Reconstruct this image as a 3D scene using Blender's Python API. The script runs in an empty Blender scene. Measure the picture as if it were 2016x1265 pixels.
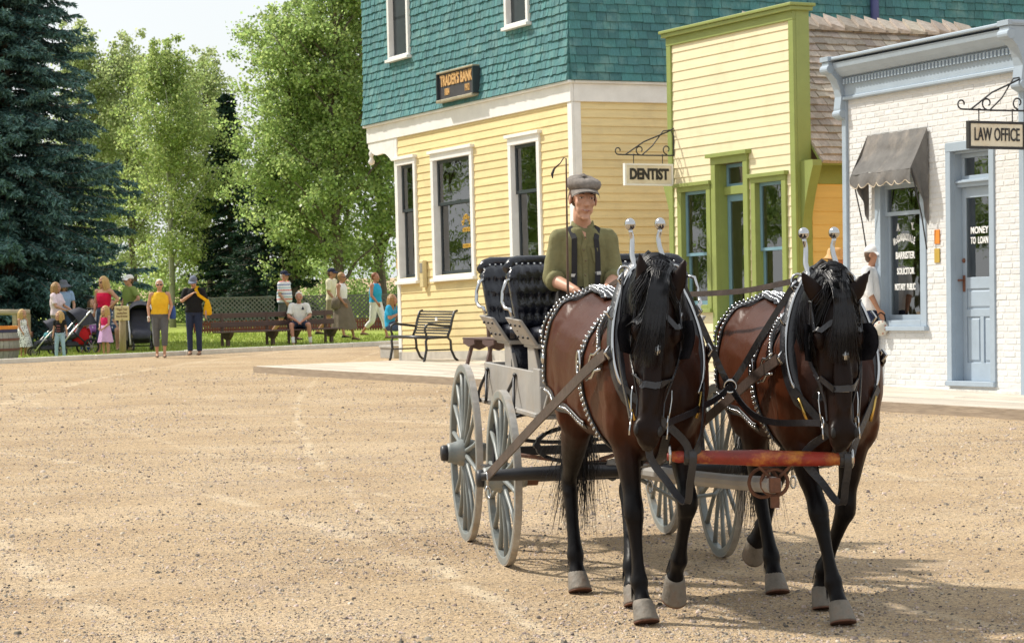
import bpy, bmesh, math, random
import numpy as np
from math import sin, cos, pi, radians, sqrt, atan2
from mathutils import Vector, Matrix, noise as mnoise
from mathutils.bvhtree import BVHTree
random.seed(7)
V = Vector
S = bpy.context.scene
COL = S.collection

# ------------------------------------------------------------------ camera, sky, sun, exposure
CAM_H, FPX, PW, PH = 1.68, 5000.0, 2016.0, 1265.0
cam_d = bpy.data.cameras.new('camera'); cam = bpy.data.objects.new('camera', cam_d); COL.objects.link(cam)
CAMR = Matrix.Rotation(radians(90 - 1.14), 3, 'X') @ Matrix.Rotation(-0.02, 3, 'Z')
CAMP = V((0, 0, CAM_H))
cam.matrix_world = Matrix.Translation(CAMP) @ CAMR.to_4x4()
cam_d.sensor_width = 36.0; cam_d.lens = 36.0 * FPX / PW
cam_d.clip_start = 0.1; cam_d.clip_end = 2000
cam_d.dof.use_dof = True; cam_d.dof.focus_distance = 12.6; cam_d.dof.aperture_fstop = 22.0
S.camera = cam

SUN = V((-0.60, 0.32, 0.75)).normalized()
w = bpy.data.worlds.new("World"); S.world = w; w.use_nodes = True
nt = w.node_tree; nt.nodes.clear()
o_ = nt.nodes.new('ShaderNodeOutputWorld'); bg = nt.nodes.new('ShaderNodeBackground')
sky = nt.nodes.new('ShaderNodeTexSky'); sky.sky_type = 'NISHITA'; sky.sun_disc = False
sky.sun_elevation = math.asin(SUN.z); sky.sun_rotation = atan2(SUN.x, SUN.y)
sky.dust_density = 3.0; sky.air_density = 1.0
# thin bright overcast veil of summer haze over the whole sky
tc = nt.nodes.new('ShaderNodeTexCoord'); nz = nt.nodes.new('ShaderNodeTexNoise')
nz.inputs['Scale'].default_value = 3.0; nz.inputs['Detail'].default_value = 6
mr = nt.nodes.new('ShaderNodeMapRange'); mr.inputs['From Min'].default_value = .35; mr.inputs['From Max'].default_value = .65
mr.inputs['To Min'].default_value = .78; mr.inputs['To Max'].default_value = .95
mx = nt.nodes.new('ShaderNodeMix'); mx.data_type = 'RGBA'
nt.links.new(tc.outputs['Generated'], nz.inputs['Vector']); nt.links.new(nz.outputs['Fac'], mr.inputs['Value'])
nt.links.new(mr.outputs['Result'], mx.inputs[0]); nt.links.new(sky.outputs['Color'], mx.inputs[6])
mx.inputs[7].default_value = (6.1, 6.35, 6.45, 1)
nt.links.new(mx.outputs[2], bg.inputs['Color']); bg.inputs['Strength'].default_value = 0.128
nt.links.new(bg.outputs[0], o_.inputs[0])

sun_d = bpy.data.lights.new('sun', 'SUN'); sun_d.energy = 4.1; sun_d.angle = radians(2.2); sun_d.color = (1, .94, .84)
sun = bpy.data.objects.new('sun', sun_d); COL.objects.link(sun)
sun.rotation_euler = SUN.to_track_quat('Z', 'Y').to_euler()
S.view_settings.view_transform = 'Standard'; S.view_settings.look = 'None'
S.view_settings.gamma = 1; S.view_settings.exposure = 0.34
S.view_settings.use_curve_mapping = False

# ------------------------------------------------------------------ geometry of the place
def ray(px, py):
    return (CAMR @ V(((px - PW/2)/FPX, -(py - PH/2)/FPX, -1))).normalized()
def on_ground(px, py, z=0.0):
    d = ray(px, py); t = (z - CAM_H) / d.z
    return CAMP + d*t
def at_depth(px, py, Y):
    d = ray(px, py); return CAMP + d*(Y/d.y)

# ------------------------------------------------------------------ object helpers
def empty(name, M=None, label=None, cat=None, group=None):
    o = bpy.data.objects.new(name, None); COL.objects.link(o); o.empty_display_size = .2
    if M is not None: o.matrix_world = M
    return tag(o, label, cat, group)
def tag(o, label=None, cat=None, group=None, kind=None):
    for k, v in (('label', label), ('category', cat), ('group', group), ('kind', kind)):
        if v: o[k] = v
    return o
def link(me, name, parent=None, M=None):
    o = bpy.data.objects.new(name, me); COL.objects.link(o)
    if parent is not None: o.parent = parent
    if M is not None: o.matrix_local = M
    return o
def copy_tree(o, parent=None):
    c = o.copy(); COL.objects.link(c)
    if parent is not None: c.parent = parent
    for ch in list(o.children): copy_tree(ch, c)
    return c
def yawM(p, yaw, s=1.0):
    return Matrix.Translation(V(p)) @ Matrix.Rotation(yaw, 4, 'Z') @ Matrix.Scale(s, 4)

class G:
    """collects primitives of ONE part"""
    def __init__(s): s.v = []; s.f = []; s.m = []; s.mi = 0
    def add(s, vs, fs):
        n = len(s.v); s.v += [tuple(p) for p in vs]; s.f += [tuple(n+i for i in q) for q in fs]; s.m += [s.mi]*len(fs)
        return s
    def box(s, x0, x1, y0, y1, z0, z1):
        return s.add([(x0,y0,z0),(x1,y0,z0),(x1,y1,z0),(x0,y1,z0),(x0,y0,z1),(x1,y0,z1),(x1,y1,z1),(x0,y1,z1)],
            [(0,3,2,1),(4,5,6,7),(0,1,5,4),(1,2,6,5),(2,3,7,6),(3,0,4,7)])
    def hexa(s, pts):   # 4 bottom + 4 top
        return s.add(pts, [(0,3,2,1),(4,5,6,7),(0,1,5,4),(1,2,6,5),(2,3,7,6),(3,0,4,7)])
    def bar(s, a, b, wd, th, up=(0,0,1)):
        a, b = V(a), V(b); d = (b-a).normalized(); side = d.cross(V(up))
        if side.length < 1e-4: side = d.cross(V((0,1,0)))
        side.normalize(); u = side.cross(d).normalized()
        c = []
        for p in (a, b):
            for i, j in ((-1,-1),(1,-1),(1,1),(-1,1)): c.append(p + side*(i*wd/2) + u*(j*th/2))
        return s.add(c, [(0,1,2,3),(7,6,5,4),(0,4,5,1),(1,5,6,2),(2,6,7,3),(3,7,4,0)])
    def rings(s, R, cap=True, closed=False):
        n = len(R[0]); k = len(R); vs = [p for r in R for p in r]; fs = []
        for i in range(k if closed else k-1):
            a, b = i*n, ((i+1) % k)*n
            for j in range(n): fs.append((a+j, a+(j+1)%n, b+(j+1)%n, b+j))
        if cap and not closed:
            fs.append(tuple(reversed(range(n)))); fs.append(tuple(range((k-1)*n, k*n)))
        return s.add(vs, fs)
    def tube(s, pts, r, n=8, cap=True, closed=False, flat=1.0, up=None):
        pts = [V(p) for p in pts]; k = len(pts)
        rr = r if isinstance(r, (list, tuple)) else [r]*k
        R = []; u = None
        for i in range(k):
            if closed: t = pts[(i+1) % k] - pts[i-1]
            else: t = pts[min(i+1, k-1)] - pts[max(i-1, 0)]
            if t.length < 1e-9: t = V((0,0,1))
            t.normalize()
            if u is None:
                u = V(up) if up is not None else (V((0,0,1)) if abs(t.z) < .9 else V((1,0,0)))
            elif up is not None: u = V(up)
            u = (u - t*u.dot(t))
            if u.length < 1e-5: u = t.orthogonal()
            u.normalize(); b = t.cross(u)
            R.append([pts[i] + (u*cos(2*pi*j/n)*flat + b*sin(2*pi*j/n))*rr[i] for j in range(n)])
        return s.rings(R, cap, closed)
    def lathe(s, prof, n=16, M=None, cap=True):
        R = [[V((r*cos(2*pi*j/n), r*sin(2*pi*j/n), z)) for j in range(n)] for r, z in prof]
        if M is not None: R = [[M @ p for p in q] for q in R]
        return s.rings(R, cap)
    def ell(s, c, r, n=10, m=7, M=None):
        r = r if isinstance(r, (list, tuple)) else (r, r, r)
        vs, fs = [], []
        pts = [V((0,0,1))] + [V((sin(pi*i/m)*cos(2*pi*j/n), sin(pi*i/m)*sin(2*pi*j/n), cos(pi*i/m))) for i in range(1, m) for j in range(n)] + [V((0,0,-1))]
        for p in pts:
            q = V((p.x*r[0], p.y*r[1], p.z*r[2]))
            if M is not None: q = M @ q
            vs.append(q + V(c))
        for j in range(n): fs.append((0, 1+j, 1+(j+1) % n))
        for i in range(m-2):
            for j in range(n):
                a = 1+i*n; fs.append((a+j, a+n+j, a+n+(j+1) % n, a+(j+1) % n))
        L = len(pts)-1; a = 1+(m-2)*n
        for j in range(n): fs.append((a+(j+1) % n, a+j, L))
        return s.add(vs, fs)
    def prism(s, poly, a, b, axis='y'):  # poly of (u,v) in the plane normal to axis
        f = {'y': lambda u, v, t: (u, t, v), 'z': lambda u, v, t: (u, v, t), 'x': lambda u, v, t: (t, u, v)}[axis]
        n = len(poly)
        vs = [f(u, v, a) for u, v in poly] + [f(u, v, b) for u, v in poly]
        fs = [tuple(range(n)), tuple(reversed(range(n, 2*n)))] + [(i, i+n, (i+1) % n + n, (i+1) % n) for i in range(n)]
        return s.add(vs, fs)
    def strip(s, pts, nrm, wd, th=.004):  # flat strap through pts lying with normals nrm
        R = []; k = len(pts)
        for i in range(k):
            t = (V(pts[min(i+1, k-1)]) - V(pts[max(i-1, 0)])).normalized(); nn = V(nrm[i]); nn = (nn - t*nn.dot(t)).normalized(); b = t.cross(nn)
            p = V(pts[i]); wi = wd[i] if isinstance(wd, (list, tuple)) else wd
            R.append([p - b*wi/2 - nn*th/2, p + b*wi/2 - nn*th/2, p + b*wi/2 + nn*th/2, p - b*wi/2 + nn*th/2])
        return s.rings(R)
    def mesh(s, name, mats=(), smooth=False, bev=0, seg=1):
        me = bpy.data.meshes.new(name); me.from_pydata(s.v, [], s.f)
        for m in (mats if isinstance(mats, (list, tuple)) else [mats]): me.materials.append(m)
        if s.m and max(s.m) > 0: me.polygons.foreach_set('material_index', s.m)
        bm = bmesh.new(); bm.from_mesh(me)
        bmesh.ops.recalc_face_normals(bm, faces=bm.faces)
        if bev: bmesh.ops.bevel(bm, geom=bm.edges[:], offset=bev, segments=seg, affect='EDGES', profile=.6, clamp_overlap=True)
        bm.to_mesh(me); bm.free()
        if smooth: me.polygons.foreach_set('use_smooth', [True]*len(me.polygons))
        me.update(); return me
    def done(s, name, mats, parent=None, smooth=False, M=None, bev=0, seg=1):
        return link(s.mesh(name, mats, smooth, bev, seg), name, parent, M)

WS = bpy.data.scenes.new('workshop')       # meshes are worked out in a scene of their own, so that nothing else is re-evaluated
def evaluated(o):
    WS.collection.objects.link(o); vl = WS.view_layers[0]; vl.update(); dg = vl.depsgraph; dg.update()
    r = bpy.data.meshes.new_from_object(o.evaluated_get(dg), depsgraph=dg)
    bpy.data.objects.remove(o); return r
def blob(g, voxel, smooth=4, fac=.5):
    """union of overlapping shapes -> one continuous smooth surface (voxel remesh, relaxed)"""
    me = g.mesh('body') if isinstance(g, G) else g
    o = bpy.data.objects.new('tmp', me)
    m = o.modifiers.new('r', 'REMESH'); m.mode = 'VOXEL'; m.voxel_size = voxel; m.use_smooth_shade = True
    if smooth:
        m2 = o.modifiers.new('s', 'SMOOTH'); m2.iterations = smooth; m2.factor = fac
    r = evaluated(o); bpy.data.meshes.remove(me)
    r.materials.clear()
    return r
def relief(me, f):
    n = len(me.vertices); co = np.empty(n*3, np.float32); no = np.empty(n*3, np.float32)
    me.vertices.foreach_get('co', co); me.vertices.foreach_get('normal', no); co = co.reshape(-1, 3); no = no.reshape(-1, 3)
    d = np.array([f(c) for c in co.tolist()], np.float32); me.vertices.foreach_set('co', (co + no*d[:, None]).ravel()); me.update()
def np_mesh(name, verts, faces_flat, nper, mats, smooth=False):
    me = bpy.data.meshes.new(name); verts = np.asarray(verts, np.float32); ff = np.asarray(faces_flat, np.int32)
    me.vertices.add(len(verts)); me.vertices.foreach_set('co', verts.ravel())
    nf = len(ff)//nper
    me.loops.add(len(ff)); me.loops.foreach_set('vertex_index', ff)
    me.polygons.add(nf); me.polygons.foreach_set('loop_start', np.arange(nf, dtype=np.int32)*nper)
    for m in (mats if isinstance(mats, (list, tuple)) else [mats]): me.materials.append(m)
    me.update(calc_edges=True); me.validate()
    if smooth: me.polygons.foreach_set('use_smooth', [True]*nf)
    return me
FONT_CACHE = {}
def text_mesh(body, size=1.0, depth=.004, bold=0.0, sx=1.0, spacing=1.0):
    c = bpy.data.curves.new('lettering', 'FONT'); c.body = body; c.size = size; c.extrude = depth; c.align_x = 'CENTER'; c.align_y = 'CENTER'
    c.offset = bold; c.space_character = spacing; c.resolution_u = 3
    o = bpy.data.objects.new('t', c)
    me = evaluated(o); bpy.data.curves.remove(c)
    me.transform(Matrix.Diagonal((sx, 1, 1, 1)))
    return me
TXT = Matrix(((1,0,0,0),(0,0,-1,0),(0,1,0,0),(0,0,0,1)))   # text plane -> local x/z facing -y

# ------------------------------------------------------------------ materials
MATS = {}
def mat(name, col, rough=.6, var=.12, scale=8.0, bump=0.0, bscale=None, metal=0.0, rand=0.0, spec=.5, streak=None, hue=0.0, dirt=None, coat=0, island=False, detail=6, sheen=0, trans=0):
    if name in MATS: return MATS[name]
    m = bpy.data.materials.new(name); m.use_nodes = True; MATS[name] = m
    n = m.node_tree.nodes; L = m.node_tree.links; p = n['Principled BSDF']
    p.inputs['Roughness'].default_value = rough; p.inputs['Metallic'].default_value = metal
    p.inputs['Specular IOR Level'].default_value = spec
    if coat: p.inputs['Coat Weight'].default_value = coat; p.inputs['Coat Roughness'].default_value = .15
    if sheen: p.inputs['Sheen Weight'].default_value = sheen
    tcn = n.new('ShaderNodeTexCoord'); vec = tcn.outputs['Object']
    if streak:
        mp = n.new('ShaderNodeMapping'); mp.inputs['Scale'].default_value = streak; L.new(vec, mp.inputs['Vector']); vec = mp.outputs[0]
    if rand or island:   # shift the grain from piece to piece
        oi = n.new('ShaderNodeNewGeometry' if island else 'ShaderNodeObjectInfo'); ro = oi.outputs['Random Per Island' if island else 'Random']
        ad = n.new('ShaderNodeVectorMath'); ad.operation = 'ADD'
        ml = n.new('ShaderNodeMath'); ml.operation = 'MULTIPLY'; ml.inputs[1].default_value = 37.0
        L.new(ro, ml.inputs[0]); L.new(vec, ad.inputs[0]); L.new(ml.outputs[0], ad.inputs[1]); vec = ad.outputs[0]
    nz = n.new('ShaderNodeTexNoise'); nz.inputs['Scale'].default_value = scale; nz.inputs['Detail'].default_value = detail; nz.inputs['Roughness'].default_value = .65
    L.new(vec, nz.inputs['Vector'])
    hs = n.new('ShaderNodeHueSaturation'); hs.inputs['Color'].default_value = (*col, 1)
    mrn = n.new('ShaderNodeMapRange'); mrn.inputs['From Min'].default_value = .25; mrn.inputs['From Max'].default_value = .75
    mrn.inputs['To Min'].default_value = 1-var*1.6; mrn.inputs['To Max'].default_value = 1+var*1.6
    L.new(nz.outputs['Fac'], mrn.inputs['Value']); val = mrn.outputs[0]
    if rand:
        mr2 = n.new('ShaderNodeMapRange'); mr2.inputs['To Min'].default_value = 1-rand; mr2.inputs['To Max'].default_value = 1+rand
        L.new(ro, mr2.inputs['Value']); mm = n.new('ShaderNodeMath'); mm.operation = 'MULTIPLY'
        L.new(val, mm.inputs[0]); L.new(mr2.outputs[0], mm.inputs[1]); val = mm.outputs[0]
        if hue:
            wn = n.new('ShaderNodeTexWhiteNoise'); wn.noise_dimensions = '1D'; L.new(ro, wn.inputs['W'])
            mr3 = n.new('ShaderNodeMapRange'); mr3.inputs['To Min'].default_value = .5-hue; mr3.inputs['To Max'].default_value = .5+hue
            L.new(wn.outputs['Value'], mr3.inputs['Value']); L.new(mr3.outputs[0], hs.inputs['Hue'])
    L.new(val, hs.inputs['Value'])
    out = hs.outputs[0]
    if dirt:   # (colour, amount) broad blotches of grime
        nd = n.new('ShaderNodeTexNoise'); nd.inputs['Scale'].default_value = dirt[2] if len(dirt) > 2 else 1.3; nd.inputs['Detail'].default_value = 8; nd.inputs['Roughness'].default_value = .7
        L.new(tcn.outputs['Object'], nd.inputs['Vector'])
        rd = n.new('ShaderNodeMapRange'); rd.inputs['From Min'].default_value = .5; rd.inputs['From Max'].default_value = .72; rd.inputs['To Max'].default_value = dirt[1]
        L.new(nd.outputs['Fac'], rd.inputs['Value'])
        md = n.new('ShaderNodeMix'); md.data_type = 'RGBA'; md.inputs[7].default_value = (*dirt[0], 1)
        L.new(rd.outputs[0], md.inputs[0]); L.new(out, md.inputs[6]); out = md.outputs[2]
    L.new(out, p.inputs['Base Color'])
    if bump:
        nb = n.new('ShaderNodeTexNoise'); nb.inputs['Scale'].default_value = bscale or scale*3; nb.inputs['Detail'].default_value = 5; L.new(vec, nb.inputs['Vector'])
        b = n.new('ShaderNodeBump'); b.inputs['Strength'].default_value = bump; b.inputs['Distance'].default_value = .02
        L.new(nb.outputs['Fac'], b.inputs['Height']); L.new(b.outputs[0], p.inputs['Normal'])
    if trans:
        t = n.new('ShaderNodeBsdfTranslucent'); L.new(out, t.inputs['Color'])
        mxs = n.new('ShaderNodeMixShader'); mxs.inputs[0].default_value = trans
        L.new(p.outputs[0], mxs.inputs[1]); L.new(t.outputs[0], mxs.inputs[2]); L.new(mxs.outputs[0], n['Material Output'].inputs[0])
    return m
def glass_mat(name, tint=(.9,.95,.95), refl=.25):
    if name in MATS: return MATS[name]
    m = bpy.data.materials.new(name); m.use_nodes = True; MATS[name] = m; n = m.node_tree.nodes; L = m.node_tree.links; n.remove(n['Principled BSDF'])
    tr = n.new('ShaderNodeBsdfTransparent'); tr.inputs[0].default_value = (*tint, 1)
    gl = n.new('ShaderNodeBsdfGlossy'); gl.inputs['Roughness'].default_value = .015
    fr = n.new('ShaderNodeFresnel'); fr.inputs[0].default_value = 1.55
    nzz = n.new('ShaderNodeTexNoise'); nzz.inputs['Scale'].default_value = 1.7
    b = n.new('ShaderNodeBump'); b.inputs['Strength'].default_value = .06; b.inputs['Distance'].default_value = .05
    tcc = n.new('ShaderNodeTexCoord'); L.new(tcc.outputs['Object'], nzz.inputs['Vector']); L.new(nzz.outputs['Fac'], b.inputs['Height']); L.new(b.outputs[0], gl.inputs['Normal'])
    ad = n.new('ShaderNodeMath'); ad.operation = 'ADD'; ad.inputs[1].default_value = refl-.04; ad.use_clamp = True; L.new(fr.outputs[0], ad.inputs[0])
    mxs = n.new('ShaderNodeMixShader'); L.new(ad.outputs[0], mxs.inputs[0]); L.new(tr.outputs[0], mxs.inputs[1]); L.new(gl.outputs[0], mxs.inputs[2])
    L.new(mxs.outputs[0], n['Material Output'].inputs[0]); return m
# ------------------------------------------------------------------ ground, boardwalk, lawn
TRACKS = [((650,872),(735,958),(830,1030),.06,.42), ((360,955),(640,1035),(880,1130),.12,.36), ((300,850),(520,905),(760,960),.07,.25), ((20,1040),(150,1125),(300,1205),.16,.40), ((1750,930),(1880,960),(2010,1000),.10,.25)]
def dirt_mat():
    m = bpy.data.materials.new('packed_dirt'); m.use_nodes = True; n = m.node_tree.nodes; L = m.node_tree.links; p = n['Principled BSDF']
    p.inputs['Roughness'].default_value = .95; p.inputs['Specular IOR Level'].default_value = .15
    tcn = n.new('ShaderNodeTexCoord')
    def noise_(scale, detail=6, sc=None, rot=0, rough=.6):
        v = tcn.outputs['Object']
        if sc:
            mp = n.new('ShaderNodeMapping'); mp.inputs['Scale'].default_value = sc; mp.inputs['Rotation'].default_value = (0, 0, rot)
            L.new(v, mp.inputs['Vector']); v = mp.outputs[0]
        z = n.new('ShaderNodeTexNoise'); z.inputs['Scale'].default_value = scale; z.inputs['Detail'].default_value = detail; z.inputs['Roughness'].default_value = rough
        L.new(v, z.inputs['Vector']); return z.outputs['Fac']
    def ramp(f, stops):
        r = n.new('ShaderNodeValToRGB'); r.color_ramp.elements.remove(r.color_ramp.elements[0])
        for i, (x, c) in enumerate(stops):
            e = r.color_ramp.elements[0] if i == 0 else r.color_ramp.elements.new(x)
            e.position = x; e.color = (*c, 1)
        L.new(f, r.inputs[0]); return r.outputs[0]
    def mixc(f, a, b, mode='MIX'):
        x = n.new('ShaderNodeMix'); x.data_type = 'RGBA'; x.blend_type = mode
        if isinstance(f, float): x.inputs[0].default_value = f
        else: L.new(f, x.inputs[0])
        for k, c in ((6, a), (7, b)):
            if isinstance(c, tuple): x.inputs[k].default_value = (*c, 1)
            else: L.new(c, x.inputs[k])
        return x.outputs[2]
    def mr(f, a, b, lo=0., hi=1.):
        x = n.new('ShaderNodeMapRange'); x.inputs[1].default_value = a; x.inputs[2].default_value = b; x.inputs[3].default_value = lo; x.inputs[4].default_value = hi
        L.new(f, x.inputs[0]); return x.outputs[0]
    base = ramp(noise_(.55, 8, rough=.7), [(.3, (.47,.325,.185)), (.5, (.62,.45,.265)), (.68, (.72,.55,.355))])
    streak = noise_(1.0, 7, (.22, 2.2, 1), radians(-27), .7)         # old wheel tracks, along the road's bend
    base = mixc(mr(streak, .52, .66, 0, .55), base, (.68,.55,.38))
    streak2 = noise_(1.3, 6, (.25, 2.6, 1), radians(-48), .7)
    base = mixc(mr(streak2, .55, .7, 0, .5), base, (.28,.205,.14))
    grit = noise_(26, 4, rough=.8)
    base = mixc(mr(grit, .49, .33, 0, .9), base, (.14,.105,.08))
    grit2 = noise_(60, 3, rough=.8)
    base = mixc(mr(noise_(42, 3, rough=.8), .5, .36, 0, .75), base, (.21,.16,.12))
    base = mixc(mr(grit2, .55, .68, 0, .75), base, (.68,.57,.43))
    base = mixc(mr(noise_(95, 2), .47, .36, 0, .8), base, (.17,.13,.10))
    base = mixc(mr(noise_(.35, 7, (1, 1.6, 1), .5, .7), .55, .72, 0, .6), base, (.40,.32,.25))
    # old wheel tracks: pale pressed arcs, each part of a wide circle
    sx = n.new('ShaderNodeVectorMath'); sx.operation = 'ADD'; wob = n.new('ShaderNodeTexNoise'); wob.inputs['Scale'].default_value = .9; wob.inputs['Detail'].default_value = 3
    L.new(tcn.outputs['Object'], wob.inputs['Vector']); wm_ = n.new('ShaderNodeVectorMath'); wm_.operation = 'SCALE'; wm_.inputs[3].default_value = .22; L.new(wob.outputs['Color'], wm_.inputs[0]); L.new(tcn.outputs['Object'], sx.inputs[0]); L.new(wm_.outputs[0], sx.inputs[1])
    brk = mr(noise_(2.2, 6, rough=.75), .42, .60, 0, 1)
    for (pa, pb, pc, wd, amt) in TRACKS:
        a, b, c = [on_ground(*q) for q in (pa, pb, pc)]; d = 2*(a.x*(b.y-c.y)+b.x*(c.y-a.y)+c.x*(a.y-b.y))
        ux = ((a.x**2+a.y**2)*(b.y-c.y)+(b.x**2+b.y**2)*(c.y-a.y)+(c.x**2+c.y**2)*(a.y-b.y))/d; uy = ((a.x**2+a.y**2)*(c.x-b.x)+(b.x**2+b.y**2)*(a.x-c.x)+(c.x**2+c.y**2)*(b.x-a.x))/d
        R_ = sqrt((a.x-ux)**2+(a.y-uy)**2); ds = n.new('ShaderNodeVectorMath'); ds.operation = 'DISTANCE'; ds.inputs[1].default_value = (ux, uy, 0); L.new(sx.outputs[0], ds.inputs[0])
        su = n.new('ShaderNodeMath'); su.operation = 'SUBTRACT'; su.inputs[1].default_value = R_+.11; L.new(ds.outputs['Value'], su.inputs[0]); ab = n.new('ShaderNodeMath'); ab.operation = 'ABSOLUTE'; L.new(su.outputs[0], ab.inputs[0])
        f = mr(ab.outputs[0], wd, wd*.35, 0, amt); mlt = n.new('ShaderNodeMath'); mlt.operation = 'MULTIPLY'; L.new(f, mlt.inputs[0]); L.new(brk, mlt.inputs[1])
        base = mixc(mlt.outputs[0], base, (.78,.66,.48))
    L.new(base, p.inputs['Base Color'])
    b = n.new('ShaderNodeBump'); b.inputs['Strength'].default_value = .85; b.inputs['Distance'].default_value = .04
    ad = n.new('ShaderNodeMath'); ad.operation = 'ADD'; L.new(grit, ad.inputs[0]); L.new(noise_(6, 6), ad.inputs[1])
    L.new(ad.outputs[0], b.inputs['Height']); L.new(b.outputs[0], p.inputs['Normal'])
    return m
DIRT = dirt_mat()
def ground_z(x, y):
    f = 1.0 if y < 60 else 0.0
    return f*(.010*mnoise.noise((x*.7, y*.7, 0)) + .007*mnoise.noise((x*2.3, y*2.3, 3)))
def build_ground():
    xs = [-500, -120, -40] + [-20+.25*i for i in range(161)] + [40, 120, 500]
    ys = [-300, -40, 0] + [6+.22*i for i in range(230)] + [60, 80, 130, 300, 900]
    vs = [(x, y, ground_z(x, y) - (.0 if 8 < y < 59 and -19 < x < 19 else .0)) for y in ys for x in xs]
    nx = len(xs); fs = [(j*nx+i, j*nx+i+1, (j+1)*nx+i+1, (j+1)*nx+i) for j in range(len(ys)-1) for i in range(nx-1)]
    g = G(); g.add(vs, fs); o = g.done('ground', DIRT, smooth=True); tag(o, kind='structure')
build_ground()

# boardwalk frame: x along the street edge toward the camera, y back to the buildings
BW_A = on_ground(500, 720, .12); BW_B = on_ground(1990, 803, .12); BW_A.z = BW_B.z = 0
bx = (BW_B - BW_A).normalized(); by = V((-bx.y, bx.x, 0))
BWM = Matrix((( bx.x, by.x, 0, BW_A.x), (bx.y, by.y, 0, BW_A.y), (0, 0, 1, 0), (0, 0, 0, 1)))
PLANK = mat('sun_bleached_plank', (.50,.445,.37), .8, .18, 5, .25, 30, rand=.17, streak=(.35, 6, 6), dirt=((.42,.33,.24), .6, .9))
BEAMW = mat('weathered_edge_beam', (.34,.27,.20), .85, .2, 6, .3, rand=.1, streak=(.5, 5, 5))
bw = empty('boardwalk', BWM); tag(bw, kind='structure')
bw_len = 25.0; wrow = .245; nrow = 17
planks = []
for L_ in (3.2, 2.4, 2.8):
    g = G(); g.box(0, L_-.006, 0, wrow-.011, .065, .12); planks.append((L_, g.mesh('plank', PLANK, bev=.006)))
for r in range(nrow):
    x = 0.0 if r % 2 else 0
    k = r
    while x < bw_len:
        L_, me = planks[k % 3]; k += 1
        if x == 0: L_, me = planks[(r*2+1) % 3]
        link(me, 'plank', bw, Matrix.Translation((x, .045+r*wrow, random.uniform(-.003, .003))))
        x += L_
g = G()
g.box(0, bw_len, 0, .04, -.05, .112); g.done('edge_beam', BEAMW, bw)
g = G(); g.box(-.04, 0-.002, 0, nrow*wrow, -.05, .112); g.done('end_beam', BEAMW, bw)

# lawn behind a pale timber edging
KA = on_ground(0, 716); KB = on_ground(780, 679); kd = (KB-KA).normalized(); kn = V((-kd.y, kd.x, 0))
GRASSM = mat('mown_lawn', (.27,.33,.06), .9, .3, 2.2, .5, 40, spec=.2, dirt=((.20,.19,.06), .5, .25))
LM = Matrix(((kd.x, kn.x, 0, KA.x), (kd.y, kn.y, 0, KA.y), (0, 0, 1, 0), (0, 0, 0, 1)))
g = G(); g.box(-40, 60, .13, 120, -.3, .035); tag(g.done('lawn', GRASSM, M=LM), kind='structure')
EDGE = mat('pale_concrete_edging', (.72,.69,.62), .8, .10, 6, .2, rand=.06)
kerb = empty('path_edging', LM); tag(kerb, kind='structure')
g = G(); g.box(0, 2.38, 0, .13, -.2, .10); kme = g.mesh('edging_stone', EDGE, bev=.012)
for i in range(-4, 10): link(kme, 'edging_stone', kerb, Matrix.Translation((i*2.4, 0, random.uniform(-.008, .008))))

def scatter_grass():
    rng = np.random.default_rng(3); n = 42000
    u = rng.uniform(-3, 17, n); v = .14 + rng.random(n)**1.4*22
    h = rng.uniform(.03, .075, n); a = rng.uniform(0, pi, n); wd = .006 + v*.0012
    lean = rng.normal(0, .02, (n, 2))
    P = np.zeros((n, 3, 3), np.float32)
    P[:, 0, 0] = u - np.cos(a)*wd; P[:, 0, 1] = v - np.sin(a)*wd; P[:, 1, 0] = u + np.cos(a)*wd; P[:, 1, 1] = v + np.sin(a)*wd
    P[:, 2, 0] = u + lean[:, 0]; P[:, 2, 1] = v + lean[:, 1]; P[:, 0:2, 2] = .03; P[:, 2, 2] = .035 + h
    BL = mat('grass_blade', (.29,.36,.065), .7, .2, 1.2, island=True, rand=.35, hue=.02, trans=.35)
    o = link(np_mesh('grass', P.reshape(-1, 3), np.arange(n*3), 3, BL), 'grass', None, LM); tag(o, kind='stuff')
scatter_grass()

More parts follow.
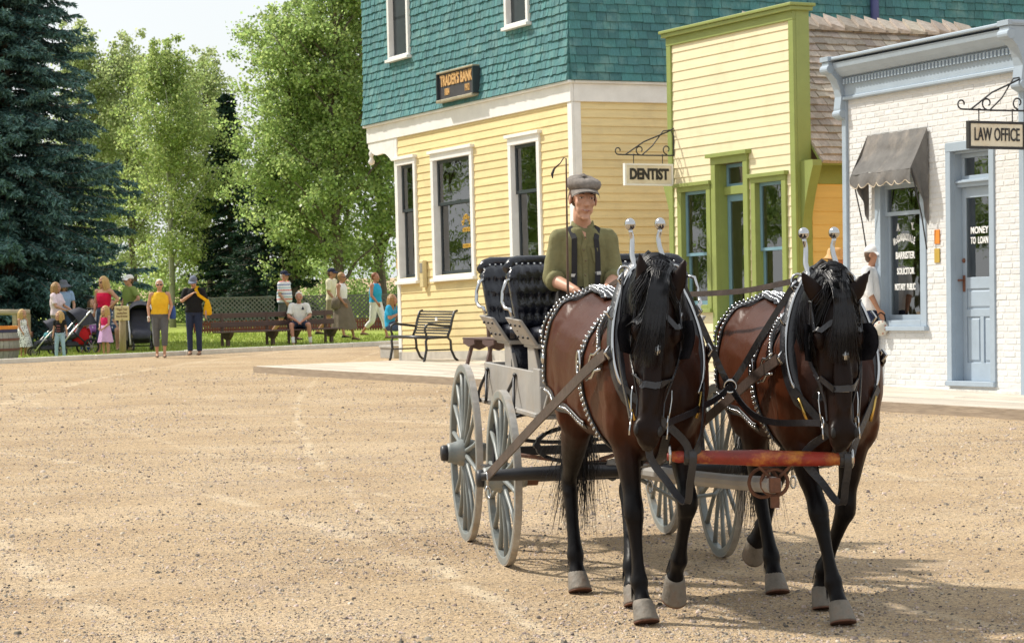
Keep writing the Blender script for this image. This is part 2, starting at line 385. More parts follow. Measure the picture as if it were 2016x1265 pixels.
def scatter_gravel():
    rng = np.random.default_rng(11)
    n = 230000
    # most stones near the camera, thinning with distance
    y = 9.5*np.exp(rng.random(n)**1.1*np.log(58/9.5)); x = rng.uniform(-.24, .24, n)*y
    # gather into drifts
    keep = np.array([mnoise.noise((a*.55, b*.33, 5))*1.1 + mnoise.noise((a*1.9, b*1.1, 9))*.7 for a, b in zip(x, y)]) + rng.normal(0, .6, n) > -.16 + np.clip((y-34)/26, 0, 1)*.9
    bwl = np.array([(a-BW_A.x)*by.x + (b-BW_A.y)*by.y for a, b in zip(x, y)]); keep &= bwl < -.01
    x, y = x[keep], y[keep]; n = len(x)
    r = .0024 + rng.gamma(1.1, .0017, n); r = np.where(rng.random(n) < .02, r*2.0, r); r = np.minimum(r*(1+(y-9)*.018), .030)
    base = np.array([(1,0,-.1),(0,1,-.1),(-1,0,-.1),(0,-1,-.1),(.62,.1,.8),(-.1,.62,.8),(-.62,-.1,.8),(.1,-.62,.8)], np.float32)
    Vt = base[None]*rng.uniform(.6, 1.3, (n, 8, 3)); Vt += rng.normal(0, .10, (n, 8, 3))
    a = rng.uniform(0, 2*pi, n); c, s = np.cos(a), np.sin(a)
    X = Vt[:, :, 0]*c[:, None] - Vt[:, :, 1]*s[:, None]; Y = Vt[:, :, 0]*s[:, None] + Vt[:, :, 1]*c[:, None]
    z = np.array([ground_z(p, q) for p, q in zip(x, y)])
    P = np.stack([X*r[:, None]+x[:, None], Y*r[:, None]+y[:, None], Vt[:, :, 2]*(r*.75)[:, None]+(z+.001)[:, None]], 2)
    F = np.array([(0,1,5,4),(1,2,6,5),(2,3,7,6),(3,0,4,7),(4,5,6,7)], np.int32)[None] + (np.arange(n)*8)[:, None, None]
    ST = mat('road_stone', (.335,.275,.225), .85, .15, 30, island=True, rand=.8, hue=.03)
    o = link(np_mesh('gravel', P.reshape(-1, 3), F.ravel(), 4, ST), 'gravel'); tag(o, kind='stuff')
scatter_gravel()
# ------------------------------------------------------------------ building frames
class Frame:
    """a facade: local x along it toward the camera, y into the building, z up; fitted to the facade's vanishing point"""
    def __init__(s, vp, corner_px, depth, lean):
        e1 = -ray(*vp); e1 = e1.normalized()
        best = None
        for k in range(-60, 61):
            up = V((0, 0, 1)); nrm = V((-e1.y, e1.x, 0)).normalized()
            z = up + nrm*(k*.001); z = (z - e1*z.dot(e1)).normalized()
            P = at_depth(*corner_px, depth); Q = P + z
            a, b = s.proj(P), s.proj(Q); l = (b[0]-a[0])/(a[1]-b[1])
            if best is None or abs(l+lean) < best[0]: best = (abs(l+lean), z)
        z = best[1]; y = z.cross(e1)
        s.o = at_depth(*corner_px, depth); t = s.o.z/z.z; s.o = s.o - z*t     # drop to the ground
        s.M = Matrix(((e1.x, y.x, z.x, s.o.x), (e1.y, y.y, z.y, s.o.y), (e1.z, y.z, z.z, s.o.z), (0, 0, 0, 1)))
        s.I = s.M.inverted()
    @staticmethod
    def proj(P):
        q = CAMR.transposed() @ (V(P) - CAMP); return (PW/2 - q.x/q.z*FPX, PH/2 + q.y/q.z*FPX)
    def uv(s, px, py, d=0.0):     # where the sight line through a picture point meets the plane y = d
        o = s.I @ CAMP; r = s.I.to_3x3() @ ray(px, py); t = (d - o.y)/r.y; p = o + r*t
        return p.x, p.z
    def side(s, px, py, x=0.0):   # the same for the side plane x = const -> (y, z)
        o = s.I @ CAMP; r = s.I.to_3x3() @ ray(px, py); t = (x - o.x)/r.x; p = o + r*t
        return p.y, p.z

WHITE = mat('white_trim_paint', (.80,.80,.78), .5, .05, 5, .08, 40, dirt=((.55,.53,.48), .35, 1.2))
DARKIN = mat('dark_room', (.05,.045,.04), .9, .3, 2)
GLASS = glass_mat('window_glass', refl=.20)
CURT = mat('net_curtain', (.60,.62,.58), .9, .15, 3, streak=(14, 14, .6))
SASHD = mat('dark_sash_paint', (.028,.040,.048), .45, .1, 6)
def hole_segments(x0, x1, z0, z1, holes):
    """[x0,x1] at height z0..z1 minus the holes (hx0,hx1,hz0,hz1)"""
    cuts = sorted((a, b) for a, b, c, d in holes if c < (z0+z1)/2 < d and b > x0 and a < x1)
    out, x = [], x0
    for a, b in cuts:
        if a > x+.02: out.append((x, min(a, x1)))
        x = max(x, b)
    if x < x1-.02: out.append((x, x1))
    return out
def siding(root, x0, x1, z0, z1, pitch, m, holes=(), M=None, name='clapboard', lip=.020, ztop=None):
    """overlapping boards, each a piece of its own; the lower edge stands proud of the board below.  ztop(x): sloping top"""
    n = int(math.ceil((z1-z0)/pitch)); M = M or Matrix()
    for i in range(n):
        za, zb = z0+i*pitch, min(z0+(i+1)*pitch+.012, z1)
        if zb - za < .02: continue
        for a, b in hole_segments(x0, x1, za, min(zb, za+pitch), holes):
            j = random.uniform(-.0015, .0015)
            g = G(); t1 = .003
            g.hexa([(a,-lip+j,za),(b,-lip+j,za),(b,.012,za),(a,.012,za),(a,-t1+j,zb),(b,-t1+j,zb),(b,.012,zb),(a,.012,zb)])
            g.done(name, m, root, M=M)
def window(root, x0, x1, z0, z1, cas=.10, cap=.12, proud=.045, rail=.5, mc=WHITE, ms=SASHD, sash=.055, curtain=None, sill=True, depth=.10, M=None, name='window', glassm=GLASS, capov=.05, lower_curtain=None):
    """casing (the part) > sash, pane (two), curtain, window_recess"""
    M = M or Matrix(); p = -proud
    g = G()
    g.box(x0, x0+cas, p, .03, z0, z1-cap); g.box(x1-cas, x1, p, .03, z0, z1-cap)
    g.box(x0+cas, x1-cas, p, .03, z0, z0+cas*.55)
    g.box(x0-.0, x1+.0, p-.004, .03, z1-cap, z1)
    g.box(x0-capov, x1+capov, p-.045, .03, z1-.035, z1+.02)
    if sill: g.box(x0-.035, x1+.035, p-.05, .03, z0-.055, z0)
    for k in (0, 1):   # reveals
        xx = x0+cas if k == 0 else x1-cas
        g.box(xx-(.012 if k == 0 else 0), xx+(0 if k == 0 else .012), .03, depth+.08, z0, z1-cap)
    w = g.done(name, mc, root, M=M, bev=.004)
    a, b, c, d = x0+cas, x1-cas, z0+cas*.55, z1-cap; zr = c+(d-c)*rail
    for (u, v, y) in ((zr-.03, d, depth-.06), (c, zr+.03, depth-.015)):
        g = G(); s = sash
        g.box(a, a+s, y, y+.04, u, v); g.box(b-s, b, y, y+.04, u, v); g.box(a+s, b-s, y, y+.04, v-s, v); g.box(a+s, b-s, y, y+.04, u, u+s*(1.0 if y < depth-.05 else 1.4))
        g.done('sash', ms, w)
        g = G(); g.box(a+s-.004, b-s+.004, y+.016, y+.022, u+s-.004, v-s+.004); g.done('pane', glassm, w)
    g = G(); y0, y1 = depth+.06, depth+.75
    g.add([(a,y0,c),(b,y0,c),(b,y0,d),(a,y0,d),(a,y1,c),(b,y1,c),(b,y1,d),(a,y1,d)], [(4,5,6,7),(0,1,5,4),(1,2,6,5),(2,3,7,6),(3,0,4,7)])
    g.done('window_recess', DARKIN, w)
    if curtain:
        for (ca, cb, ca_z, cb_z, mm) in curtain:
            xa, xb = a+(b-a)*ca, a+(b-a)*cb; za, zb = c+(d-c)*ca_z, c+(d-c)*cb_z
            n = max(6, int((xb-xa)/.018)); g = G(); vs = []
            for i in range(n+1):
                x = xa+(xb-xa)*i/n; yy = depth+.10+.022*sin(i*1.7)+.01*sin(i*.6)
                vs += [(x, yy, za), (x, yy, zb)]
            g.add(vs, [(2*i, 2*i+2, 2*i+3, 2*i+1) for i in range(n)]); g.done('curtain', mm, w, smooth=True)
    return w
def scroll(g, pts, r=.009, n=6):
    g.tube(pts, r, n)
def spiral(c, r0, r1, a0, turns, ax='x', n=26):
    out = []
    for i in range(n+1):
        t = i/n; a = a0+2*pi*turns*t; r = r0+(r1-r0)*t
        out.append((c[0]+r*cos(a), c[1], c[2]+r*sin(a)))
    return out

# ================================================================== the bank
BK = Frame((-1450, 735), (1137, 600), 41.6, .026)
bank = empty('bank_building', BK.M, 'yellow clapboard bank with green shingled upper storey and white trim', 'bank')
YEL = mat('cream_yellow_clapboard', (.74,.605,.315), .55, .07, 3, .06, 50, rand=.045, streak=(.6, 3, 8), dirt=((.50,.40,.22), .45, 1.6))
GRN = mat('green_stained_shingle', (.052,.180,.190), .7, .24, 9, .3, 40, rand=.20, hue=.010, streak=(9, 9, 1.2), dirt=((.19,.34,.32), .7, 2.5))
xl = BK.uv(783, 480)[0]; xul = BK.uv(722, 150)[0]
zf1 = BK.uv(1127, 158)[1]; zf0 = BK.uv(1122, 201)[1]
S0 = .12  # top of the boardwalk
def bkwin(l, r, b, t): return (BK.uv(*l)[0], BK.uv(*r)[0], BK.uv(*b)[1], BK.uv(*t)[1])
w1 = bkwin((785, 450), (824, 450), (808, 554), (803, 309)); w2 = bkwin((854, 430), (936, 430), (897, 546), (893, 293)); w3 = bkwin((1007, 420), (1069, 420), (897, 546), (1033, 264))
w1 = (w1[0], w1[1], w2[2], w1[3])
holes = [(a+.02, b-.02, c+.02, d-.02) for a, b, c, d in (w1, w2, w3)]
BX = -.13    # right end of the front boards (corner board beyond)
zb0 = BK.uv(870, 691)[1]
siding(bank, xl+.13, BX, zb0, zf0, .138, YEL, holes)
SDEP = 15.0
siding(bank, .13, SDEP, -.1, zf0, .138, YEL, M=Matrix(((0,-1,0,0),(1,0,0,0),(0,0,1,0),(0,0,0,1))))
g = G(); zlo = min(h[2] for h in holes); zhi = max(h[3] for h in holes)
g.box(xl, 0, .012, .3, -.3, zlo); g.box(xl, 0, .012, .3, zhi, zf1)
for a, b in hole_segments(xl, 0, (zlo+zhi)/2-.1, (zlo+zhi)/2+.1, holes): g.box(a, b, .012, .3, zlo, zhi)
for a, b, c, d in holes:
    if zhi-d > .01: g.box(a, b, .012, .3, d, zhi)
g.box(-.3, -.012, .3, SDEP, -.3, zf1); g.box(xl, xl+.3, .3, 6, -.3, zf1)
g.done('wall_core', YEL, bank)
FOUND = mat('pale_foundation', (.5,.47,.41), .85, .12, 4, .3)
g = G(); g.box(xl-.005, .02, -.03, .0, -.4, zb0); g.done('foundation', FOUND, bank)
# corner boards, frieze
def part_box(root, name, m, *b, bev=.006, M=None):
    g = G(); g.box(*b); return g.done(name, m, root, bev=bev, M=M)
part_box(bank, 'corner_board', WHITE, BX, .028, -.03, .012, -.3, zf0)
part_box(bank, 'corner_board', WHITE, -.002, .03, .0125, .14, -.3, zf0)
part_box(bank, 'corner_board', WHITE, xl-.01, xl+.13, -.03, .012, -.1, zf0)
part_box(bank, 'frieze', WHITE, xul+.03, .035, -.05, .012, zf0, zf1-.05)
part_box(bank, 'frieze', WHITE, -.01, .055, .013, SDEP, zf0, zf1-.05)
g = G(); g.box(xul-.02, .09, -.11, .012, zf1-.05, zf1); g.box(.012, .11, .0125, SDEP, zf1-.05, zf1); g.done('cornice_moulding', WHITE, bank, bev=.01)
# porch soffit at the recessed left corner, with its scroll bracket and turned pendant
part_box(bank, 'porch_beam', WHITE, xul+.03, xl, .013, 2.6, zf0-.02, zf1-.06)
zp = BK.uv(752, 284)[1]; zq = BK.uv(740, 320)[1]
W_ = xl-(xul+.06); prof = [(xul+.06, zf0), (xl-.012, zf0), (xl-.012, zf0-.42)]
for i in range(13):
    t = i/12; prof.append((xl-.012-W_*(.1+.9*t), zf0-.42+.34*t+.07*sin(t*2*pi)))
g = G(); g.prism(prof, -.03, .03); g.done('scroll_bracket', WHITE, bank)
g = G(); g.lathe([(.02,0),(.055,.02),(.065,.07),(.035,.12),(.03,.16),(.05,.19),(.05,.23),(.03,.26),(.03,.4)], 12, Matrix.Translation((xul+.13, 0, zf0-.42))); g.done('pendant', WHITE, bank, smooth=True)
# shingled upper storey
def shingles(root, x0, x1, z0, z1, pitch, wmin, wmax, m, holes, M, best, flare=0.0, lip=.03, nmax=300, name='shingle', rough_edge=.018):
    """rows of shingles; the ones ranked best by best(x,z) are separate objects up to nmax, the rest one part"""
    items = []; i = 0; z = z0
    while z < z1:
        zb = min(z+pitch+.01, z1+.02)
        for a, b in hole_segments(x0, x1, z, z+pitch, holes):
            x = a - random.uniform(0, wmin)
            while x < b:
                wd = random.uniform(wmin, wmax); xa, xb = max(x, a), min(x+wd-.006, b); x += wd
                if xb-xa > .02: items.append((xa, xb, z - random.uniform(0, rough_edge)*(i > 0), zb, random.uniform(-.006, .006)))
        z += pitch; i += 1
    items.sort(key=lambda q: best((q[0]+q[1])/2, q[2])); rest = G()
    for k, (xa, xb, za, zb, j) in enumerate(items):
        g = rest if k >= nmax else G()
        fl = lambda zz: -flare*math.exp(-(zz-z0)/.35)
        l0 = -lip+j+fl(za); l1 = -.006+j*.4+fl(zb)
        g.hexa([(xa,l0,za),(xb,l0+j*.5,za),(xb,.02,za),(xa,.02,za),(xa,l1,zb),(xb,l1,zb),(xb,.02,zb),(xa,.02,zb)])
        if k < nmax: g.done(name, m, root, M=M)
    if rest.v: tag(rest.done('shingle_field', SHR[m.name], root, M=M), kind='stuff')
SHR = {m.name: m for m in ()}
def island_variant(m, *a, **k): SHR[m.name] = mat(m.name+'_field', *a, island=True, **k)
island_variant(GRN, (.052,.180,.190), .7, .24, 9, .3, 40, rand=.20, hue=.010, streak=(9, 9, 1.2), dirt=((.19,.34,.32), .7, 2.5))
ztop = BK.uv(730, -60)[1]
u1 = bkwin((774, 60), (815, 60), (795, 114), (795, -70)); u2 = bkwin((1005, 30), (1052, 30), (1028, 50), (1028, -150))
uh = [(a+.01, b-.01, c+.01, d) for a, b, c, d in (u1, u2)]
UPM = Matrix.Translation((0, -.06, 0))
shingles(bank, xul, .06, zf1, ztop, .142, .075, .135, GRN, uh, UPM, lambda x, z: 99 if z > zf1+2.8 else -x, flare=.06, nmax=150)
USM = Matrix(((0,-1,0,.06),(1,0,0,0),(0,0,1,0),(0,0,0,1)))
shingles(bank, -.06, SDEP, zf1, ztop, .142, .13, .26, GRN, [], USM, lambda x, z: (0 if (x < 2.6 and z < zf1+1.6) else 5+x), flare=.06, nmax=150)
g = G(); g.box(xul, .03, -.03, .3, zf1, ztop); g.box(-.3, .028, .3, SDEP, zf1, ztop); g.box(xul, xul+.25, .3, 7, zf1, ztop); g.box(xul+.26, -.31, .31, 7, zf1+.01, zf1+.06); g.done('upper_core', SASHD, bank)
for u in (u1, u2):
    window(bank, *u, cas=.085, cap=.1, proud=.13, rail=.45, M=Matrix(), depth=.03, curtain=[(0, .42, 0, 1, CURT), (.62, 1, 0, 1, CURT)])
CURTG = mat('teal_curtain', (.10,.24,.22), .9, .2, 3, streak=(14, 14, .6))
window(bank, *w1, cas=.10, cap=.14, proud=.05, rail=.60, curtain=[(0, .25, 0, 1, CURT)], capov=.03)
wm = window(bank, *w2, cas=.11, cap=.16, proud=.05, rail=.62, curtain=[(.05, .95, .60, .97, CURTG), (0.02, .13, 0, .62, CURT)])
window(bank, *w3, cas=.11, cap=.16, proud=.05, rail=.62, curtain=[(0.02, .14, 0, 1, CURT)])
GOLD = mat('gilt_lettering', (.55,.33,.05), .45, .2, 20)
def letters(root, body, x, z, y, size, m, sx=1.0, bold=0.0, depth=.004, name='lettering', rot=0.0, spacing=1.0, M=None, w=None):
    me = text_mesh(body, size, depth, bold, sx, spacing); me.materials.append(m)
    if w:
        xs = [v.co.x for v in me.vertices]; me.transform(Matrix.Diagonal((w/(max(xs)-min(xs)), 1, 1, 1)))
    return link(me, name, root, (M or Matrix()) @ Matrix.Translation((x, y, z)) @ Matrix.Rotation(rot, 4, 'Y') @ TXT)
lx = BK.uv(909, 470)[0]; yg = .098
lz1 = BK.uv(909, 424)[1]
for i, ch in enumerate('DEPOSITS'):
    t = (i-3.5)/3.5; letters(wm, ch, lx+t*.145, lz1-.11*t*t-.02, yg, .13, GOLD, .62, .003, rot=t*.55)
letters(wm, 'ACCEPTED', lx, BK.uv(909, 452)[1], yg, .105, GOLD, .60, .003)
letters(wm, 'COLLECTIONS', lx, BK.uv(909, 484)[1], yg, .10, GOLD, .50, .003)
# drain pipe on the side wall
PIPE = mat('blue_painted_pipe', (.06,.07,.20), .5, .1, 6)
py_ = BK.side(1717, 20, .06)[0]
g = G(); g.tube([(.14, py_, zf1-.3), (.14, py_, ztop)], .075, 12); g.done('drain_pipe', PIPE, bank, smooth=True)
# small notice plates by the left window
PL1 = mat('ochre_plate', (.55,.33,.07), .5, .1, 9); PL2 = mat('grey_plate', (.25,.24,.22), .5, .1, 9)
for (px, py, hh, mm) in ((785.5, 502, .14, PL2), (785.5, 519, .2, PL1), (786.5, 537, .12, PL2)):
    x, z = BK.uv(px, py); part_box(bank, 'notice_plate', mm, x-.035, x+.045, -.04, -.031, z-hh/2, z+hh/2, bev=.002)
# cream box with a dark speaker panel
CRM = mat('cream_metal_box', (.62,.52,.28), .5, .08, 8)
x, z = BK.uv(840, 540); 
mb = empty('wall_box', BK.M @ Matrix.Translation((x, -.02, z-.24)), 'narrow cream metal box with dark grille on the yellow bank front', 'wall box')
g = G(); g.box(-.075, .075, -.09, 0, 0, .5); g.done('housing', CRM, mb, bev=.012)
g = G(); g.box(-.05, .05, -.098, -.088, .27, .45); g.done('grille', PL2, mb, bev=.003)
# hanging signboard of the bank
SGN = mat('charcoal_sign_board', (.055,.052,.062), .5, .15, 6); LETG = mat('bronze_lettering', (.62,.38,.16), .5, .1, 20)
q = [BK.uv(*p, -.17) for p in ((867, 196), (936, 186), (936, 130), (867, 148))]
sx0, sx1 = (q[0][0]+q[3][0])/2, (q[1][0]+q[2][0])/2; sz0, sz1 = (q[0][1]+q[1][1])/2, (q[2][1]+q[3][1])/2
SGM = BK.M @ Matrix.Translation(((sx0+sx1)/2, -.09, sz0)); hw, hh = (sx1-sx0)/2, sz1-sz0
sg = empty('bank_sign', SGM, "charcoal TRADER'S BANK board with bronze letters on the green shingles", 'sign')
g = G(); g.box(-hw, hw, -.10, -.02, 0, hh); g.done('board', SGN, sg, bev=.005)
FR = mat('worn_gilt_frame', (.42,.38,.28), .4, .2, 10, metal=.3)
g = G(); g.box(-hw-.02, hw+.02, -.17, -.0, -.05, .0); g.box(-hw-.02, hw+.02, -.15, .0, hh, hh+.035); g.done('frame_rail', FR, sg, bev=.008)
g = G(); g.box(hw, hw+.04, -.15, 0, 0, hh); g.done('frame_stile', SASHD, sg); g = G(); g.box(-hw-.04, -hw, -.15, 0, 0, hh); g.done('frame_stile', SASHD, sg)
letters(sg, "TRADER'S BANK", 0, hh*.70, -.106, .27, LETG, .56, .008, .01, w=hw*1.84)
letters(sg, "1884", -hw*.55, hh*.27, -.106, .17, LETG, .62, .003, .006); letters(sg, "1912", hw*.60, hh*.27, -.106, .17, LETG, .62, .003, .006)

# ================================================================== the dentist's shop
DN = Frame((-1500, 700), (1322, 400), 38.9, .017)
den = empty('dentist_shop', DN.M, 'narrow cream false-front shop with lime green trim and a shingled gable roof', 'shop')
CREAM = mat('cream_shiplap', (.74,.66,.44), .55, .04, 3, .05, 50, rand=.03, streak=(.6, 3, 8), dirt=((.52,.44,.27), .4, 1.5))
LIME = mat('lime_green_trim', (.245,.295,.085), .45, .06, 4, .05, 40, rand=.03)
ORG = mat('ochre_side_siding', (.70,.48,.16), .55, .05, 3, .05, 50, rand=.04, streak=(.6, 3, 8))
BLU = mat('blue_grey_sash', (.16,.29,.36), .5, .06, 6)
DW = DN.uv(1567, 300)[0]; DZ = DN.uv(1440, 44)[1]
def dn(l, r, b, t): return (DN.uv(*l)[0], DN.uv(*r)[0], DN.uv(*b)[1], DN.uv(*t)[1])
dz0 = DN.uv(1450, 640)[1]
dw1 = dn((1339, 480), (1404, 480), (1385, 608), (1366, 362)); dw2 = dn((1484, 460), (1553, 460), (1385, 608), (1520, 342))
dd = dn((1406, 440), (1478, 440), (1450, 900), (1440, 303)); dd = (dd[0], dd[1], S0, dd[3])
dh = [(a+.02, b-.02, c+.02, d-.02) for a, b, c, d in (dw1, dw2, dd)]
cw = .10
siding(den, cw, DW-cw, .1, DZ-.16, .147, CREAM, dh, name='shiplap_board', lip=.016)
g = G(); 
for a, b in hole_segments(0, DW, 1.5, 1.6, dh): g.box(a, b, .012, .22, -.2, dw1[3]-.05)
for a, b, c, d in dh[:2]: g.box(a, b, .012, .22, -.2, c)
g.box(0, DW, .012, .22, dd[3], DZ-.01)
for a, b, c, d in dh[:2]: g.box(a, b, .0121, .219, d, dd[3])
g.done('wall_core', CREAM, den)
for a, b in ((-.03, cw), (DW-cw, DW+.03)): part_box(den, 'corner_board', LIME, a, b, -.035, .012, -.2, DZ-.16)
part_box(den, 'return_board', LIME, DW+.001, DW+.028, .0125, .24, -.2, DZ-.02)
part_box(den, 'return_board', LIME, -.028, -.001, .0125, .24, -.2, DZ-.02)
part_box(den, 'fascia', LIME, -.03, DW+.03, -.04, .012, DZ-.16, DZ-.03)
g = G(); g.box(-.10, DW+.12, -.13, .30, DZ+.03, DZ+.075); g.box(-.075, DW+.09, -.10, .27, DZ-.03, DZ+.03); g.done('cornice', LIME, den, bev=.008)
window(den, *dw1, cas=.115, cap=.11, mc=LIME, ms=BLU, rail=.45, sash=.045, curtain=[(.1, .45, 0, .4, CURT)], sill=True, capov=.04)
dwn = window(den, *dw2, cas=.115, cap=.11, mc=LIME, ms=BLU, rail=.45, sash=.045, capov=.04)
xx, zz = DN.uv(1533, 424); WCARD = mat('white_card', (.7,.72,.7), .7, .05, 8); BLKP = mat('black_lettering', (.02,.02,.022), .5, .1, 20)
part_box(dwn, 'card', WCARD, xx-.13, xx+.13, .125, .13, zz-.17, zz+.2); letters(dwn, 'DENTIST', xx, zz-.03, .123, .13, BLKP, .42, .004)
# shop door with transom
g = G(); a, b, c, d = dd; cs = .125
g.box(a, a+cs, -.05, .03, c, d-.13); g.box(b-cs, b, -.05, .03, c, d-.13); g.box(a, b, -.054, .03, d-.13, d); g.box(a-.06, b+.06, -.11, .03, d-.03, d+.03)
g.box(a+.09, a+cs, .03, .25, c, d-.13); g.box(b-cs, b-.09, .03, .25, c, d-.13)
zt = DN.uv(1450, 372)[1]; g.box(a+cs, b-cs, .10, .22, zt-.06, zt+.06); dr = g.done('shop_doorway', LIME, den, bev=.004)
g = G(); e, f = a+cs, b-cs
g.box(e, e+.07, .16, .2, c, zt-.06); g.box(f-.07, f, .16, .2, c, zt-.06); g.box(e+.07, f-.07, .16, .2, zt-.16, zt-.06); g.box(e+.07, f-.07, .16, .2, c, c+.95)
g.box(e, f, .15, .19, zt+.06, zt+.10); g.box(e, f, .15, .19, d-.18, d-.13); g.box(e, e+.05, .15, .19, zt+.10, d-.18); g.box(f-.05, f, .15, .19, zt+.10, d-.18)
g.done('door', BLU, dr, bev=.004)
g = G(); g.box(e+.065, f-.065, .175, .182, c+.94, zt-.155); g.box(e+.045, f-.045, .165, .172, zt+.09, d-.175); g.done('pane', GLASS, dr)
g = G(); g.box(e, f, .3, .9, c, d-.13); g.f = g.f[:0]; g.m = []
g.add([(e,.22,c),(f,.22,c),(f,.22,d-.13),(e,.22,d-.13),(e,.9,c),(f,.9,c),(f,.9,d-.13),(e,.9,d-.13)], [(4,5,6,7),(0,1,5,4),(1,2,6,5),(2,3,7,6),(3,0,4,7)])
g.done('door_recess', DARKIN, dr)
xx, zz = DN.uv(1456, 556); part_box(dr, 'door_card', mat('tan_card', (.36,.27,.14), .8, .1, 8), xx-.07, xx+.07, .15, .158, zz-.1, zz+.1)
# gable roof, side wall
RB = 5.6                                    # depth of the shop
rz_e = DN.side(1640, 313, DW+.22)[1]; rz_r = DN.side(1700, 44, DW/2)[1]
ry1 = DN.side(1893, 45, DW/2)[0]
SIDEM = Matrix(((0,-1,0,DW),(1,0,0,0),(0,0,1,0),(0,0,0,1)))
siding(den, .25, ry1, -.1, rz_e-.02, .19, ORG, M=SIDEM, name='side_board', lip=.014)
g = G(); g.box(DW-.25, DW-.012, .25, ry1-.01, -.2, rz_e); g.box(0, .2, .25, ry1-.01, -.2, rz_e)
g.prism([(0, rz_e-.4), (DW, rz_e-.4), (DW, rz_e), (DW/2, rz_r-.12), (0, rz_e)], ry1-.2, ry1-.02); g.done('side_core', ORG, den)
part_box(den, 'side_frieze', LIME, DW+.001, DW+.03, .2405, ry1, rz_e-.34, rz_e-.05)
zbt = DN.side(1588, 478, DW+.03)[1]
prof = [(DW+.03, zbt), (DW+.05, zbt+.1)]
for i in range(9):
    t = i/8; prof.append((DW+.05+.30*t**1.6, zbt+.1+t*(rz_e-zbt-.2)))
prof += [(DW+.34, rz_e-.02), (DW+.03, rz_e-.02)]
g = G(); g.prism(prof, .05, .20); g.done('eave_bracket', LIME, den)
prof = [(-p[0]+DW, p[1]) for p in prof]; g = G(); g.prism(prof, .05, .20); g.done('eave_bracket', LIME, den)
CED = mat('silvered_cedar_shake', (.40,.345,.29), .85, .25, 7, .4, 30, rand=.30, hue=.015, streak=(8, 1.5, 8), dirt=((.22,.15,.10), .6, 3))
run = DW/2+.30; slope = sqrt(run**2 + (rz_r-rz_e)**2); ux, uz = -run/slope, (rz_r-rz_e)/slope
RM = Matrix(((0, -uz, ux, DW+.30), (1, 0, 0, .245), (0, -(-ux), uz, rz_e-.05), (0, 0, 0, 1)))   # local x along the eave, z up the slope, -y out of the roof
RM = Matrix(((0, -uz, ux, DW+.30), (1, 0, 0, .245), (0, ux, uz, rz_e-.05), (0, 0, 0, 1)))
island_variant(CED, (.40,.345,.29), .85, .25, 7, .4, 30, rand=.30, hue=.015, streak=(8, 8, 1.5), dirt=((.22,.15,.10), .6, 3))
shingles(den, 0, ry1-.2, 0, slope, .15, .12, .24, CED, [], RM, lambda x, z: -z, lip=.035, nmax=290, name='roof_shingle', rough_edge=.03)
RM2 = Matrix(((0, uz, -ux, -.30), (1, 0, 0, .245), (0, ux, uz, rz_e-.05), (0, 0, 0, 1)))
g = G(); g.box(0, ry1-.2, -.03, .03, 0, slope); g.done('far_roof_slope', CED, den, M=RM2)
g = G(); g.box(0, ry1-.2, .021, .06, 0, slope); g.done('roof_deck', LIME, den, M=RM)
y = .25
while y < ry1:
    L_ = random.uniform(.2, .27); g = G(); h = random.uniform(.0, .03)
    g.hexa([(DW/2+.2,y,rz_r-.17),(DW/2+.2,y+L_+.05,rz_r-.17),(DW/2,y+L_+.05,rz_r-.02),(DW/2,y,rz_r-.02),(DW/2+.2,y,rz_r-.10+h),(DW/2+.2,y+L_+.05,rz_r-.14),(DW/2-.02,y+L_+.05,rz_r+.03),(DW/2-.02,y,rz_r+.08+h)])
    g.done('ridge_shingle', CED, den); y += L_
# hanging DENTIST sign
IRON = mat('black_wrought_iron', (.025,.025,.028), .5, .1, 12)
BRDW = mat('cream_sign_board', (.72,.66,.52), .6, .08, 6, dirt=((.45,.27,.12), .5, 4))
def hanging_sign(F, x, z, y0, y1, text, sz, h, ln, frame_m, label, bold, fsx, zb, brk):
    """board hung edge-on to the wall from a scrolled iron bracket; reads along the outward direction"""
    M = F.M @ Matrix.Translation((x, 0, z)) @ Matrix.Rotation(pi/2, 4, 'Z')     # local x -> into the wall, -x outward; faces +x of the facade
    r = empty('hanging_sign', M, label, 'sign')
    g = G(); g.box(y0, y1, -.022, .022, 0, h); b = g.done('sign_board', BRDW, r, bev=.004)
    g = G(); t = .028
    g.box(y0-t, y1+t, -.03, .03, -t, 0); g.box(y0-t, y1+t, -.03, .03, h, h+t); g.box(y0-t, y0, -.03, .03, 0, h); g.box(y1, y1+t, -.03, .03, 0, h); g.done('frame', frame_m, r)
    letters(r, text, (y0+y1)/2, h*.5, -.026, h*.80, BLKP, fsx, bold, .006, w=(y1-y0)*.86)
    g = G(); zt = h+.16; L_ = ln
    scroll(g, [(0, 0, zt), (-L_*.5, 0, zt-.005), (-L_, 0, zt)], .011)
    scroll(g, spiral((-L_, 0, zt+.06), .06, .03, -pi/2, -.8), .010)
    scroll(g, [(-L_+.12, 0, zt), (-L_*.55, 0, zt+.20), (-.12, 0, zt+brk-.06), (.0, 0, zt+brk)], .011)
    scroll(g, [(-L_*.58, 0, zt), (-L_*.40, 0, zt+.14), (-.20, 0, zt+brk-.05), (-.07, 0, zt+brk-.03), (-.02, 0, zt+brk-.12), (-.02, 0, zt)], .010)
    scroll(g, spiral((-L_*.62, 0, zt+.075), .075, .03, -pi/2, -.9), .010)
    scroll(g, spiral((-.14, 0, zt+.09), .075, .03, -pi/2, -.9), .010)
    g.box(-.004, .012, -.02, .02, zt-.25, zt+brk+.1); g.done('iron_bracket', IRON, r)
    for xx in (y0+.18*(y1-y0), y0+.82*(y1-y0)):
        g = G(); g.tube([(xx, 0, h+.02), (xx, 0, zt)], .008, 6); g.ell((xx, 0, zt), (.03, .03, .016), 8, 6); g.done('hanger', IRON, r)
    return r
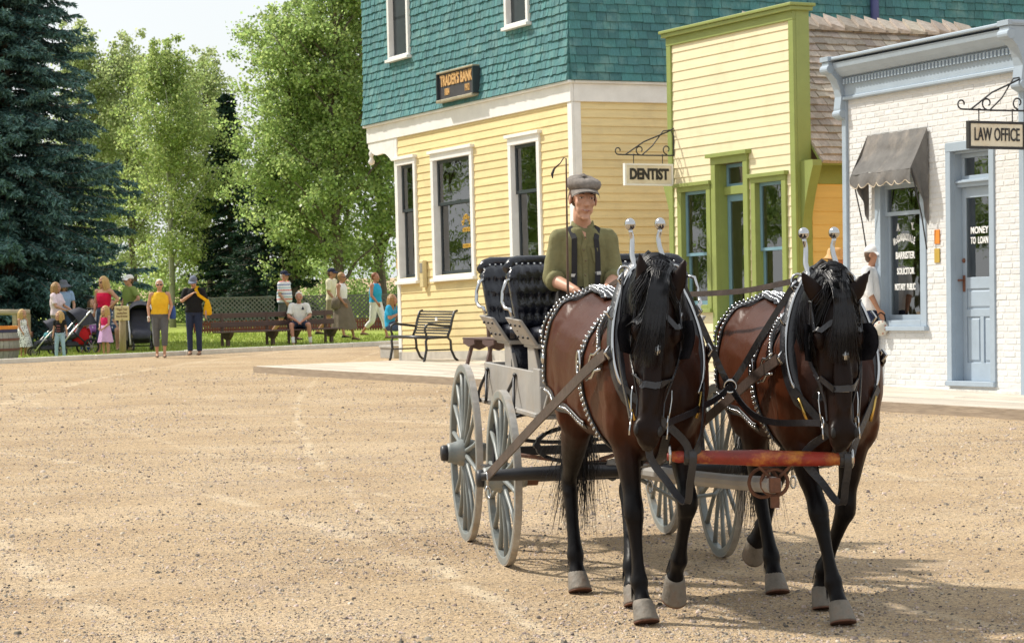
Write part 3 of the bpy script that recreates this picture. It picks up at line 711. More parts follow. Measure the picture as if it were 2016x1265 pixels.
# sight-line fit of the sign's place on the plane square to the facade
def fit_x(F, px, y):   # the cross plane on which that picture point lies y in front of the facade
    lo, hi = -3.0, 14.0
    for _ in range(60):
        m = (lo+hi)/2; o = F.I @ CAMP; r = F.I.to_3x3() @ ray(*px); xx = o.x + r.x*(y-o.y)/r.y
        lo, hi = (m, hi) if m < xx else (lo, m)
    return (lo+hi)/2
def perp_fit(F, x, pxs):
    return [F.side(*p, x) for p in pxs]
sxd = fit_x(DN, (1321, 344), -.075)
q = perp_fit(DN, sxd, ((1232, 362), (1321, 362), (1232, 327), (1321, 325)))
zq = (q[0][1]+q[1][1])/2; hq = (q[2][1]+q[3][1])/2-zq
hanging_sign(DN, sxd, zq, q[0][0], q[1][0], 'DENTIST', .27, hq, -q[0][0]+.12, WHITE, 'cream hanging board lettered DENTIST on a scrolled iron bracket', .010, .72, zq, .42)

# ================================================================== the law office
LW = Frame((-1000, 655), (1668, 500), 33.4, .009)
law = empty('law_office', LW.M, 'white painted brick office with blue-grey bracketed cornice and panelled door', 'office')
BRK = mat('white_painted_brick', (.64,.65,.655), .65, .04, 10, .2, 45, rand=.05, dirt=((.50,.47,.40), .35, 1.4))
MORT = mat('white_mortar', (.66,.655,.635), .85, .06, 12, .3)
BGR = mat('blue_grey_trim', (.33,.40,.475), .45, .05, 4, .05, 40, rand=.02)
LWX = LW.uv(2015, 400)[0]; lz0 = LW.uv(1780, 757)[1]; lz1 = LW.uv(1800, 176)[1]; lzt = LW.uv(1800, 92, -.24)[1]
def lw(l, r, b, t): return (LW.uv(*l)[0], LW.uv(*r)[0], LW.uv(*b)[1], LW.uv(*t)[1])
ww = lw((1727, 550), (1827, 550), (1775, 642), (1775, 340)); wd = lw((1867, 500), (1962, 500), (1910, 750), (1900, 278))
lh = [(ww[0]+.02, ww[1]-.02, ww[2]+.02, ww[3]-.02), (wd[0]+.02, wd[1]-.02, wd[2]-.02, wd[3]-.02)]
c0 = .08
items = []; i = 0; z = lz0-.30; bh, bl = .0745, .235
while z < lz1:
    for a, b in hole_segments(c0, LWX-.02, z, z+bh, lh):
        x = a - (bl/2 if i % 2 else 0) + (0 if a == c0 else random.uniform(0, bl)-bl)
        while x < b:
            xa, xb = max(x, a), min(x+bl-.009, b); x += bl
            if xb-xa > .03: items.append((xa, xb, z, z+bh-.010))
    z += bh; i += 1
items.sort(key=lambda q: -(q[0]+ (0 if q[2] > lz0 else -9)))
rest = G()
BRKF = mat('white_painted_brick_field', (.64,.65,.655), .65, .04, 10, .2, 45, rand=.05, island=True, dirt=((.50,.47,.40), .35, 1.4))
for k, (xa, xb, za, zb) in enumerate(items):
    g = G() if k < 298 else rest; j = random.uniform(-.0015, .0015); t = .007; r = lambda: random.uniform(-.0018, .0018)
    y0 = -.014+j
    g.add([(xa,.0,za),(xb,.0,za),(xb,.0,zb),(xa,.0,zb),(xa+t,y0+r(),za+t),(xb-t,y0+r(),za+t),(xb-t,y0+r(),zb-t),(xa+t,y0+r(),zb-t)], [(4,5,6,7),(0,1,5,4),(1,2,6,5),(2,3,7,6),(3,0,4,7)])
    if k < 298: g.done('brick', BRK, law)
tag(rest.done('brick_field', BRKF, law), kind='stuff')
g = G()
for a, b in hole_segments(0, LWX, lz0+1, lz0+1.1, lh): g.box(a, b, -.0105, .25, -.4, min(lh[0][3], lh[1][3]))
g.box(0, LWX, -.0105, .25, max(lh[0][3], lh[1][3]), lz1+.5)
lo = min(lh, key=lambda q: q[3]); hi = max(lh, key=lambda q: q[3])
for a, b in hole_segments(0, LWX, lo[3]+.01, lo[3]+.02, [hi]): g.box(a, b, -.0085, .2495, lo[3], hi[3])
g.box(lh[0][0], lh[0][1], -.0105, .25, -.4, lh[0][2])
g.box(lh[1][0], lh[1][1], -.0105, .25, -.4, lh[1][2])
g.box(LWX-.2, LWX, .25, 8, -.4, lz1+.5); g.box(0, .2, .25, 8, -.4, lz1+.5)
g.done('wall_core', MORT, law)
PLIN = mat('rough_white_render', (.62,.61,.57), .9, .15, 5, .8, 14)
g = G(); g.box(c0, LWX-.02, -.035, -.005, -.4, lz0-.02); g.done('plinth', PLIN, law, bev=.01)
part_box(law, 'corner_pilaster', BGR, -.03, c0, -.05, .02, -.3, lz1+.05); part_box(law, 'corner_pilaster', BGR, LWX-.02, LWX+.09, -.05, .02, -.3, lz1+.05)
part_box(law, 'side_wall', BGR, LWX+.001, LWX+.085, .0205, 8, -.3, lzt-.1)
part_box(law, 'side_wall', ORG, -.03, -.001, .0205, 8, -.3, lz1)
# cornice: moulding, frieze, dentils, overhang, end brackets
H_ = lzt-lz1
part_box(law, 'cornice_frieze', BGR, -.03, LWX+.09, -.055, .02, lz1+.05, lz1+.62*H_)
g = G(); g.box(-.05, LWX+.11, -.085, .02, lz1, lz1+.05); g.done('lower_moulding', BGR, law, bev=.012)
zd = lz1+.42*H_; dnt = G(); dnt.box(0, .042, -.10, -.055, zd, zd+.15*H_); dme = dnt.mesh('dentil', BGR)
x = .1
while x < LWX-.02: link(dme, 'dentil', law, Matrix.Translation((x, 0, 0))); x += .082
prof = [(-.055, lz1+.62*H_), (-.11, lz1+.64*H_), (-.17, lz1+.74*H_), (-.22, lz1+.86*H_), (-.235, lzt), (.1, lzt+.03), (.1, lz1+.62*H_)]
g = G(); g.prism([(p[0], p[1]) for p in prof], -.10, LWX+.16, 'x'); g.done('cornice', BGR, law)
g = G(); g.box(-.12, LWX+.2, -.27, .12, lzt+.031, lzt+.075); g.done('cornice_cap', BGR, law, bev=.012)
for xa, xb in ((-.12, .06), (LWX-.03, LWX+.17)):
    pr = [(-.05, lz1-.25), (-.11, lz1-.22), (-.12, lz1-.1), (-.10, lz1+.05), (-.12, lz1+.30*H_), (-.17, lz1+.55*H_), (-.25, lz1+.72*H_), (-.29, lz1+.80*H_), (-.29, lzt+.02), (-.0, lzt+.02), (-.0, lz1-.25)]
    g = G(); g.prism(pr, xa, xb, 'x'); g.box(xa-.02, xb+.02, -.31, .0, lzt+.021, lzt+.085)
    g.tube([(xa-.012, -.26, lz1+.84*H_), (xb+.012, -.26, lz1+.84*H_)], .06, 12); g.tube([(xa-.012, -.085, lz1-.17), (xb+.012, -.085, lz1-.17)], .055, 12); g.done('cornice_bracket', BGR, law, bev=.004)
BLIND = mat('cream_blind', (.62,.58,.45), .9, .08, 4)
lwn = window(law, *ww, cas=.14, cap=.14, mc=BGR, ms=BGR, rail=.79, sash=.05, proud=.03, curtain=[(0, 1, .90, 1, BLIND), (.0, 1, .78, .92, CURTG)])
WLET = mat('white_sign_lettering', (.82,.82,.80), .5, .05, 20)
def lawtext(parent, s, px, py, size, w, y=.096):
    x, z = LW.uv(px, py, y); letters(parent, s, x, z, y, size, WLET, 1, .002, .003, w=w)
lawtext(lwn, 'A.', 1769, 448, .13, .085); lawtext(lwn, 'Y.', 1797, 446, .13, .075)
for i, ch in enumerate('McCORQUODALE'):
    t = (i-5.5)/5.5; x, z = LW.uv(1780, 470, .096)
    letters(lwn, ch, x+t*.245, z-.055*t*t+.02, .096, .125, WLET, .42, .003, .003, rot=t*.22)
lawtext(lwn, 'BARRISTER', 1782, 503, .125, .46); lawtext(lwn, 'SOLICITOR', 1783, 534, .115, .42); lawtext(lwn, 'NOTARY  PUBLIC', 1782, 565, .115, .50)
# panelled door with transom
a, b, c, d = wd; cs = .11
g = G(); g.box(a, a+cs, -.035, .03, c, d-.11); g.box(b-cs, b, -.035, .03, c, d-.11); g.box(a, b, -.039, .03, d-.11, d)
g.box(a+.085, a+cs, .03, .18, c, d-.11); g.box(b-cs, b-.085, .03, .18, c, d-.11); g.box(a+cs, b-cs, .03, .18, d-.135, d-.11)
g.box(a-.0, b+.0, -.06, .18, c-.06, c+.0)
e, f = a+cs, b-cs; ztb = LW.uv(1920, 357, .06)[1]; g.box(e, f, .06, .18, ztb-.055, ztb+.035); g.box(e, f, .03, .18, ztb-.005, ztb+.02)
ld = g.done('office_doorway', BGR, law, bev=.004)
gz0 = LW.uv(1925, 545, .14)[1]; gz1 = LW.uv(1925, 388, .14)[1]; dt = ztb-.055
g = G(); y0, y1 = .13, .17; st = .085
g.box(e, e+st, y0, y1, c, dt); g.box(f-st, f, y0, y1, c, dt); g.box(e+st, f-st, y0, y1, gz1, dt); g.box(e+st, f-st, y0, y1, gz0-.14, gz0)
zm = c+.62*(gz0-c); g.box(e+st, f-st, y0, y1, zm, zm+.09); g.box(e+st, f-st, y0, y1, c, c+.22); mx_ = (e+f)/2; g.box(mx_-.04, mx_+.04, y0, y1, c+.22, zm)
g.box(e+st, f-st, y0+.018, y1, c+.2, gz0-.1)
for (pa, pb, pc, pd) in ((e+st+.035, f-st-.035, zm+.125, gz0-.175), (e+st+.03, mx_-.07, c+.255, zm-.035), (mx_+.07, f-st-.03, c+.255, zm-.035)):
    g.hexa([(pa,y0+.004,pc),(pb,y0+.004,pc),(pb,y0+.02,pc-.02),(pa,y0+.02,pc-.02),(pa,y0+.004,pd),(pb,y0+.004,pd),(pb,y0+.02,pd+.02),(pa,y0+.02,pd+.02)])
g.box(e, f, y0-.005, y1, ztb+.035, ztb+.085); g.box(e, f, y0-.005, y1, d-.19, d-.135); g.box(e, e+.06, y0-.005, y1, ztb+.085, d-.19); g.box(f-.06, f, y0-.005, y1, ztb+.085, d-.19)
g.done('door', BGR, ld, bev=.004)
g = G(); g.box(e+st-.004, f-st+.004, y0+.014, y0+.02, gz0-.004, gz1+.004); g.box(e+.056, f-.056, y0+.012, y0+.018, ztb+.08, d-.186); g.done('pane', GLASS, ld)
g = G(); g.box(e+st, f-st, .20, .205, gz0+(gz1-gz0)*.42, gz1); g.done('door_blind', BLIND, ld)
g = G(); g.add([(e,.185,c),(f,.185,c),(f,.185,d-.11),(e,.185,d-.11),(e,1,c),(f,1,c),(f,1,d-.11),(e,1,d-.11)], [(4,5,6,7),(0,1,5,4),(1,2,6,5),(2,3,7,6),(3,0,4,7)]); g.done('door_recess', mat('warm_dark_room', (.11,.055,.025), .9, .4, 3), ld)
x = e+.045; RUST = mat('rust_brown_lock', (.16,.06,.03), .5, .2, 12)
zh = LW.uv(1897, 558, .13)[1]; g = G(); g.box(x-.022, x+.022, y0-.012, y0, zh-.10, zh+.10); g.tube([(x, y0-.01, zh+.04), (x, y0-.06, zh+.04)], .012, 8); g.tube([(x-.06, y0-.06, zh+.04), (x+.02, y0-.06, zh+.04)], .013, 8); g.ell((x, y0-.006, zh+.28), (.03, .02, .03), 8, 6); g.done('door_handle', RUST, ld)
mxd = LW.uv(1928, 450, .14)[0]; mw_ = LW.uv(1946, 460, .14)[0]-LW.uv(1911, 460, .14)[0]
for s_, py in (('MONEY', 453), ('TO  LOAN', 473)):
    z = LW.uv(1930, py, .13)[1]; letters(ld, s_, mxd, z, y0+.011, .115, WLET, .58, .002, .003, w=mw_)
# two small plates on the brick
PLO = mat('orange_plate', (.72,.24,.03), .5, .08, 8); PLG = mat('mustard_plate', (.45,.30,.05), .5, .1, 8)
for py, mm in ((466, PLO), (503, PLG)):
    x, z = LW.uv(1848, py); part_box(law, 'wall_plate', mm, x-.06, x+.06, -.028, -.0145, z-.088, z+.088, bev=.003)
# awning: thing of its own
CANV = mat('grey_awning_canvas', (.135,.13,.125), .9, .2, 4, .5, 8, dirt=((.36,.31,.26), .7, 1.6))
xa0, za = LW.uv(1713, 268); xa1, _ = LW.uv(1831, 253); za = (LW.uv(1713, 266)[1]+LW.uv(1831, 252)[1])/2
awn = empty('window_awning', LW.M @ Matrix.Translation((0, -.02, 0)), 'sagging dark grey canvas awning over the lettered office window', 'awning')
def drop(px, py, y): return LW.uv(px, py, y)
zm_ = (LW.uv(1692, 308, -.12)[1]+LW.uv(1822, 290, -.12)[1])/2; zl = (LW.uv(1680, 345, -.27)[1]+LW.uv(1815, 328, -.27)[1])/2
g = G(); nx, ny = 34, 14; vs = []
for j in range(ny+1):
    t = j/ny
    yy = -.02-.09*min(t*2, 1)-.16*max(0, t*2-1); zz = za+(zm_-za)*min(t*2, 1)+(zl-zm_)*max(0, t*2-1)
    for i in range(nx+1):
        s_ = i/nx; wob = .018*mnoise.noise((s_*5, t*4, 1)) + .012*mnoise.noise((s_*13, t*3, 4)) - .02*sin(pi*s_)*sin(2*pi*min(1, t))
        vs.append((xa0+(xa1-xa0)*s_, yy+wob, zz+wob*.8))
g.add(vs, [(j*(nx+1)+i, j*(nx+1)+i+1, (j+1)*(nx+1)+i+1, (j+1)*(nx+1)+i) for j in range(ny) for i in range(nx)])
g.done('canopy', CANV, awn, smooth=True)
g = G(); vs = []; N = 84; yv = -.27
for i in range(N+1):
    s_ = i/N; x = xa0+(xa1-xa0)*s_; dz = .13+.055*abs(sin(s_*pi*6.5)); wob = .015*sin(s_*21)
    vs += [(x, yv+wob*.2, zl), (x, yv-.02+wob, zl-dz*.6), (x, yv-.01+wob*1.3, zl-dz)]
g.add(vs, [q for i in range(N) for q in ((3*i, 3*i+1, 3*i+4, 3*i+3), (3*i+1, 3*i+2, 3*i+5, 3*i+4))]); va = g.done('valance', CANV, awn, smooth=True)
g = G(); g.tube([(xa0+(xa1-xa0)*i/N, yv-.013+.0195*sin(i/N*21), zl-(.13+.055*abs(sin(i/N*pi*6.5)))) for i in range(N+1)], .006, 5); g.done('scalloped_binding', mat('cream_binding', (.55,.47,.36), .9, .1, 9), va)
for x, sgn in ((xa0, -1), (xa1, 1)):
    g = G(); vs = []; n = 10
    top = [(-.02, za), (-.32, zm_), (-.62, zl)]
    zbot = LW.uv(1830, 470, -.1)[1]
    for i in range(n+1):
        t = i/n; yy = -.02-.25*t; zt = za+(zm_-za)*min(t*2, 1)+(zl-zm_)*max(0, t*2-1)
        zb = zl-.16-(1-t)*.55*(1 if sgn > 0 else .8)
        for k in range(9):
            u = k/8; vs.append((x+.03*sin(t*9+u*3)*u*1.2*1, yy*(1-.35*u*u), zt+(zb-zt)*u))
    g.add(vs, [(i*9+k, i*9+k+1, (i+1)*9+k+1, (i+1)*9+k) for i in range(n) for k in range(8)]); g.done('side_flap', CANV, awn, smooth=True)
    g = G(); g.tube([(x, -.25, zl), (x+.02, -.12, zl-.6), (x+.03, -.06, zl-1.0)], .009, 6); g.done('stay_rod', IRON, awn)
# LAW OFFICE hanging sign
sxl = fit_x(LW, (2012, 265), -.09)
q = perp_fit(LW, sxl, ((1909, 290), (2012, 288), (1909, 246), (2012, 242)))
zq = (q[0][1]+q[1][1])/2; hq = (q[2][1]+q[3][1])/2-zq
hanging_sign(LW, sxl, zq, q[0][0], q[1][0], 'LAW OFFICE', .265, hq, -q[0][0]+.10, BLKP, 'black framed cream board lettered LAW OFFICE on a scrolled iron bracket', .002, .50, zq, .42)
# ------------------------------------------------------------------ trees
BARK = mat('grey_bark', (.15,.12,.09), .9, .25, 6, .6, 20, streak=(3, 3, .6))
PALEB = mat('pale_aspen_bark', (.36,.35,.29), .85, .25, 5, .4, 16)
LEAFS = {
 'bright': mat('aspen_leaf', (.41,.50,.18), .38, .15, .9, island=True, rand=.42, hue=.022, trans=.62, spec=.6),
 'pale': mat('pale_aspen_leaf', (.44,.51,.24), .38, .15, .9, island=True, rand=.40, hue=.022, trans=.62, spec=.6),
 'deep': mat('poplar_leaf', (.37,.48,.165), .38, .18, .9, island=True, rand=.45, hue=.02, trans=.62, spec=.6)}
def limb_pts(rng, a, b, wob, n=7):
    a, b = V(a), V(b); out = []
    for i in range(n+1):
        t = i/n; p = a.lerp(b, t); s_ = wob*sin(pi*t)
        out.append(p + V((rng.normal(0, s_), rng.normal(0, s_), 0)))
    return out
def leaf_mesh(rng, C, sig, per, size, m, name='crown'):
    """leaf-sized faces clustered round the twig ends C"""
    n = len(C); c = np.repeat(np.asarray(C, np.float32), per, 0); s = np.repeat(np.asarray(sig, np.float32), per)
    p = c + rng.normal(0, 1, (n*per, 3))*s[:, None]*np.array([1, 1, .75]); N = len(p)
    d = rng.normal(0, 1, (N, 3)); d[:, 2] -= .35; d /= np.linalg.norm(d, axis=1)[:, None]
    u = np.cross(d, rng.normal(0, 1, (N, 3))); u /= np.linalg.norm(u, axis=1)[:, None]
    L = (size*rng.uniform(.65, 1.35, N))[:, None]; w_ = L*.42
    P = np.stack([p, p+d*L*.45+u*w_, p+d*L, p+d*L*.45-u*w_], 1)
    return np_mesh(name, P.reshape(-1, 3), np.arange(N*4), 4, m)
def broadleaf(seed, H, R, base, leaf, bark, per=80, nc=230, size=.092, name='aspen_tree', spire=1.0, lean=0.0, tr=.11):
    rng = np.random.default_rng(seed); me = {}
    g = G(); top = V((lean, 0, H*.97))
    tp = limb_pts(rng, (0, 0, -.1), top, .05*H/9, 10); g.tube(tp, [tr*(1-.9*i/10)+.012 for i in range(11)], 8)
    C, sg = [], []
    nl = 26
    for k in range(nl):
        t = base/H + (1-base/H)*((k+rng.random())/nl)**.9*.97; p0 = tp[0].lerp(top, t)
        f = (t*H-base)/(H-base); prof = sin(pi*min(1, .12+.88*f)**.75) if f < .6 else (1-(f-.6)/.4)**.7*.98
        r = R*max(.14, prof)*rng.uniform(.65, 1.12); a = rng.uniform(0, 2*pi)
        up = r*rng.uniform(.35, 1.1)*spire
        p1 = p0 + V((cos(a)*r, sin(a)*r, up)); 
        if p1.z > H: p1.z = H - rng.uniform(0, .3)
        lp = limb_pts(rng, p0, p1, .05*r, 5); g.tube(lp, [tr*.42*(1-t*.6)*(1-.85*i/5)+.006 for i in range(6)], 5)
        m = max(3, int(nc/nl*(.45+.9*prof)))
        for j in range(m):
            u = rng.uniform(.30, 1.05); q = p0.lerp(p1, u); sp = .24*r+.18
            C.append((q.x+rng.normal(0, sp), q.y+rng.normal(0, sp), q.z+rng.normal(0, sp*.8))); sg.append(rng.uniform(.13, .27))
    for j in range(30): a = j % 5*1.26; q = (j//5)/5; C.append((lean+cos(a)*R*.34*(j % 5 > 0)+rng.normal(0, .07), sin(a)*R*.34+rng.normal(0, .07), H*(.86+.05*((j*7) % 3))+q*.9)); sg.append(.15-.07*q)
    tm = g.mesh('trunk', bark, smooth=True); cm = leaf_mesh(rng, C, sg, per, size, leaf)
    return tm, cm
def plant_tree(name, meshes, px, Y, label, group=None, rot=0, s=1.0, cat='tree', z=0):
    p = at_depth(px, 600, Y); r = empty(name, yawM((p.x, p.y, z), rot, s), label, cat, group)
    link(meshes[0], 'trunk', r); link(meshes[1], 'crown', r); return r
B1 = broadleaf(21, 9.2, 1.75, 1.4, LEAFS['bright'], PALEB, per=105, nc=250, spire=1.7)
B2 = broadleaf(22, 10.4, 2.0, 1.3, LEAFS['deep'], BARK, per=108, nc=310, tr=.15, spire=1.6)
B3 = broadleaf(23, 8.8, 1.25, 1.6, LEAFS['pale'], BARK, per=70, nc=200, spire=1.4)
GT = 'leafy trees along the lawn behind the street'
plant_tree('aspen_tree', B1, 340, 84.0, 'broad bright green aspen between the blue spruce and the dark spruce', GT, .4, .98)
plant_tree('aspen_tree', B3, 412, 88, 'slim pale aspen rising just left of the dark narrow spruce', GT, 2.2, 1.02)
plant_tree('aspen_tree', B3, 262, 89.6, 'slim pale aspen close to the right edge of the big blue spruce', GT, 1.0, 1.10)
plant_tree('aspen_tree', B3, 165, 89.4, 'greyish aspen partly hidden behind the big blue spruce', GT, 4.0, 1.14)
plant_tree('poplar_tree', B2, 578, 79.5, 'tall deep green poplar right of the dark narrow spruce', GT, .3, .93)
plant_tree('poplar_tree', B2, 668, 78.4, 'tallest deep green poplar above the walking couple', GT, 2.4, 1.12)
plant_tree('poplar_tree', B2, 752, 80.6, 'dense poplar with thick trunk beside the bank corner', GT, 4.4, 1.25)
plant_tree('aspen_tree', B1, 225, 96.7, 'far bushy aspen behind the slim pale one by the spruce', GT, 3.0, 0.83)
plant_tree('aspen_tree', B1, 640, 95.7, 'far bushy aspen standing behind the two poplars', GT, 1.7, 0.99)
# low brush filling the shade under the trees
def brush(seed, u0, u1, Y, h, n, leaf, label):
    rng = np.random.default_rng(seed); a, b = at_depth(u0, 600, Y), at_depth(u1, 600, Y+2)
    C = [(a.x+(b.x-a.x)*t, a.y+(b.y-a.y)*t+rng.normal(0, .8), abs(rng.normal(0, h*.55))+.1) for t in rng.random(n)]
    o = link(leaf_mesh(rng, C, rng.uniform(.15, .35, n), 70, .10, leaf, 'undergrowth'), 'undergrowth'); tag(o, kind='stuff')
brush(5, 150, 830, 92, 2.2, 420, LEAFS['deep'], '')
# spruces
NEED = mat('blue_spruce_needles', (.045,.105,.095), .55, .2, 1.5, island=True, rand=.40, hue=.02, spec=.35)
TIPM = mat('spruce_tip_growth', (.125,.235,.215), .5, .2, 1.5, island=True, rand=.35, hue=.02, spec=.35)
DNEED = mat('dark_spruce_needles', (.022,.055,.036), .6, .2, 1.5, island=True, rand=.4, hue=.02, spec=.3)
DTIP = mat('dark_spruce_tip', (.04,.09,.055), .6, .2, 1.5, island=True, rand=.4, hue=.02, spec=.3)
def spruce(seed, H, R, zmax, mats, whorl=.27, nb=9, dens=1.0):
    rng = np.random.default_rng(seed); g = G(); g.tube([(0, 0, -.1), (0, 0, H*.5), (0, 0, H)], [.17*H/13, .1*H/13, .01], 8)
    O, D, T, LL = [], [], [], []
    z = .35
    while z < zmax:
        Rz = R*(1-z/H)**.85*rng.uniform(.86, 1.1) + .05
        for k in range(nb):
            a = 2*pi*(k+rng.random()*.8)/nb; L = Rz*rng.uniform(.72, 1.10); dr = rng.uniform(.12, .42); z0 = z+rng.uniform(-.12, .12)
            pts = []
            for i in range(9):
                t = i/8; pts.append((cos(a)*L*t, sin(a)*L*t, z0 + L*(.16*t - dr*1.5*t*t + .16*t**4)))
            pts = np.array(pts); g.tube([V(p) for p in pts[::2]], [.022*(1-.2*i) for i in range(5)], 4)
            ns = max(6, int(L*9*dens))
            for i in range(ns):
                t = .12+.88*(i+rng.random())/ns; x = t*8; j = min(7, int(x)); p = pts[j]+(pts[j+1]-pts[j])*(x-j); fw = pts[j+1]-pts[j]; fw /= np.linalg.norm(fw)
                sd = np.array([-sin(a), cos(a), 0])
                for sgn in (-1, 1, 0):
                    tl = (.16+.34*L*.35*(1-t))*rng.uniform(.7, 1.2) if sgn else .15
                    dirn = fw*.62 + sd*sgn*.72 + np.array([0, 0, -.42+rng.normal(0, .22)]); dirn /= np.linalg.norm(dirn)
                    m = int(7*dens)+2
                    for q in range(m):
                        u = (q+rng.random())/m; O.append(p+dirn*tl*u); dd = dirn + rng.normal(0, .55, 3); D.append(dd/np.linalg.norm(dd)); T.append(t > .72 or u > .72); LL.append(rng.uniform(.055, .105))
        z += whorl*rng.uniform(.85, 1.15)
    O, D, T, LL = np.array(O), np.array(D), np.array(T), np.array(LL)[:, None]
    side = np.cross(D, rng.normal(0, 1, D.shape)); side /= np.linalg.norm(side, axis=1)[:, None]
    P = np.stack([O-side*LL*.3, O+side*LL*.3, O+D*LL*1.25+side*LL*.05], 1)
    me = np_mesh('crown', P.reshape(-1, 3), np.arange(len(O)*3), 3, mats)
    tip = (T & (rng.random(len(T)) < .75)).astype(np.int32); me.polygons.foreach_set('material_index', tip)
    return g.mesh('trunk', BARK, smooth=True), me
plant_tree('blue_spruce_tree', spruce(31, 13.8, 3.5, 10.4, [NEED, TIPM], .21, 12, 1.15), 22, 64, 'huge drooping blue spruce behind the waiting families', None, .5, 1.06)
plant_tree('dark_spruce_tree', spruce(32, 6.9, 1.55, 6.9, [DNEED, DTIP], .22, 8), 456, 85, 'narrow dark pointed spruce between the aspens and poplars', None, 0, 1.13)
plant_tree('dark_spruce_tree', spruce(33, 5.4, 2.0, 5.4, [DNEED, DTIP], .24, 8), 530, 80, 'short wide dark spruce in the shade behind the seated man')
# trees across the street, outside the picture: the window panes mirror them
for i, (x, y, s_) in enumerate(((-20, 54, .95), (-26, 62, 1.15), (-33, 68, 1.2), (-23, 46, 1.0), (-31, 54, 1.15), (-19, 39, .9), (-16, 62, 1.0), (-22, 70, 1.2), (-28, 57, 1.25), (-24, 66, 1.2))):
    r = empty('street_tree', yawM((x, y, 0), i*1.3, s_), 'leafy poplar beyond the left edge of the lawn, mirrored in the window panes', 'tree', 'poplars mirrored in the panes')
    link(B2[0], 'trunk', r); link(B2[1], 'crown', r)
# lattice screen and low red picket fence at the back of the lawn
LAT = mat('white_lattice', (.15,.15,.14), .7, .1, 5)  # white slats coloured dark grey, the dimness of their shade put into the paint
REDP = mat('red_brown_picket', (.20,.055,.04), .75, .2, 6, rand=.1)
def lattice_panel():
    g = G(); W_, H_ = 2.3, .95; st = .135
    for s_ in (1, -1):
        k = -H_
        while k < W_:
            a = max(0, k); b = min(W_, k+H_)
            if b-a > .03:
                za, zb = (a-k, b-k) if s_ > 0 else (H_-(a-k), H_-(b-k))
                g.bar((a, .006*s_, za), (b, .006*s_, zb), .038, .010, (0, 1, 0))
            k += st
    lm = g.mesh('lattice_slats', LAT)
    g = G(); g.box(-.05, 0, -.03, .03, -.15, 1.05); g.box(0, W_, -.02, .02, -.03, 0); g.box(0, W_, -.02, .02, H_, H_+.05); return lm, g.mesh('frame', LAT)
lm, fm = lattice_panel()
for i, px in enumerate((392, 590)):
    p = at_depth(px, 600, 77); r = empty('lattice_fence', yawM(p*1, 0), ('white lattice screen behind the long brown bench', 'white lattice screen behind the walking couple')[i], 'fence'); r.location.z = .06
    for k in range(1 if i == 0 else 2):
        M = Matrix.Translation((k*2.35, 0, 0)); tag(link(lm, 'lattice_slats', r, M), kind='stuff'); link(fm, 'frame', r, M)
pf = empty('picket_fence', yawM(at_depth(380, 600, 73.5), 0), 'low red-brown picket fence at the back of the lawn', 'fence'); pf.location.z = .03
g = G()
for i in range(82): g.box(i*.075, i*.075+.05, -.012, .012, .02, .36+.01*(i % 3))
tag(g.done('picket_row', REDP, pf), kind='stuff'); g = G(); g.box(0, 6.2, .0125, .05, .09, .14); g.done('rail', REDP, pf); g = G(); g.box(0, 6.2, .0125, .05, .25, .30); g.done('rail', REDP, pf)
# ------------------------------------------------------------------ the carriage.  local x forward, y to its left, z up; origin under the front axle
TH = radians(9.9)
CARM = Matrix(((sin(TH), cos(TH), 0, .56), (-cos(TH), sin(TH), 0, 14.59), (0, 0, 1, 0), (0, 0, 0, 1)))
car = empty('carriage', CARM, 'grey two-seat open carriage with black buttoned leather and spoked wheels', 'carriage')
CGREY = mat('dusty_grey_paint', (.30,.285,.265), .5, .10, 4, .1, 30, rand=.03, dirt=((.36,.28,.19), .5, 2.5))
WGREY = mat('wheel_grey_paint', (.185,.205,.20), .45, .10, 6, .1, 40, dirt=((.42,.32,.20), .6, 5))
TYRE = mat('worn_steel_tyre', (.38,.36,.33), .45, .2, 10, .1, 50, metal=.2, dirt=((.42,.30,.18), .8, 6))
LEATH = mat('black_leather', (.008,.009,.016), .24, .3, 12, .2, 60, spec=.5)
BLKM = mat('black_iron_paint', (.018,.018,.022), .45, .2, 10)
RUSTY = mat('rusty_iron', (.13,.055,.03), .75, .3, 14, .3)
CHR = mat('bright_nickel', (.50,.50,.50), .15, .05, 10, metal=1.0)
def wheel(R, ns, side):
    """rim (the part) > tyre, hub, spoke; local y is the axle, + outward"""
    ME = {}
    prof = [(R-.052, -.017), (R-.052, .017), (R-.044, .021), (R-.008, .021), (R-.008, -.021), (R-.044, -.021)]
    g = G(); N = 56
    g.rings([[V((r*cos(2*pi*i/N), y, r*sin(2*pi*i/N))) for r, y in prof] for i in range(N)], closed=True); ME['rim'] = g.mesh('rim', WGREY)
    pr = [(R-.009, -.019), (R-.009, .019), (R, .019), (R, -.019)]
    g = G(); g.rings([[V((r*cos(2*pi*i/N), y, r*sin(2*pi*i/N))) for r, y in pr] for i in range(N)], closed=True); ME['tyre'] = g.mesh('tyre', TYRE)
    g = G(); g.lathe([(.0,-.13),(.055,-.13),(.062,-.10),(.075,-.06),(.085,-.03),(.085,.03),(.072,.06),(.062,.10),(.062,.115),(.048,.118),(.046,.135),(.04,.145),(.0,.145)], 20, Matrix.Rotation(-pi/2, 4, 'X'), cap=False); ME['hub'] = g.mesh('hub', WGREY, smooth=True)
    g = G(); g.lathe([(.05,.119),(.052,.12),(.05,.148),(.043,.158),(0,.16)], 18, Matrix.Rotation(-pi/2, 4, 'X'), cap=False); ME['hub_cap'] = g.mesh('hub_cap', BLKM, smooth=True)
    g = G(); dish = .035
    g.tube([(0, dish*.2, .07), (0, dish*.15, .16), (0, .0, R*.6), (0, -.0, R-.046)], [.017, .0145, .0125, .015], 8, flat=1.0, up=(0, 1, 0)); ME['spoke'] = g.mesh('spoke', WGREY, smooth=True)
    return ME
WF = wheel(.502, 14, 1); WR = wheel(.553, 16, 1)
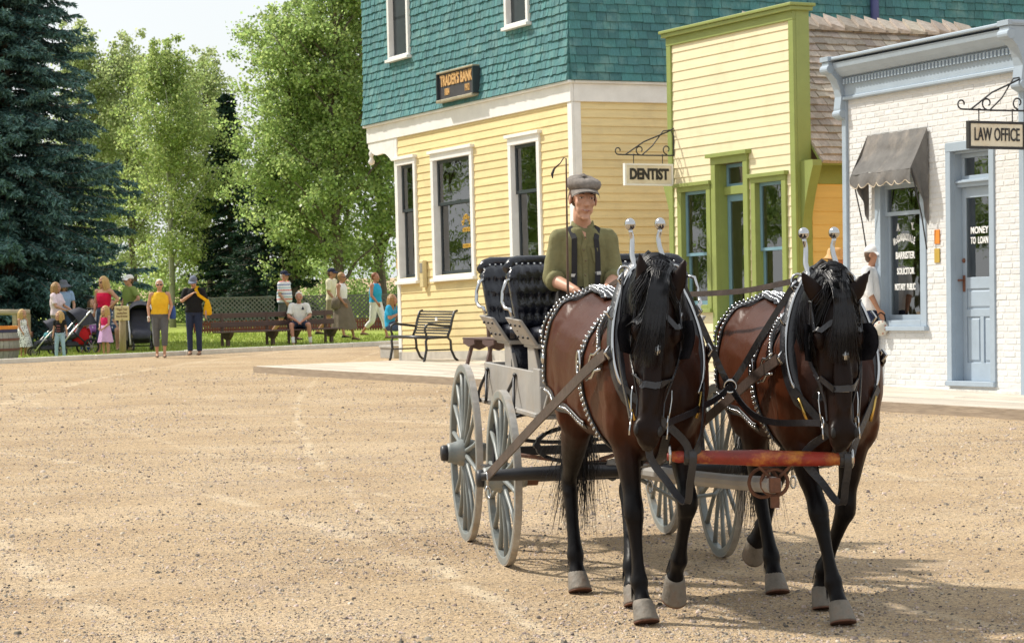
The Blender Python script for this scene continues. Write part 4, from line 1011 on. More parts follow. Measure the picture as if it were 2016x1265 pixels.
def place_wheel(x, y, R, ME, ns, ph):
    f = Matrix.Translation((x, y, R)) @ (Matrix.Rotation(pi, 4, 'Z') if y < 0 else Matrix()) @ Matrix.Rotation(ph, 4, 'Y')
    w_ = link(ME['rim'], 'wheel', car, f); link(ME['tyre'], 'tyre', w_); link(ME['hub'], 'hub', w_); link(ME['hub_cap'], 'hub_cap', w_)
    for k in range(ns): link(ME['spoke'], 'spoke', w_, Matrix.Rotation(2*pi*k/ns, 4, 'Y'))
place_wheel(0, -.635, .502, WF, 14, .1); place_wheel(0, .635, .502, WF, 14, .3); place_wheel(-1.385, -.635, .553, WR, 16, .2); place_wheel(-1.385, .635, .553, WR, 16, .0)
def cp(name, mat_, fn, smooth=False, bev=0, parent=None, seg=1):
    g = G(); fn(g); return g.done(name, mat_, parent or car, smooth, bev=bev, seg=seg)
# undercarriage
cp('axle', BLKM, lambda g: (g.box(-.025, .025, -.57, .57, .475, .53), g.tube([(0, -.60, .502), (0, .60, .502)], .026, 10)))
cp('axle', BLKM, lambda g: (g.box(-1.41, -1.36, -.57, .57, .525, .58), g.tube([(-1.385, -.60, .553), (-1.385, .60, .553)], .026, 10)))
def ell_spring(x, y, a, z0, z1):
    def f(g):
        for s_ in (0, 1):
            P = [(x, y+a*cos(t), (z0+z1)/2 + (1 if s_ else -1)*(z1-z0)/2*abs(sin(t))**.8) for t in [pi*i/14 for i in range(15)]]
            g.strip(P, [(0, -cos(pi*i/14), (1 if s_ else -1)*max(.15, sin(pi*i/14))) for i in range(15)], .04, .022)
        for s_ in (-1, 1): g.tube([(x-.025, y+s_*a, (z0+z1)/2), (x+.025, y+s_*a, (z0+z1)/2)], .02, 8)
    cp('spring', BLKM, f)
ell_spring(.0, 0, .44, .56, .80); ell_spring(-1.385, 0, .44, .60, .82)
cp('reach_pole', WGREY, lambda g: g.tube([(-1.36, 0, .50), (.0, 0, .49)], .03, 8))
cp('fifth_wheel', RUSTY, lambda g: g.tube([(.20*cos(2*pi*i/20), .20*sin(2*pi*i/20), .555) for i in range(20)], .014, 6, closed=True))
for s_ in (-1, 1):
    cp('stay_rod', RUSTY, lambda g: g.tube([(-1.36, s_*.5, .56), (-.9, s_*.12, .52), (-.3, s_*.03, .50)], .013, 6))
    cp('axle_collar', RUSTY, lambda g: g.tube([(-1.385, s_*.44, .553), (-1.385, s_*.52, .553)], .05, 10))
    cp('axle_collar', RUSTY, lambda g: g.tube([(0, s_*.44, .502), (0, s_*.52, .502)], .05, 10))
# body of the carriage
def body_box(g):
    g.box(-1.78, -.06, -.44, -.415, .86, 1.10); g.box(-1.78, -.06, .415, .44, .86, 1.10)
    g.box(-1.805, -1.78, -.44, .44, .86, 1.10); g.box(-1.80, .16, -.43, .43, .835, .858)
cp('body_panel', CGREY, body_box, bev=.004)
cp('front_panel', CGREY, lambda g: (g.box(-.058, .14, -.442, -.41, .86, 1.12), g.box(-.058, .14, .41, .442, .86, 1.12), g.box(.14, .162, -.442, .442, .86, 1.02)), bev=.004)
cp('sill_rail', CGREY, lambda g: (g.box(-1.80, .17, -.475, -.441, .842, .872)), bev=.006); cp('sill_rail', CGREY, lambda g: (g.box(-1.80, .17, .441, .475, .842, .872)), bev=.006)
cp('toe_board', CGREY, lambda g: g.hexa([(.15,-.43,.86),(.42,-.43,1.05),(.42,.43,1.05),(.15,.43,.86),(.14,-.43,.885),(.405,-.43,1.07),(.405,.43,1.07),(.14,.43,.885)]), bev=.004)
cp('dash_apron', LEATH, lambda g: g.hexa([(.40,-.43,1.05),(.425,-.43,1.05),(.425,.43,1.05),(.40,.43,1.05),(.46,-.43,1.26),(.48,-.43,1.26),(.48,.43,1.26),(.46,.43,1.26)]), bev=.006)
def iron_scroll(x):
    def f(g):
        for s_ in (-1, 1):
            g.tube([(x, -.452, 1.055), (x+s_*.02, -.46, 1.02), (x+s_*.09, -.475, .965), (x+s_*.15, -.485, .91), (x+s_*.15, -.487, .875), (x+s_*.10, -.485, .855)], .010, 6)
        g.ell((x, -.452, 1.06), (.03, .012, .014), 8, 6)
    cp('iron_scroll', BLKM, f, True)
iron_scroll(-1.62); iron_scroll(-.62)
for x in (-1.0, -.2): cp('riser_board', CGREY, lambda g: (g.hexa([(x-.16,-.415,1.095),(x+.16,-.415,1.095),(x+.16,-.39,1.095),(x-.16,-.39,1.095),(x-.09,-.43,1.25),(x+.09,-.43,1.25),(x+.09,-.405,1.25),(x-.09,-.405,1.25)])), bev=.004)
for x in (-1.0, -.2): cp('riser_board', CGREY, lambda g: (g.hexa([(x-.16,.39,1.095),(x+.16,.39,1.095),(x+.16,.415,1.095),(x-.16,.415,1.095),(x-.09,.405,1.25),(x+.09,.405,1.25),(x+.09,.43,1.25),(x-.09,.43,1.25)])), bev=.004)
cp('step', BLKM, lambda g: (g.tube([(-.35, -.40, .85), (-.35, -.62, .80), (-.35, -.63, .55)], .012, 6), g.box(-.44, -.26, -.70, -.58, .535, .55)))
cp('step', BLKM, lambda g: (g.tube([(-.35, .40, .85), (-.35, .62, .80), (-.35, .63, .55)], .012, 6), g.box(-.44, -.26, .58, .70, .535, .55)))
def tuft(u, v, a=.105, b=.105):     # buttoned upholstery relief, 0..1
    i = round(v/b); o = a/2 if i % 2 else 0
    k = round((u-o)/a); du, dv = (u-o-k*a)/a, (v-i*b)/b
    d = sqrt(du*du+dv*dv)
    dd = abs(abs(du)-0*dv); fold = min(abs((u/a*2+v/b) % 2 - 1), abs((u/a*2-v/b) % 2 - 1))
    return min(1, d*2.1)**.8*(.72+.28*min(1, fold*4))
def seat(x0, name_lbl):
    """a flared seat box (the part) > cushion, seat_back, arm_rail, button studs; x0 = rear edge, .45 deep"""
    x1 = x0+.45
    def pan(g):
        for s_ in (-1, 1):
            q = [(x0,s_*.45,1.25),(x1,s_*.45,1.25),(x1,s_*.428,1.25),(x0,s_*.428,1.25),(x0,s_*.55,1.41),(x1,s_*.55,1.40),(x1,s_*.528,1.40),(x0,s_*.528,1.41)]
            g.hexa(q)
        g.box(x0, x1, -.44, .44, 1.235, 1.262); g.hexa([(x0,-.44,1.26),(x0+.02,-.44,1.26),(x0+.02,.44,1.26),(x0,.44,1.26),(x0-.03,-.53,1.41),(x0-.01,-.53,1.41),(x0-.01,.53,1.41),(x0-.03,.53,1.41)])
    p = cp('seat_box', CGREY, pan, bev=.004)
    bolts = G()
    for t in (.15, .5, .85):
        for zz in (.3, .75):
            x = x0+.45*t; bolts.ell((x, -.45-.10*zz-.004, 1.25+.155*zz), .009, 6, 5)
    tag(bolts.done('bolt_heads', BLKM, p, True), kind='stuff')
    # cushion with rolled front
    g = G(); R = []
    for i in range(25):
        y = -.435+.87*i/24; e = 1-abs(i/12-1)**8*.25
        pr = [(x0+.03, 1.262), (x1-.005, 1.262), (x1+.035, 1.285), (x1+.04, 1.32), (x1+.015, 1.35*e+1.31*(1-e)), (x1-.08, 1.372*e+1.31*(1-e)), (x1-.2, 1.365*e+1.31*(1-e)), (x0+.05, 1.345)]
        R.append([V((a, y, b)) for a, b in pr])
    g.rings(R); g.done('cushion', LEATH, p, True)
    # buttoned back: a curved padded panel that wraps forward at its ends
    g = G(); nu, nv = 78, 34; H0, H1 = 1.33, 1.725
    def pt(u, v, off):
        t = u/1.06; zz = H0+(H1-H0)*v; rk = -.13*v
        yy = t*(.545-.04*(1-v)); fw = .16*abs(t)**5
        corner = max(0, (abs(t)-.86)/.14)**2*max(0, (v-.6)/.4)**2*.08
        return V((x0-.005+rk+fw+off, yy, zz-corner))
    fr, bk = [], []
    for j in range(nv+1):
        v = j/nv
        for i in range(nu+1):
            u = -1.06+2.12*i/nu; ed = min(1, min(1-abs(u)/1.06, min(v, 1-v)*1.6)*9)
            fr.append(pt(u, v, .02+.075*max(0, ed)**.5*(.45+.55*tuft(u, v*.44))))
            bk.append(pt(u, v, -.03))
    n = len(fr); q = lambda j, i: j*(nu+1)+i
    F = [(q(j,i), q(j,i+1), q(j+1,i+1), q(j+1,i)) for j in range(nv) for i in range(nu)]; B = [tuple(n+k for k in reversed(f)) for f in F]
    E = [q(0,i) for i in range(nu+1)] + [q(j,nu) for j in range(1,nv+1)] + [q(nv,i) for i in range(nu-1,-1,-1)] + [q(j,0) for j in range(nv-1,0,-1)]
    W_ = [(E[k], E[(k+1)%len(E)], n+E[(k+1)%len(E)], n+E[k]) for k in range(len(E))]
    g.add(fr+bk, F+B+W_); g.done('seat_back', LEATH, p, True)
    g = G(); T = [pt(u, 1, -.005) + V((0, 0, .012)) for u in [-1.03+2.06*i/30 for i in range(31)]]; g.tube(T, .032, 8); g.done('top_roll', LEATH, p, True)
    st = G()
    for i in range(27): st.ell(pt(-1.0+2.0*i/26, .985, .045), .0085, 6, 5)
    for s_ in (-1, 1):
        for i in range(7): st.ell(pt(s_*1.035, .2+.7*i/6, .03), .0085, 6, 5)
    tag(st.done('upholstery_studs', CHR, p, True), kind='stuff')
    for s_ in (-1, 1):
        g = G(); g.tube([pt(s_*1.03, .80, .05), pt(s_*1.07, .78, .07)+V((.0, s_*.02, 0)), V((x0+.12, s_*.58, 1.56)), V((x0+.13, s_*.585, 1.50)), V((x0+.20, s_*.58, 1.465)), V((x0+.24, s_*.56, 1.46)), V((x0+.25, s_*.55, 1.42))], .011, 8); g.done('arm_rail', CHR, p, True)
    g = G(); R = []
    for i in range(13):
        y = -.42+.84*i/12; R.append([V((x1-.03+.01*sin(i*2.1), y, 1.245)), V((x1-.015+.01*sin(i*2.1), y, 1.245)), V((x1-.10, y, .90)), V((x1-.115, y, .90))])
    g.rings(R); g.done('leather_fall', LEATH, p, True)
seat(-1.30, ''); seat(-.35, '')
# pole, evener and singletrees
PT = V((2.86, .155, .66))
cp('pole', CGREY, lambda g: g.tube([(0, 0, .55), (1.2, .06, .58), (2.3, .125, .63), PT], [.042, .042, .036, .040], 10, up=(0, 0, 1)))
cp('pole_crab', RUSTY, lambda g: (g.tube([(2.70+.05*cos(2*pi*i/14)*0, .147+.07*cos(2*pi*i/14), .66+.07*sin(2*pi*i/14)) for i in range(14)], .010, 6, closed=True), g.box(2.80, 2.89, .13, .18, .625, .695)), bev=.006)
cp('evener', CGREY, lambda g: g.box(.40, .46, -.56, .60, .52, .58), bev=.01)
for yc in (-.41, .50):
    st = cp('singletree', BLKM, lambda g: g.tube([(.53, yc-.44, .555), (.54, yc-.40, .56), (.55, yc-.2, .565), (.555, yc, .565), (.55, yc+.2, .565), (.54, yc+.40, .56), (.53, yc+.44, .555)], [.02, .03, .036, .042, .036, .03, .02], 10), True)
    for s_ in (-1, 1):
        g = G(); g.tube([(.56+.012*cos(t), yc+s_*.41, .535+.045*sin(t)) for t in [2*pi*i/10 for i in range(10)]], .007, 5, closed=True); g.tube([(.57, yc+s_*.41+.015*cos(t), .47+.035*sin(t)) for t in [2*pi*i/10 for i in range(10)]], .006, 5, closed=True); g.done('trace_chain', CHR, st, True)
cp('bow_iron', WGREY, lambda g: g.tube([(.5, -.0, .54), (.62, .22, .40), (.60, .45, .42), (.5, .62, .53)], .012, 6))
# whip standing in its socket by the seat
WHP = mat('brown_whip_stock', (.09,.05,.03), .5, .2, 20)
wb = at_depth(1119, 640, 14.42); wt = at_depth(1114.5, 312, 14.42)
wh = empty('buggy_whip', Matrix.Translation(wb), 'thin upright buggy whip with drooping lash beside the capped driver', 'whip')
d = wt-wb; tip = at_depth(1091, 332, 14.42)-wb
g = G(); g.tube([V((0, 0, -.22)), V((0, 0, 0)), d*.5, d*.93, d, d+V((-.014, 0, .004)), d*.98+(tip-d)*.5+V((0, 0, .02)), tip], [.010, .009, .006, .0045, .004, .0038, .0035, .006], 6); g.done('stock', WHP, wh, True)
g = G(); g.tube([tip, tip+V((-.012, 0, -.03)), tip+V((-.01, 0, -.055))], [.006, .008, .003], 6); g.done('lash', BLKM, wh)
cp('whip_socket', BLKM, lambda g: g.tube([CARM.inverted() @ (wb+V((0, 0, -.26))), CARM.inverted() @ (wb+V((0, 0, -.02)))], .018, 8))
# ------------------------------------------------------------------ the two horses.  local x forward, y to the horse's left, z up
def smooth_path(pts, n=5):
    """Catmull-Rom through (point, radius...) tuples"""
    P = [np.array(list(p[0]) + list(p[1:])) for p in pts]; P = [2*P[0]-P[1]] + P + [2*P[-1]-P[-2]]; out = []
    for i in range(1, len(P)-2):
        for k in range(n):
            t = k/n; a, b, c, d = P[i-1:i+3]
            out.append(.5*((2*b)+(c-a)*t+(2*a-5*b+4*c-d)*t*t+(3*b-a-3*c+d)*t**3))
    out.append(P[-2]); return out
def limb(g, pts, n=12, k=5, up=(0, 1, 0)):
    """pts: (xyz, half width sideways, half depth fore-aft)"""
    S_ = smooth_path([(p, a, b) for p, a, b in pts], k); R = []
    for i, q in enumerate(S_):
        c = V(q[:3]); t = (V(S_[min(i+1, len(S_)-1)][:3]) - V(S_[max(i-1, 0)][:3])).normalized()
        u = V(up) - t*V(up).dot(t); u.normalize(); b = t.cross(u)
        R.append([c + u*cos(2*pi*j/n)*q[3] + b*sin(2*pi*j/n)*q[4] for j in range(n)])
    g.rings(R)
def coat_mat():
    m = bpy.data.materials.new('dark_bay_coat'); m.use_nodes = True; n = m.node_tree.nodes; L = m.node_tree.links; p = n['Principled BSDF']
    at = n.new('ShaderNodeAttribute'); at.attribute_name = 'coat'
    tcn = n.new('ShaderNodeTexCoord'); mp = n.new('ShaderNodeMapping'); mp.inputs['Scale'].default_value = (1, 3, 2.2); L.new(tcn.outputs['Object'], mp.inputs['Vector'])
    nz = n.new('ShaderNodeTexNoise'); nz.inputs['Scale'].default_value = 5; nz.inputs['Detail'].default_value = 7; L.new(mp.outputs[0], nz.inputs['Vector'])
    ad = n.new('ShaderNodeMath'); ad.operation = 'MULTIPLY_ADD'; ad.inputs[1].default_value = .35; L.new(nz.outputs['Fac'], ad.inputs[0])
    sb = n.new('ShaderNodeMath'); sb.operation = 'SUBTRACT'; sb.inputs[1].default_value = .17; L.new(at.outputs['Fac'], sb.inputs[0]); L.new(sb.outputs[0], ad.inputs[2])
    r = n.new('ShaderNodeValToRGB'); e = r.color_ramp.elements
    e[0].position = 0; e[0].color = (.062, .0165, .0055, 1); e[1].position = 1; e[1].color = (.0042, .0036, .0042, 1)
    x = e.new(.35); x.color = (.027, .0085, .004, 1); x = e.new(.65); x.color = (.012, .006, .0045, 1)
    L.new(ad.outputs[0], r.inputs[0]); L.new(r.outputs[0], p.inputs['Base Color'])
    p.inputs['Roughness'].default_value = .41; p.inputs['Specular IOR Level'].default_value = .125
    n2 = n.new('ShaderNodeTexNoise'); n2.inputs['Scale'].default_value = 55; mp2 = n.new('ShaderNodeMapping'); mp2.inputs['Scale'].default_value = (.5, 1, .5); L.new(tcn.outputs['Object'], mp2.inputs['Vector']); L.new(mp2.outputs[0], n2.inputs['Vector'])
    b = n.new('ShaderNodeBump'); b.inputs['Strength'].default_value = .16; b.inputs['Distance'].default_value = .012; L.new(n2.outputs['Fac'], b.inputs['Height']); L.new(b.outputs[0], p.inputs['Normal'])
    return m
COAT = coat_mat()
HAIRB = mat('black_horse_hair', (.0065,.006,.0085), .34, .3, 20, island=True, rand=.4, spec=.38)
HOOF = mat('dusty_grey_hoof', (.17,.147,.118), .7, .28, 14, .3, 40, dirt=((.13,.075,.045), .8, 14))
EYEM = mat('dark_eye', (.008,.006,.006), .08, .05, 10)
NOSTR = mat('nostril_dark', (.006,.005,.005), .7, .1, 10)
HARN = mat('black_harness_leather', (.014,.014,.018), .38, .3, 14, .15, 60, spec=.6)
BROWNL = mat('worn_brown_leather', (.055,.036,.028), .5, .3, 9, .15, 50, spec=.5)
TICK = mat('grey_ticking_pad', (.26,.265,.28), .8, .35, 1, streak=(1, 1, 1))
BRASS = mat('old_brass', (.55,.36,.10), .3, .1, 12, metal=1.0)
def horse(M, label, legs, head_dx, head_roll, nose_dx, tail_swing, ears, crest=1.0, spread=1.0):
    root = empty('horse', M, label, 'horse', 'pair of harnessed bay horses')
    g = G()
    # trunk: (x, z centre, half height, half width, lower-half squeeze)
    T = [(-1.45,1.25,.08,.07),(-1.41,1.235,.19,.19),(-1.30,1.245,.29,.275),(-1.14,1.235,.345,.315),(-.95,1.20,.365,.325),(-.72,1.165,.362,.312),(-.48,1.150,.362,.308),(-.25,1.15,.395,.298),(-.06,1.165,.42,.29),(.10,1.14,.36,.265),(.22,1.12,.25,.21),(.29,1.11,.12,.12)]
    S_ = smooth_path([((x, 0, z), a, b) for x, z, a, b in T], 4); R = []
    for q in S_:
        ring = []
        for j in range(24):
            t = 2*pi*j/24; c, s = cos(t), sin(t)
            wy = q[4]*(1 if s < 0 else (1-.28*s**3)); ring.append(V((q[0], c*abs(c)**-.12*wy if c else 0, q[2]+s*q[3])))
        R.append(ring)
    g.rings(R)
    for s_ in (-1, 1):
        g.ell((.02, s_*.175, 1.16), (.20, .13, .30)); g.ell((.20, s_*.09, 1.05), (.11, .11, .15)); g.ell((-1.10, s_*.17, 1.20), (.29, .165, .34)); g.ell((-.62, s_*.11, 1.03), (.42, .20, .20)); g.ell((.02, s_*.20, .98), (.12, .09, .17)); g.ell((-.92, s_*.24, 1.02), (.13, .09, .20)); g.ell((-1.22, s_*.20, 1.34), (.17, .11, .14))
    # neck
    hx = head_dx; cr = crest
    NK = [((-.10,0,1.28),.20,.32),((.08,0,1.38),.185,.28),((.24,hx*.25,1.49*cr),.145,.22),((.38,hx*.6,1.565*cr),.115,.175),((.49,hx*.9,1.575*cr),.098,.145),((.55,hx,1.53*cr),.09,.12)]
    limb(g, [(p, a, b) for p, a, b in NK], 18, 4)
    # head in its own frame: t runs from the poll to the muzzle, f = face direction
    P = V((.60, hx, 1.545*cr)); N = V((.685, hx+nose_dx, 1.545*cr-.675)); ax = (N-P).normalized(); Lh = (N-P).length
    lat = V((0, 1, 0)); lat = Matrix.Rotation(head_roll, 3, ax) @ (lat - ax*lat.dot(ax)).normalized(); fd = ax.cross(lat).normalized()
    if fd.x < 0: fd = -fd
    HP = lambda t, y, d: P + ax*(t*Lh) + lat*y + fd*d
    HR = [(-.06,.055,.04,-.06),(.0,.078,.085,-.05),(.10,.095,.125,-.065),(.20,.112,.150,-.075),(.30,.110,.160,-.085),(.42,.088,.140,-.075),(.55,.072,.105,-.05),(.68,.064,.085,-.032),(.80,.064,.078,-.022),(.90,.066,.075,-.022),(.97,.056,.060,-.030),(1.01,.03,.035,-.035)]
    Sx = smooth_path([((t, 0, c), a, b) for t, a, b, c in HR], 3); R = []
    for q in Sx:
        ring = []
        for j in range(20):
            u = 2*pi*j/20; c, s = cos(u), sin(u); wy = q[3]*(1-.12*max(0, s)) if q[0] < .5 else q[3]
            ring.append(HP(q[0], c*abs(c)**-.15*wy if abs(c) > 1e-6 else 0, q[2] + s*q[4]*(.8 if s > 0 else 1)))
        R.append(ring)
    g.rings(R)
    HM = Matrix((lat, -ax, fd)).transposed()
    for s_ in (-1, 1):
        g.ell(HP(.31, s_*.075, -.11), (.055, .12, .095), M=HM)           # cheek
        g.ell(HP(.235, s_*.105, .002), (.030, .05, .035), M=HM)          # brow over the eye
        g.ell(HP(.885, s_*.052, .016), (.028, .045, .030), M=HM); g.ell(HP(.40, s_*.088, -.03), (.020, .10, .022), M=HM); g.ell(HP(.55, s_*.03, .042), (.026, .16, .016), M=HM)
        e0 = HP(-.01, s_*.068, -.035); ed = (-ax + lat*s_*ears[0] + fd*.22).normalized(); eb = ed.cross(fd).normalized()
        el = .20
        limb(g, [(tuple(e0-ed*.03), .036, .030), (tuple(e0+ed*el*.15), .040, .026), (tuple(e0+ed*el*.42), .046, .022), (tuple(e0+ed*el*.72), .031, .017), (tuple(e0+ed*el*.92), .013, .010), (tuple(e0+ed*el*1.03), .006, .006)], 10, 3, tuple(lat))
    g.ell(HP(.955, 0, -.005), (.045, .035, .035), M=HM); g.ell(HP(.99, 0, -.065), (.04, .03, .03), M=HM)
    # legs
    hoofs = []; fets = []
    for L in legs:
        s_ = L['side']
        if L['fore']:
            k, f, h = V(L['knee']), V(L['fet']), V(L['hoof'])
            pd = (f-k).normalized()
            pts = [((-.03, s_*.17, 1.08), .10, .15), ((.0, s_*.165, .92), .088, .125), (tuple(V((.0, s_*.155, .88)).lerp(k, .45)), .062, .085), (tuple(k-(k-V((0, s_*.15, .88))).normalized()*.10), .050, .060), (tuple(k), .060, .062), (tuple(k.lerp(f, .20)), .045, .048), (tuple(k.lerp(f, .55)), .033, .042), (tuple(k.lerp(f, .85)), .037, .049), (tuple(f), .050, .060), (tuple(f.lerp(h, .5)), .039, .042), (tuple(h), .052, .052), (tuple(h+(h-f).normalized()*.015), .058, .058)]
        else:
            st, hk, f, h = V(L['stifle']), V(L['hock']), V(L['fet']), V(L['hoof'])
            pts = [((-1.14, s_*.16, 1.20), .13, .24), (tuple(st+V((-.08, 0, .12))), .125, .19), (tuple(st), .105, .14), (tuple(st.lerp(hk, .5)), .070, .098), (tuple(st.lerp(hk, .85)), .048, .070), (tuple(hk), .051, .066), (tuple(hk.lerp(f, .2)), .044, .055), (tuple(hk.lerp(f, .55)), .038, .046), (tuple(hk.lerp(f, .85)), .042, .050), (tuple(f), .053, .058), (tuple(f.lerp(h, .5)), .043, .045), (tuple(h), .057, .057), (tuple(h+(h-f).normalized()*.015), .059, .060)]
        limb(g, pts, 12, 4)
        up_ = k if L['fore'] else hk; bk = V((-.034, 0, 0))
        limb(g, [(tuple(up_+bk*1.15+V((0, 0, -.03))), .020, .018), (tuple(up_.lerp(f, .5)+bk*1.05), .017, .016), (tuple(f+bk*1.1+V((0, 0, .02))), .024, .022), (tuple(f.lerp(h, .35)+bk*.9), .018, .018)], 8, 3)
        fets.append((f, h)); hoofs.append((h, L.get('hdir', V((.35, 0, -1)).normalized())))
    me = blob(g, .0125, 4, .5)
    relief(me, lambda c: (.006*mnoise.noise((c[0]*5, c[1]*5, c[2]*4)) + .003*mnoise.noise((c[0]*11, c[1]*11, c[2]*7))) if c[2] > .5 else 0)
    co = np.empty(len(me.vertices)*3, np.float32); me.vertices.foreach_get('co', co); co = co.reshape(-1, 3)
    sm = lambda a, b, x: np.clip((x-a)/(b-a), 0, 1)**2*(3-2*np.clip((x-a)/(b-a), 0, 1))
    x, y, z = co.T
    dark = 1-sm(.58, .98, z); dark = np.maximum(dark, sm(.05, .42, x)*.66); dark = np.maximum(dark, sm(-1.22, -1.48, x)*.6); dark = np.maximum(dark, .55*sm(1.45, 1.66, z))
    ca = me.attributes.new('coat', 'FLOAT', 'POINT'); ca.data.foreach_set('value', dark.astype(np.float32))
    me.materials.append(COAT); me.polygons.foreach_set('use_smooth', [True]*len(me.polygons))
    body = link(me, 'body', root)
    bm = bmesh.new(); bm.from_mesh(me); bvh = BVHTree.FromBMesh(bm); bm.free()
    def hug(p, off=.006):
        q, n_, i, d = bvh.find_nearest(V(p)); return q + n_*off, n_
    def hugout(p, off):      # only push a point out when it would sink in
        p = V(p); q, n_, i, d = bvh.find_nearest(p)
        return q + n_*off if (p-q).dot(n_) < off else p
    for h, hd in hoofs:
        hd = V(hd).normalized(); fr = V((1, 0, 0)) - hd*hd.x; fr.normalize(); sd = hd.cross(fr)
        gg = G(); R = []
        for (t, a, b, o) in ((-.014,.050,.048,.0),(.0,.056,.056,.002),(.035,.061,.062,.014),(.085,.069,.072,.034),(.094,.070,.073,.036),(.096,.060,.062,.036)):
            R.append([h + hd*t + fr*(o + b*cos(2*pi*j/18)*(1.0 if cos(2*pi*j/18) > 0 else .8)) + sd*a*sin(2*pi*j/18) for j in range(18)])
        gg.rings(R); ho = gg.done('hoof', HOOF, root, True); gg = G(); gg.rings([[h + hd*t + fr*(.036 + b*cos(2*pi*j/20)*(1.0 if cos(2*pi*j/20) > 0 else .8)) + sd*b*.97*sin(2*pi*j/20) for j in range(20)] for t, b in ((.0945, .0722), (.1005, .0722))]); gg.done('horseshoe', RUSTY, ho)
    for s_ in (-1, 1):
        gg = G(); gg.ell(HP(.245, s_*.112, -.022), .024, 10, 8); gg.done('eye', EYEM, root, True)
        gg = G(); gg.ell(HP(.892, s_*.060, .036), (.013, .026, .014), 10, 7, M=HM); gg.done('nostril', NOSTR, root, True)
        # hollow of the ear
    # ---- hair: thin tapering strands
    rng = random.Random(len(label))
    def strand(gg, pts, w0):
        k = len(pts); R = []
        for i, p in enumerate(pts):
            t = i/(k-1); ww = w0*(1-.75*t); tt = (pts[min(i+1, k-1)]-pts[max(i-1, 0)]).normalized(); a = tt.orthogonal().normalized(); b = tt.cross(a)
            R.append([p+a*ww, p-a*ww*.5+b*ww*.86, p-a*ww*.5-b*ww*.86])
        gg.rings(R)
    cr_pts = [V((-.12, 0, 1.60)), V((.0, 0, 1.655*cr)), V((.12, hx*.12, 1.69*cr)), V((.26, hx*.3, 1.735*cr)), V((.40, hx*.65, 1.735*cr)), V((.52, hx*.95, 1.68*cr)), V((.585, hx, 1.62*cr))]
    CP = [V(q[:3]) for q in smooth_path([(p, 0) for p in cr_pts], 8)]
    gg = G()
    for k in range(1150):
        u = rng.random()*(len(CP)-2); i = int(u); r0 = CP[i].lerp(CP[i+1], u-i); r0, _ = hug(r0, .0)
        hz = .006+.012*rng.random(); s_ = -1 if rng.random() < .52 else 1; L_ = rng.uniform(.14, .36)*spread; pts = []
        back = rng.uniform(-.05, .02); wv = rng.uniform(.09, .145)
        for j in range(8):
            t = j/7; p = r0 + V((back*t, s_*(-.016+wv*min(1, t*1.5)+.004*sin(t*5+k)), .016*sin(min(1, t*2.2)*pi)-L_*t**1.3))
            pts.append(hugout(p, hz))
        strand(gg, pts, rng.uniform(.003, .0055))
    gg.done('mane', HAIRB, root, True)
    def fpath(t, L):      # from behind the poll, over it and down the face
        W_ = [(0, -.16, -.10), (.10, -.195, -.03), (.22, -.13, .055), (.36, -.03, .105), (.6, .06+L*.45, .112), (1, .08+L, .085)]
        for (u0, a0, b0), (u1, a1, b1) in zip(W_, W_[1:]):
            if t <= u1: k_ = (t-u0)/(u1-u0); return a0+(a1-a0)*k_, b0+(b1-b0)*k_
        return W_[-1][1:]
    gg = G()
    for k in range(380):
        a = rng.uniform(-1, 1); L_ = rng.uniform(.08, .25)*(1.15 if ears[1] else .95); sw = rng.gauss(ears[1]*.6, .022); pts = []
        for j in range(12):
            t = j/11; q = fpath(t, L_/Lh); p = HP(q[0], a*(.034+.030*t) + sw*t*t + .004*sin(t*5+k), q[1])
            pts.append(hugout(p, .012+.010*rng.random()))
        strand(gg, pts, rng.uniform(.0022, .004))
    gg.done('forelock', HAIRB, root, True)
    gg = G()
    for f, h in fets:      # tufts of hair behind the fetlocks
        for k in range(46):
            a = rng.uniform(2.0, 4.28); r0 = f + V((cos(a)*.045, sin(a)*.042, rng.uniform(-.01, .035))); d = (h-f).normalized()
            strand(gg, [r0 + d*.085*t*rng.uniform(.8, 1.1) + V((cos(a)*.022*t, sin(a)*.014*t, -.012*t*t)) for t in (0, .35, .7, 1)], .0035)
    tag(gg.done('fetlock_hair', HAIRB, root, True), kind='stuff')
    gg = G()
    for k in range(420):
        r0 = V((-1.44, rng.gauss(0, .016), 1.30+rng.uniform(-.03, .03))); L_ = rng.uniform(.55, 1.05); sp = rng.gauss(0, .075); sx = rng.gauss(-.02, .05); pts = []
        for j in range(10):
            t = j/9; pts.append(r0 + V((-.13*sin(min(1, t*2)*pi/2)+sx*t + tail_swing[0]*t*t, sp*t**1.2+tail_swing[1]*t*t+.012*sin(t*9+k), -L_*t)))
        strand(gg, pts, rng.uniform(.0025, .0048))
    gg.done('tail', HAIRB, root, True)
    # ---- harness: straps laid on the coat
    def strap(name, pts, w_, m=HARN, off=.009, studs=0, parent=None, closed=False, n=14, th=.006, lay=True):
        P_ = [V(q[:3]) for q in smooth_path([(p, 0) for p in pts], n)]
        if lay:
            hh = [hug(p, off) for p in P_]; Q, NN = [h[0] for h in hh], [h[1] for h in hh]
        else:
            Q = [hugout(p, off) for p in P_]; NN = []
            for q in Q: c, n_, i, d = bvh.find_nearest(q); NN.append((q-c).normalized() if (q-c).length > 1e-4 else n_)
        for _ in range(5): Q = [Q[0]]+[(Q[i-1]+Q[i]*2+Q[i+1])/4 for i in range(1, len(Q)-1)]+[Q[-1]]; NN = [NN[0]]+[(NN[i-1]+NN[i]*2+NN[i+1]).normalized() for i in range(1, len(NN)-1)]+[NN[-1]]
        gg = G(); gg.strip(Q, NN, w_, th); o = gg.done(name, m, parent or root)
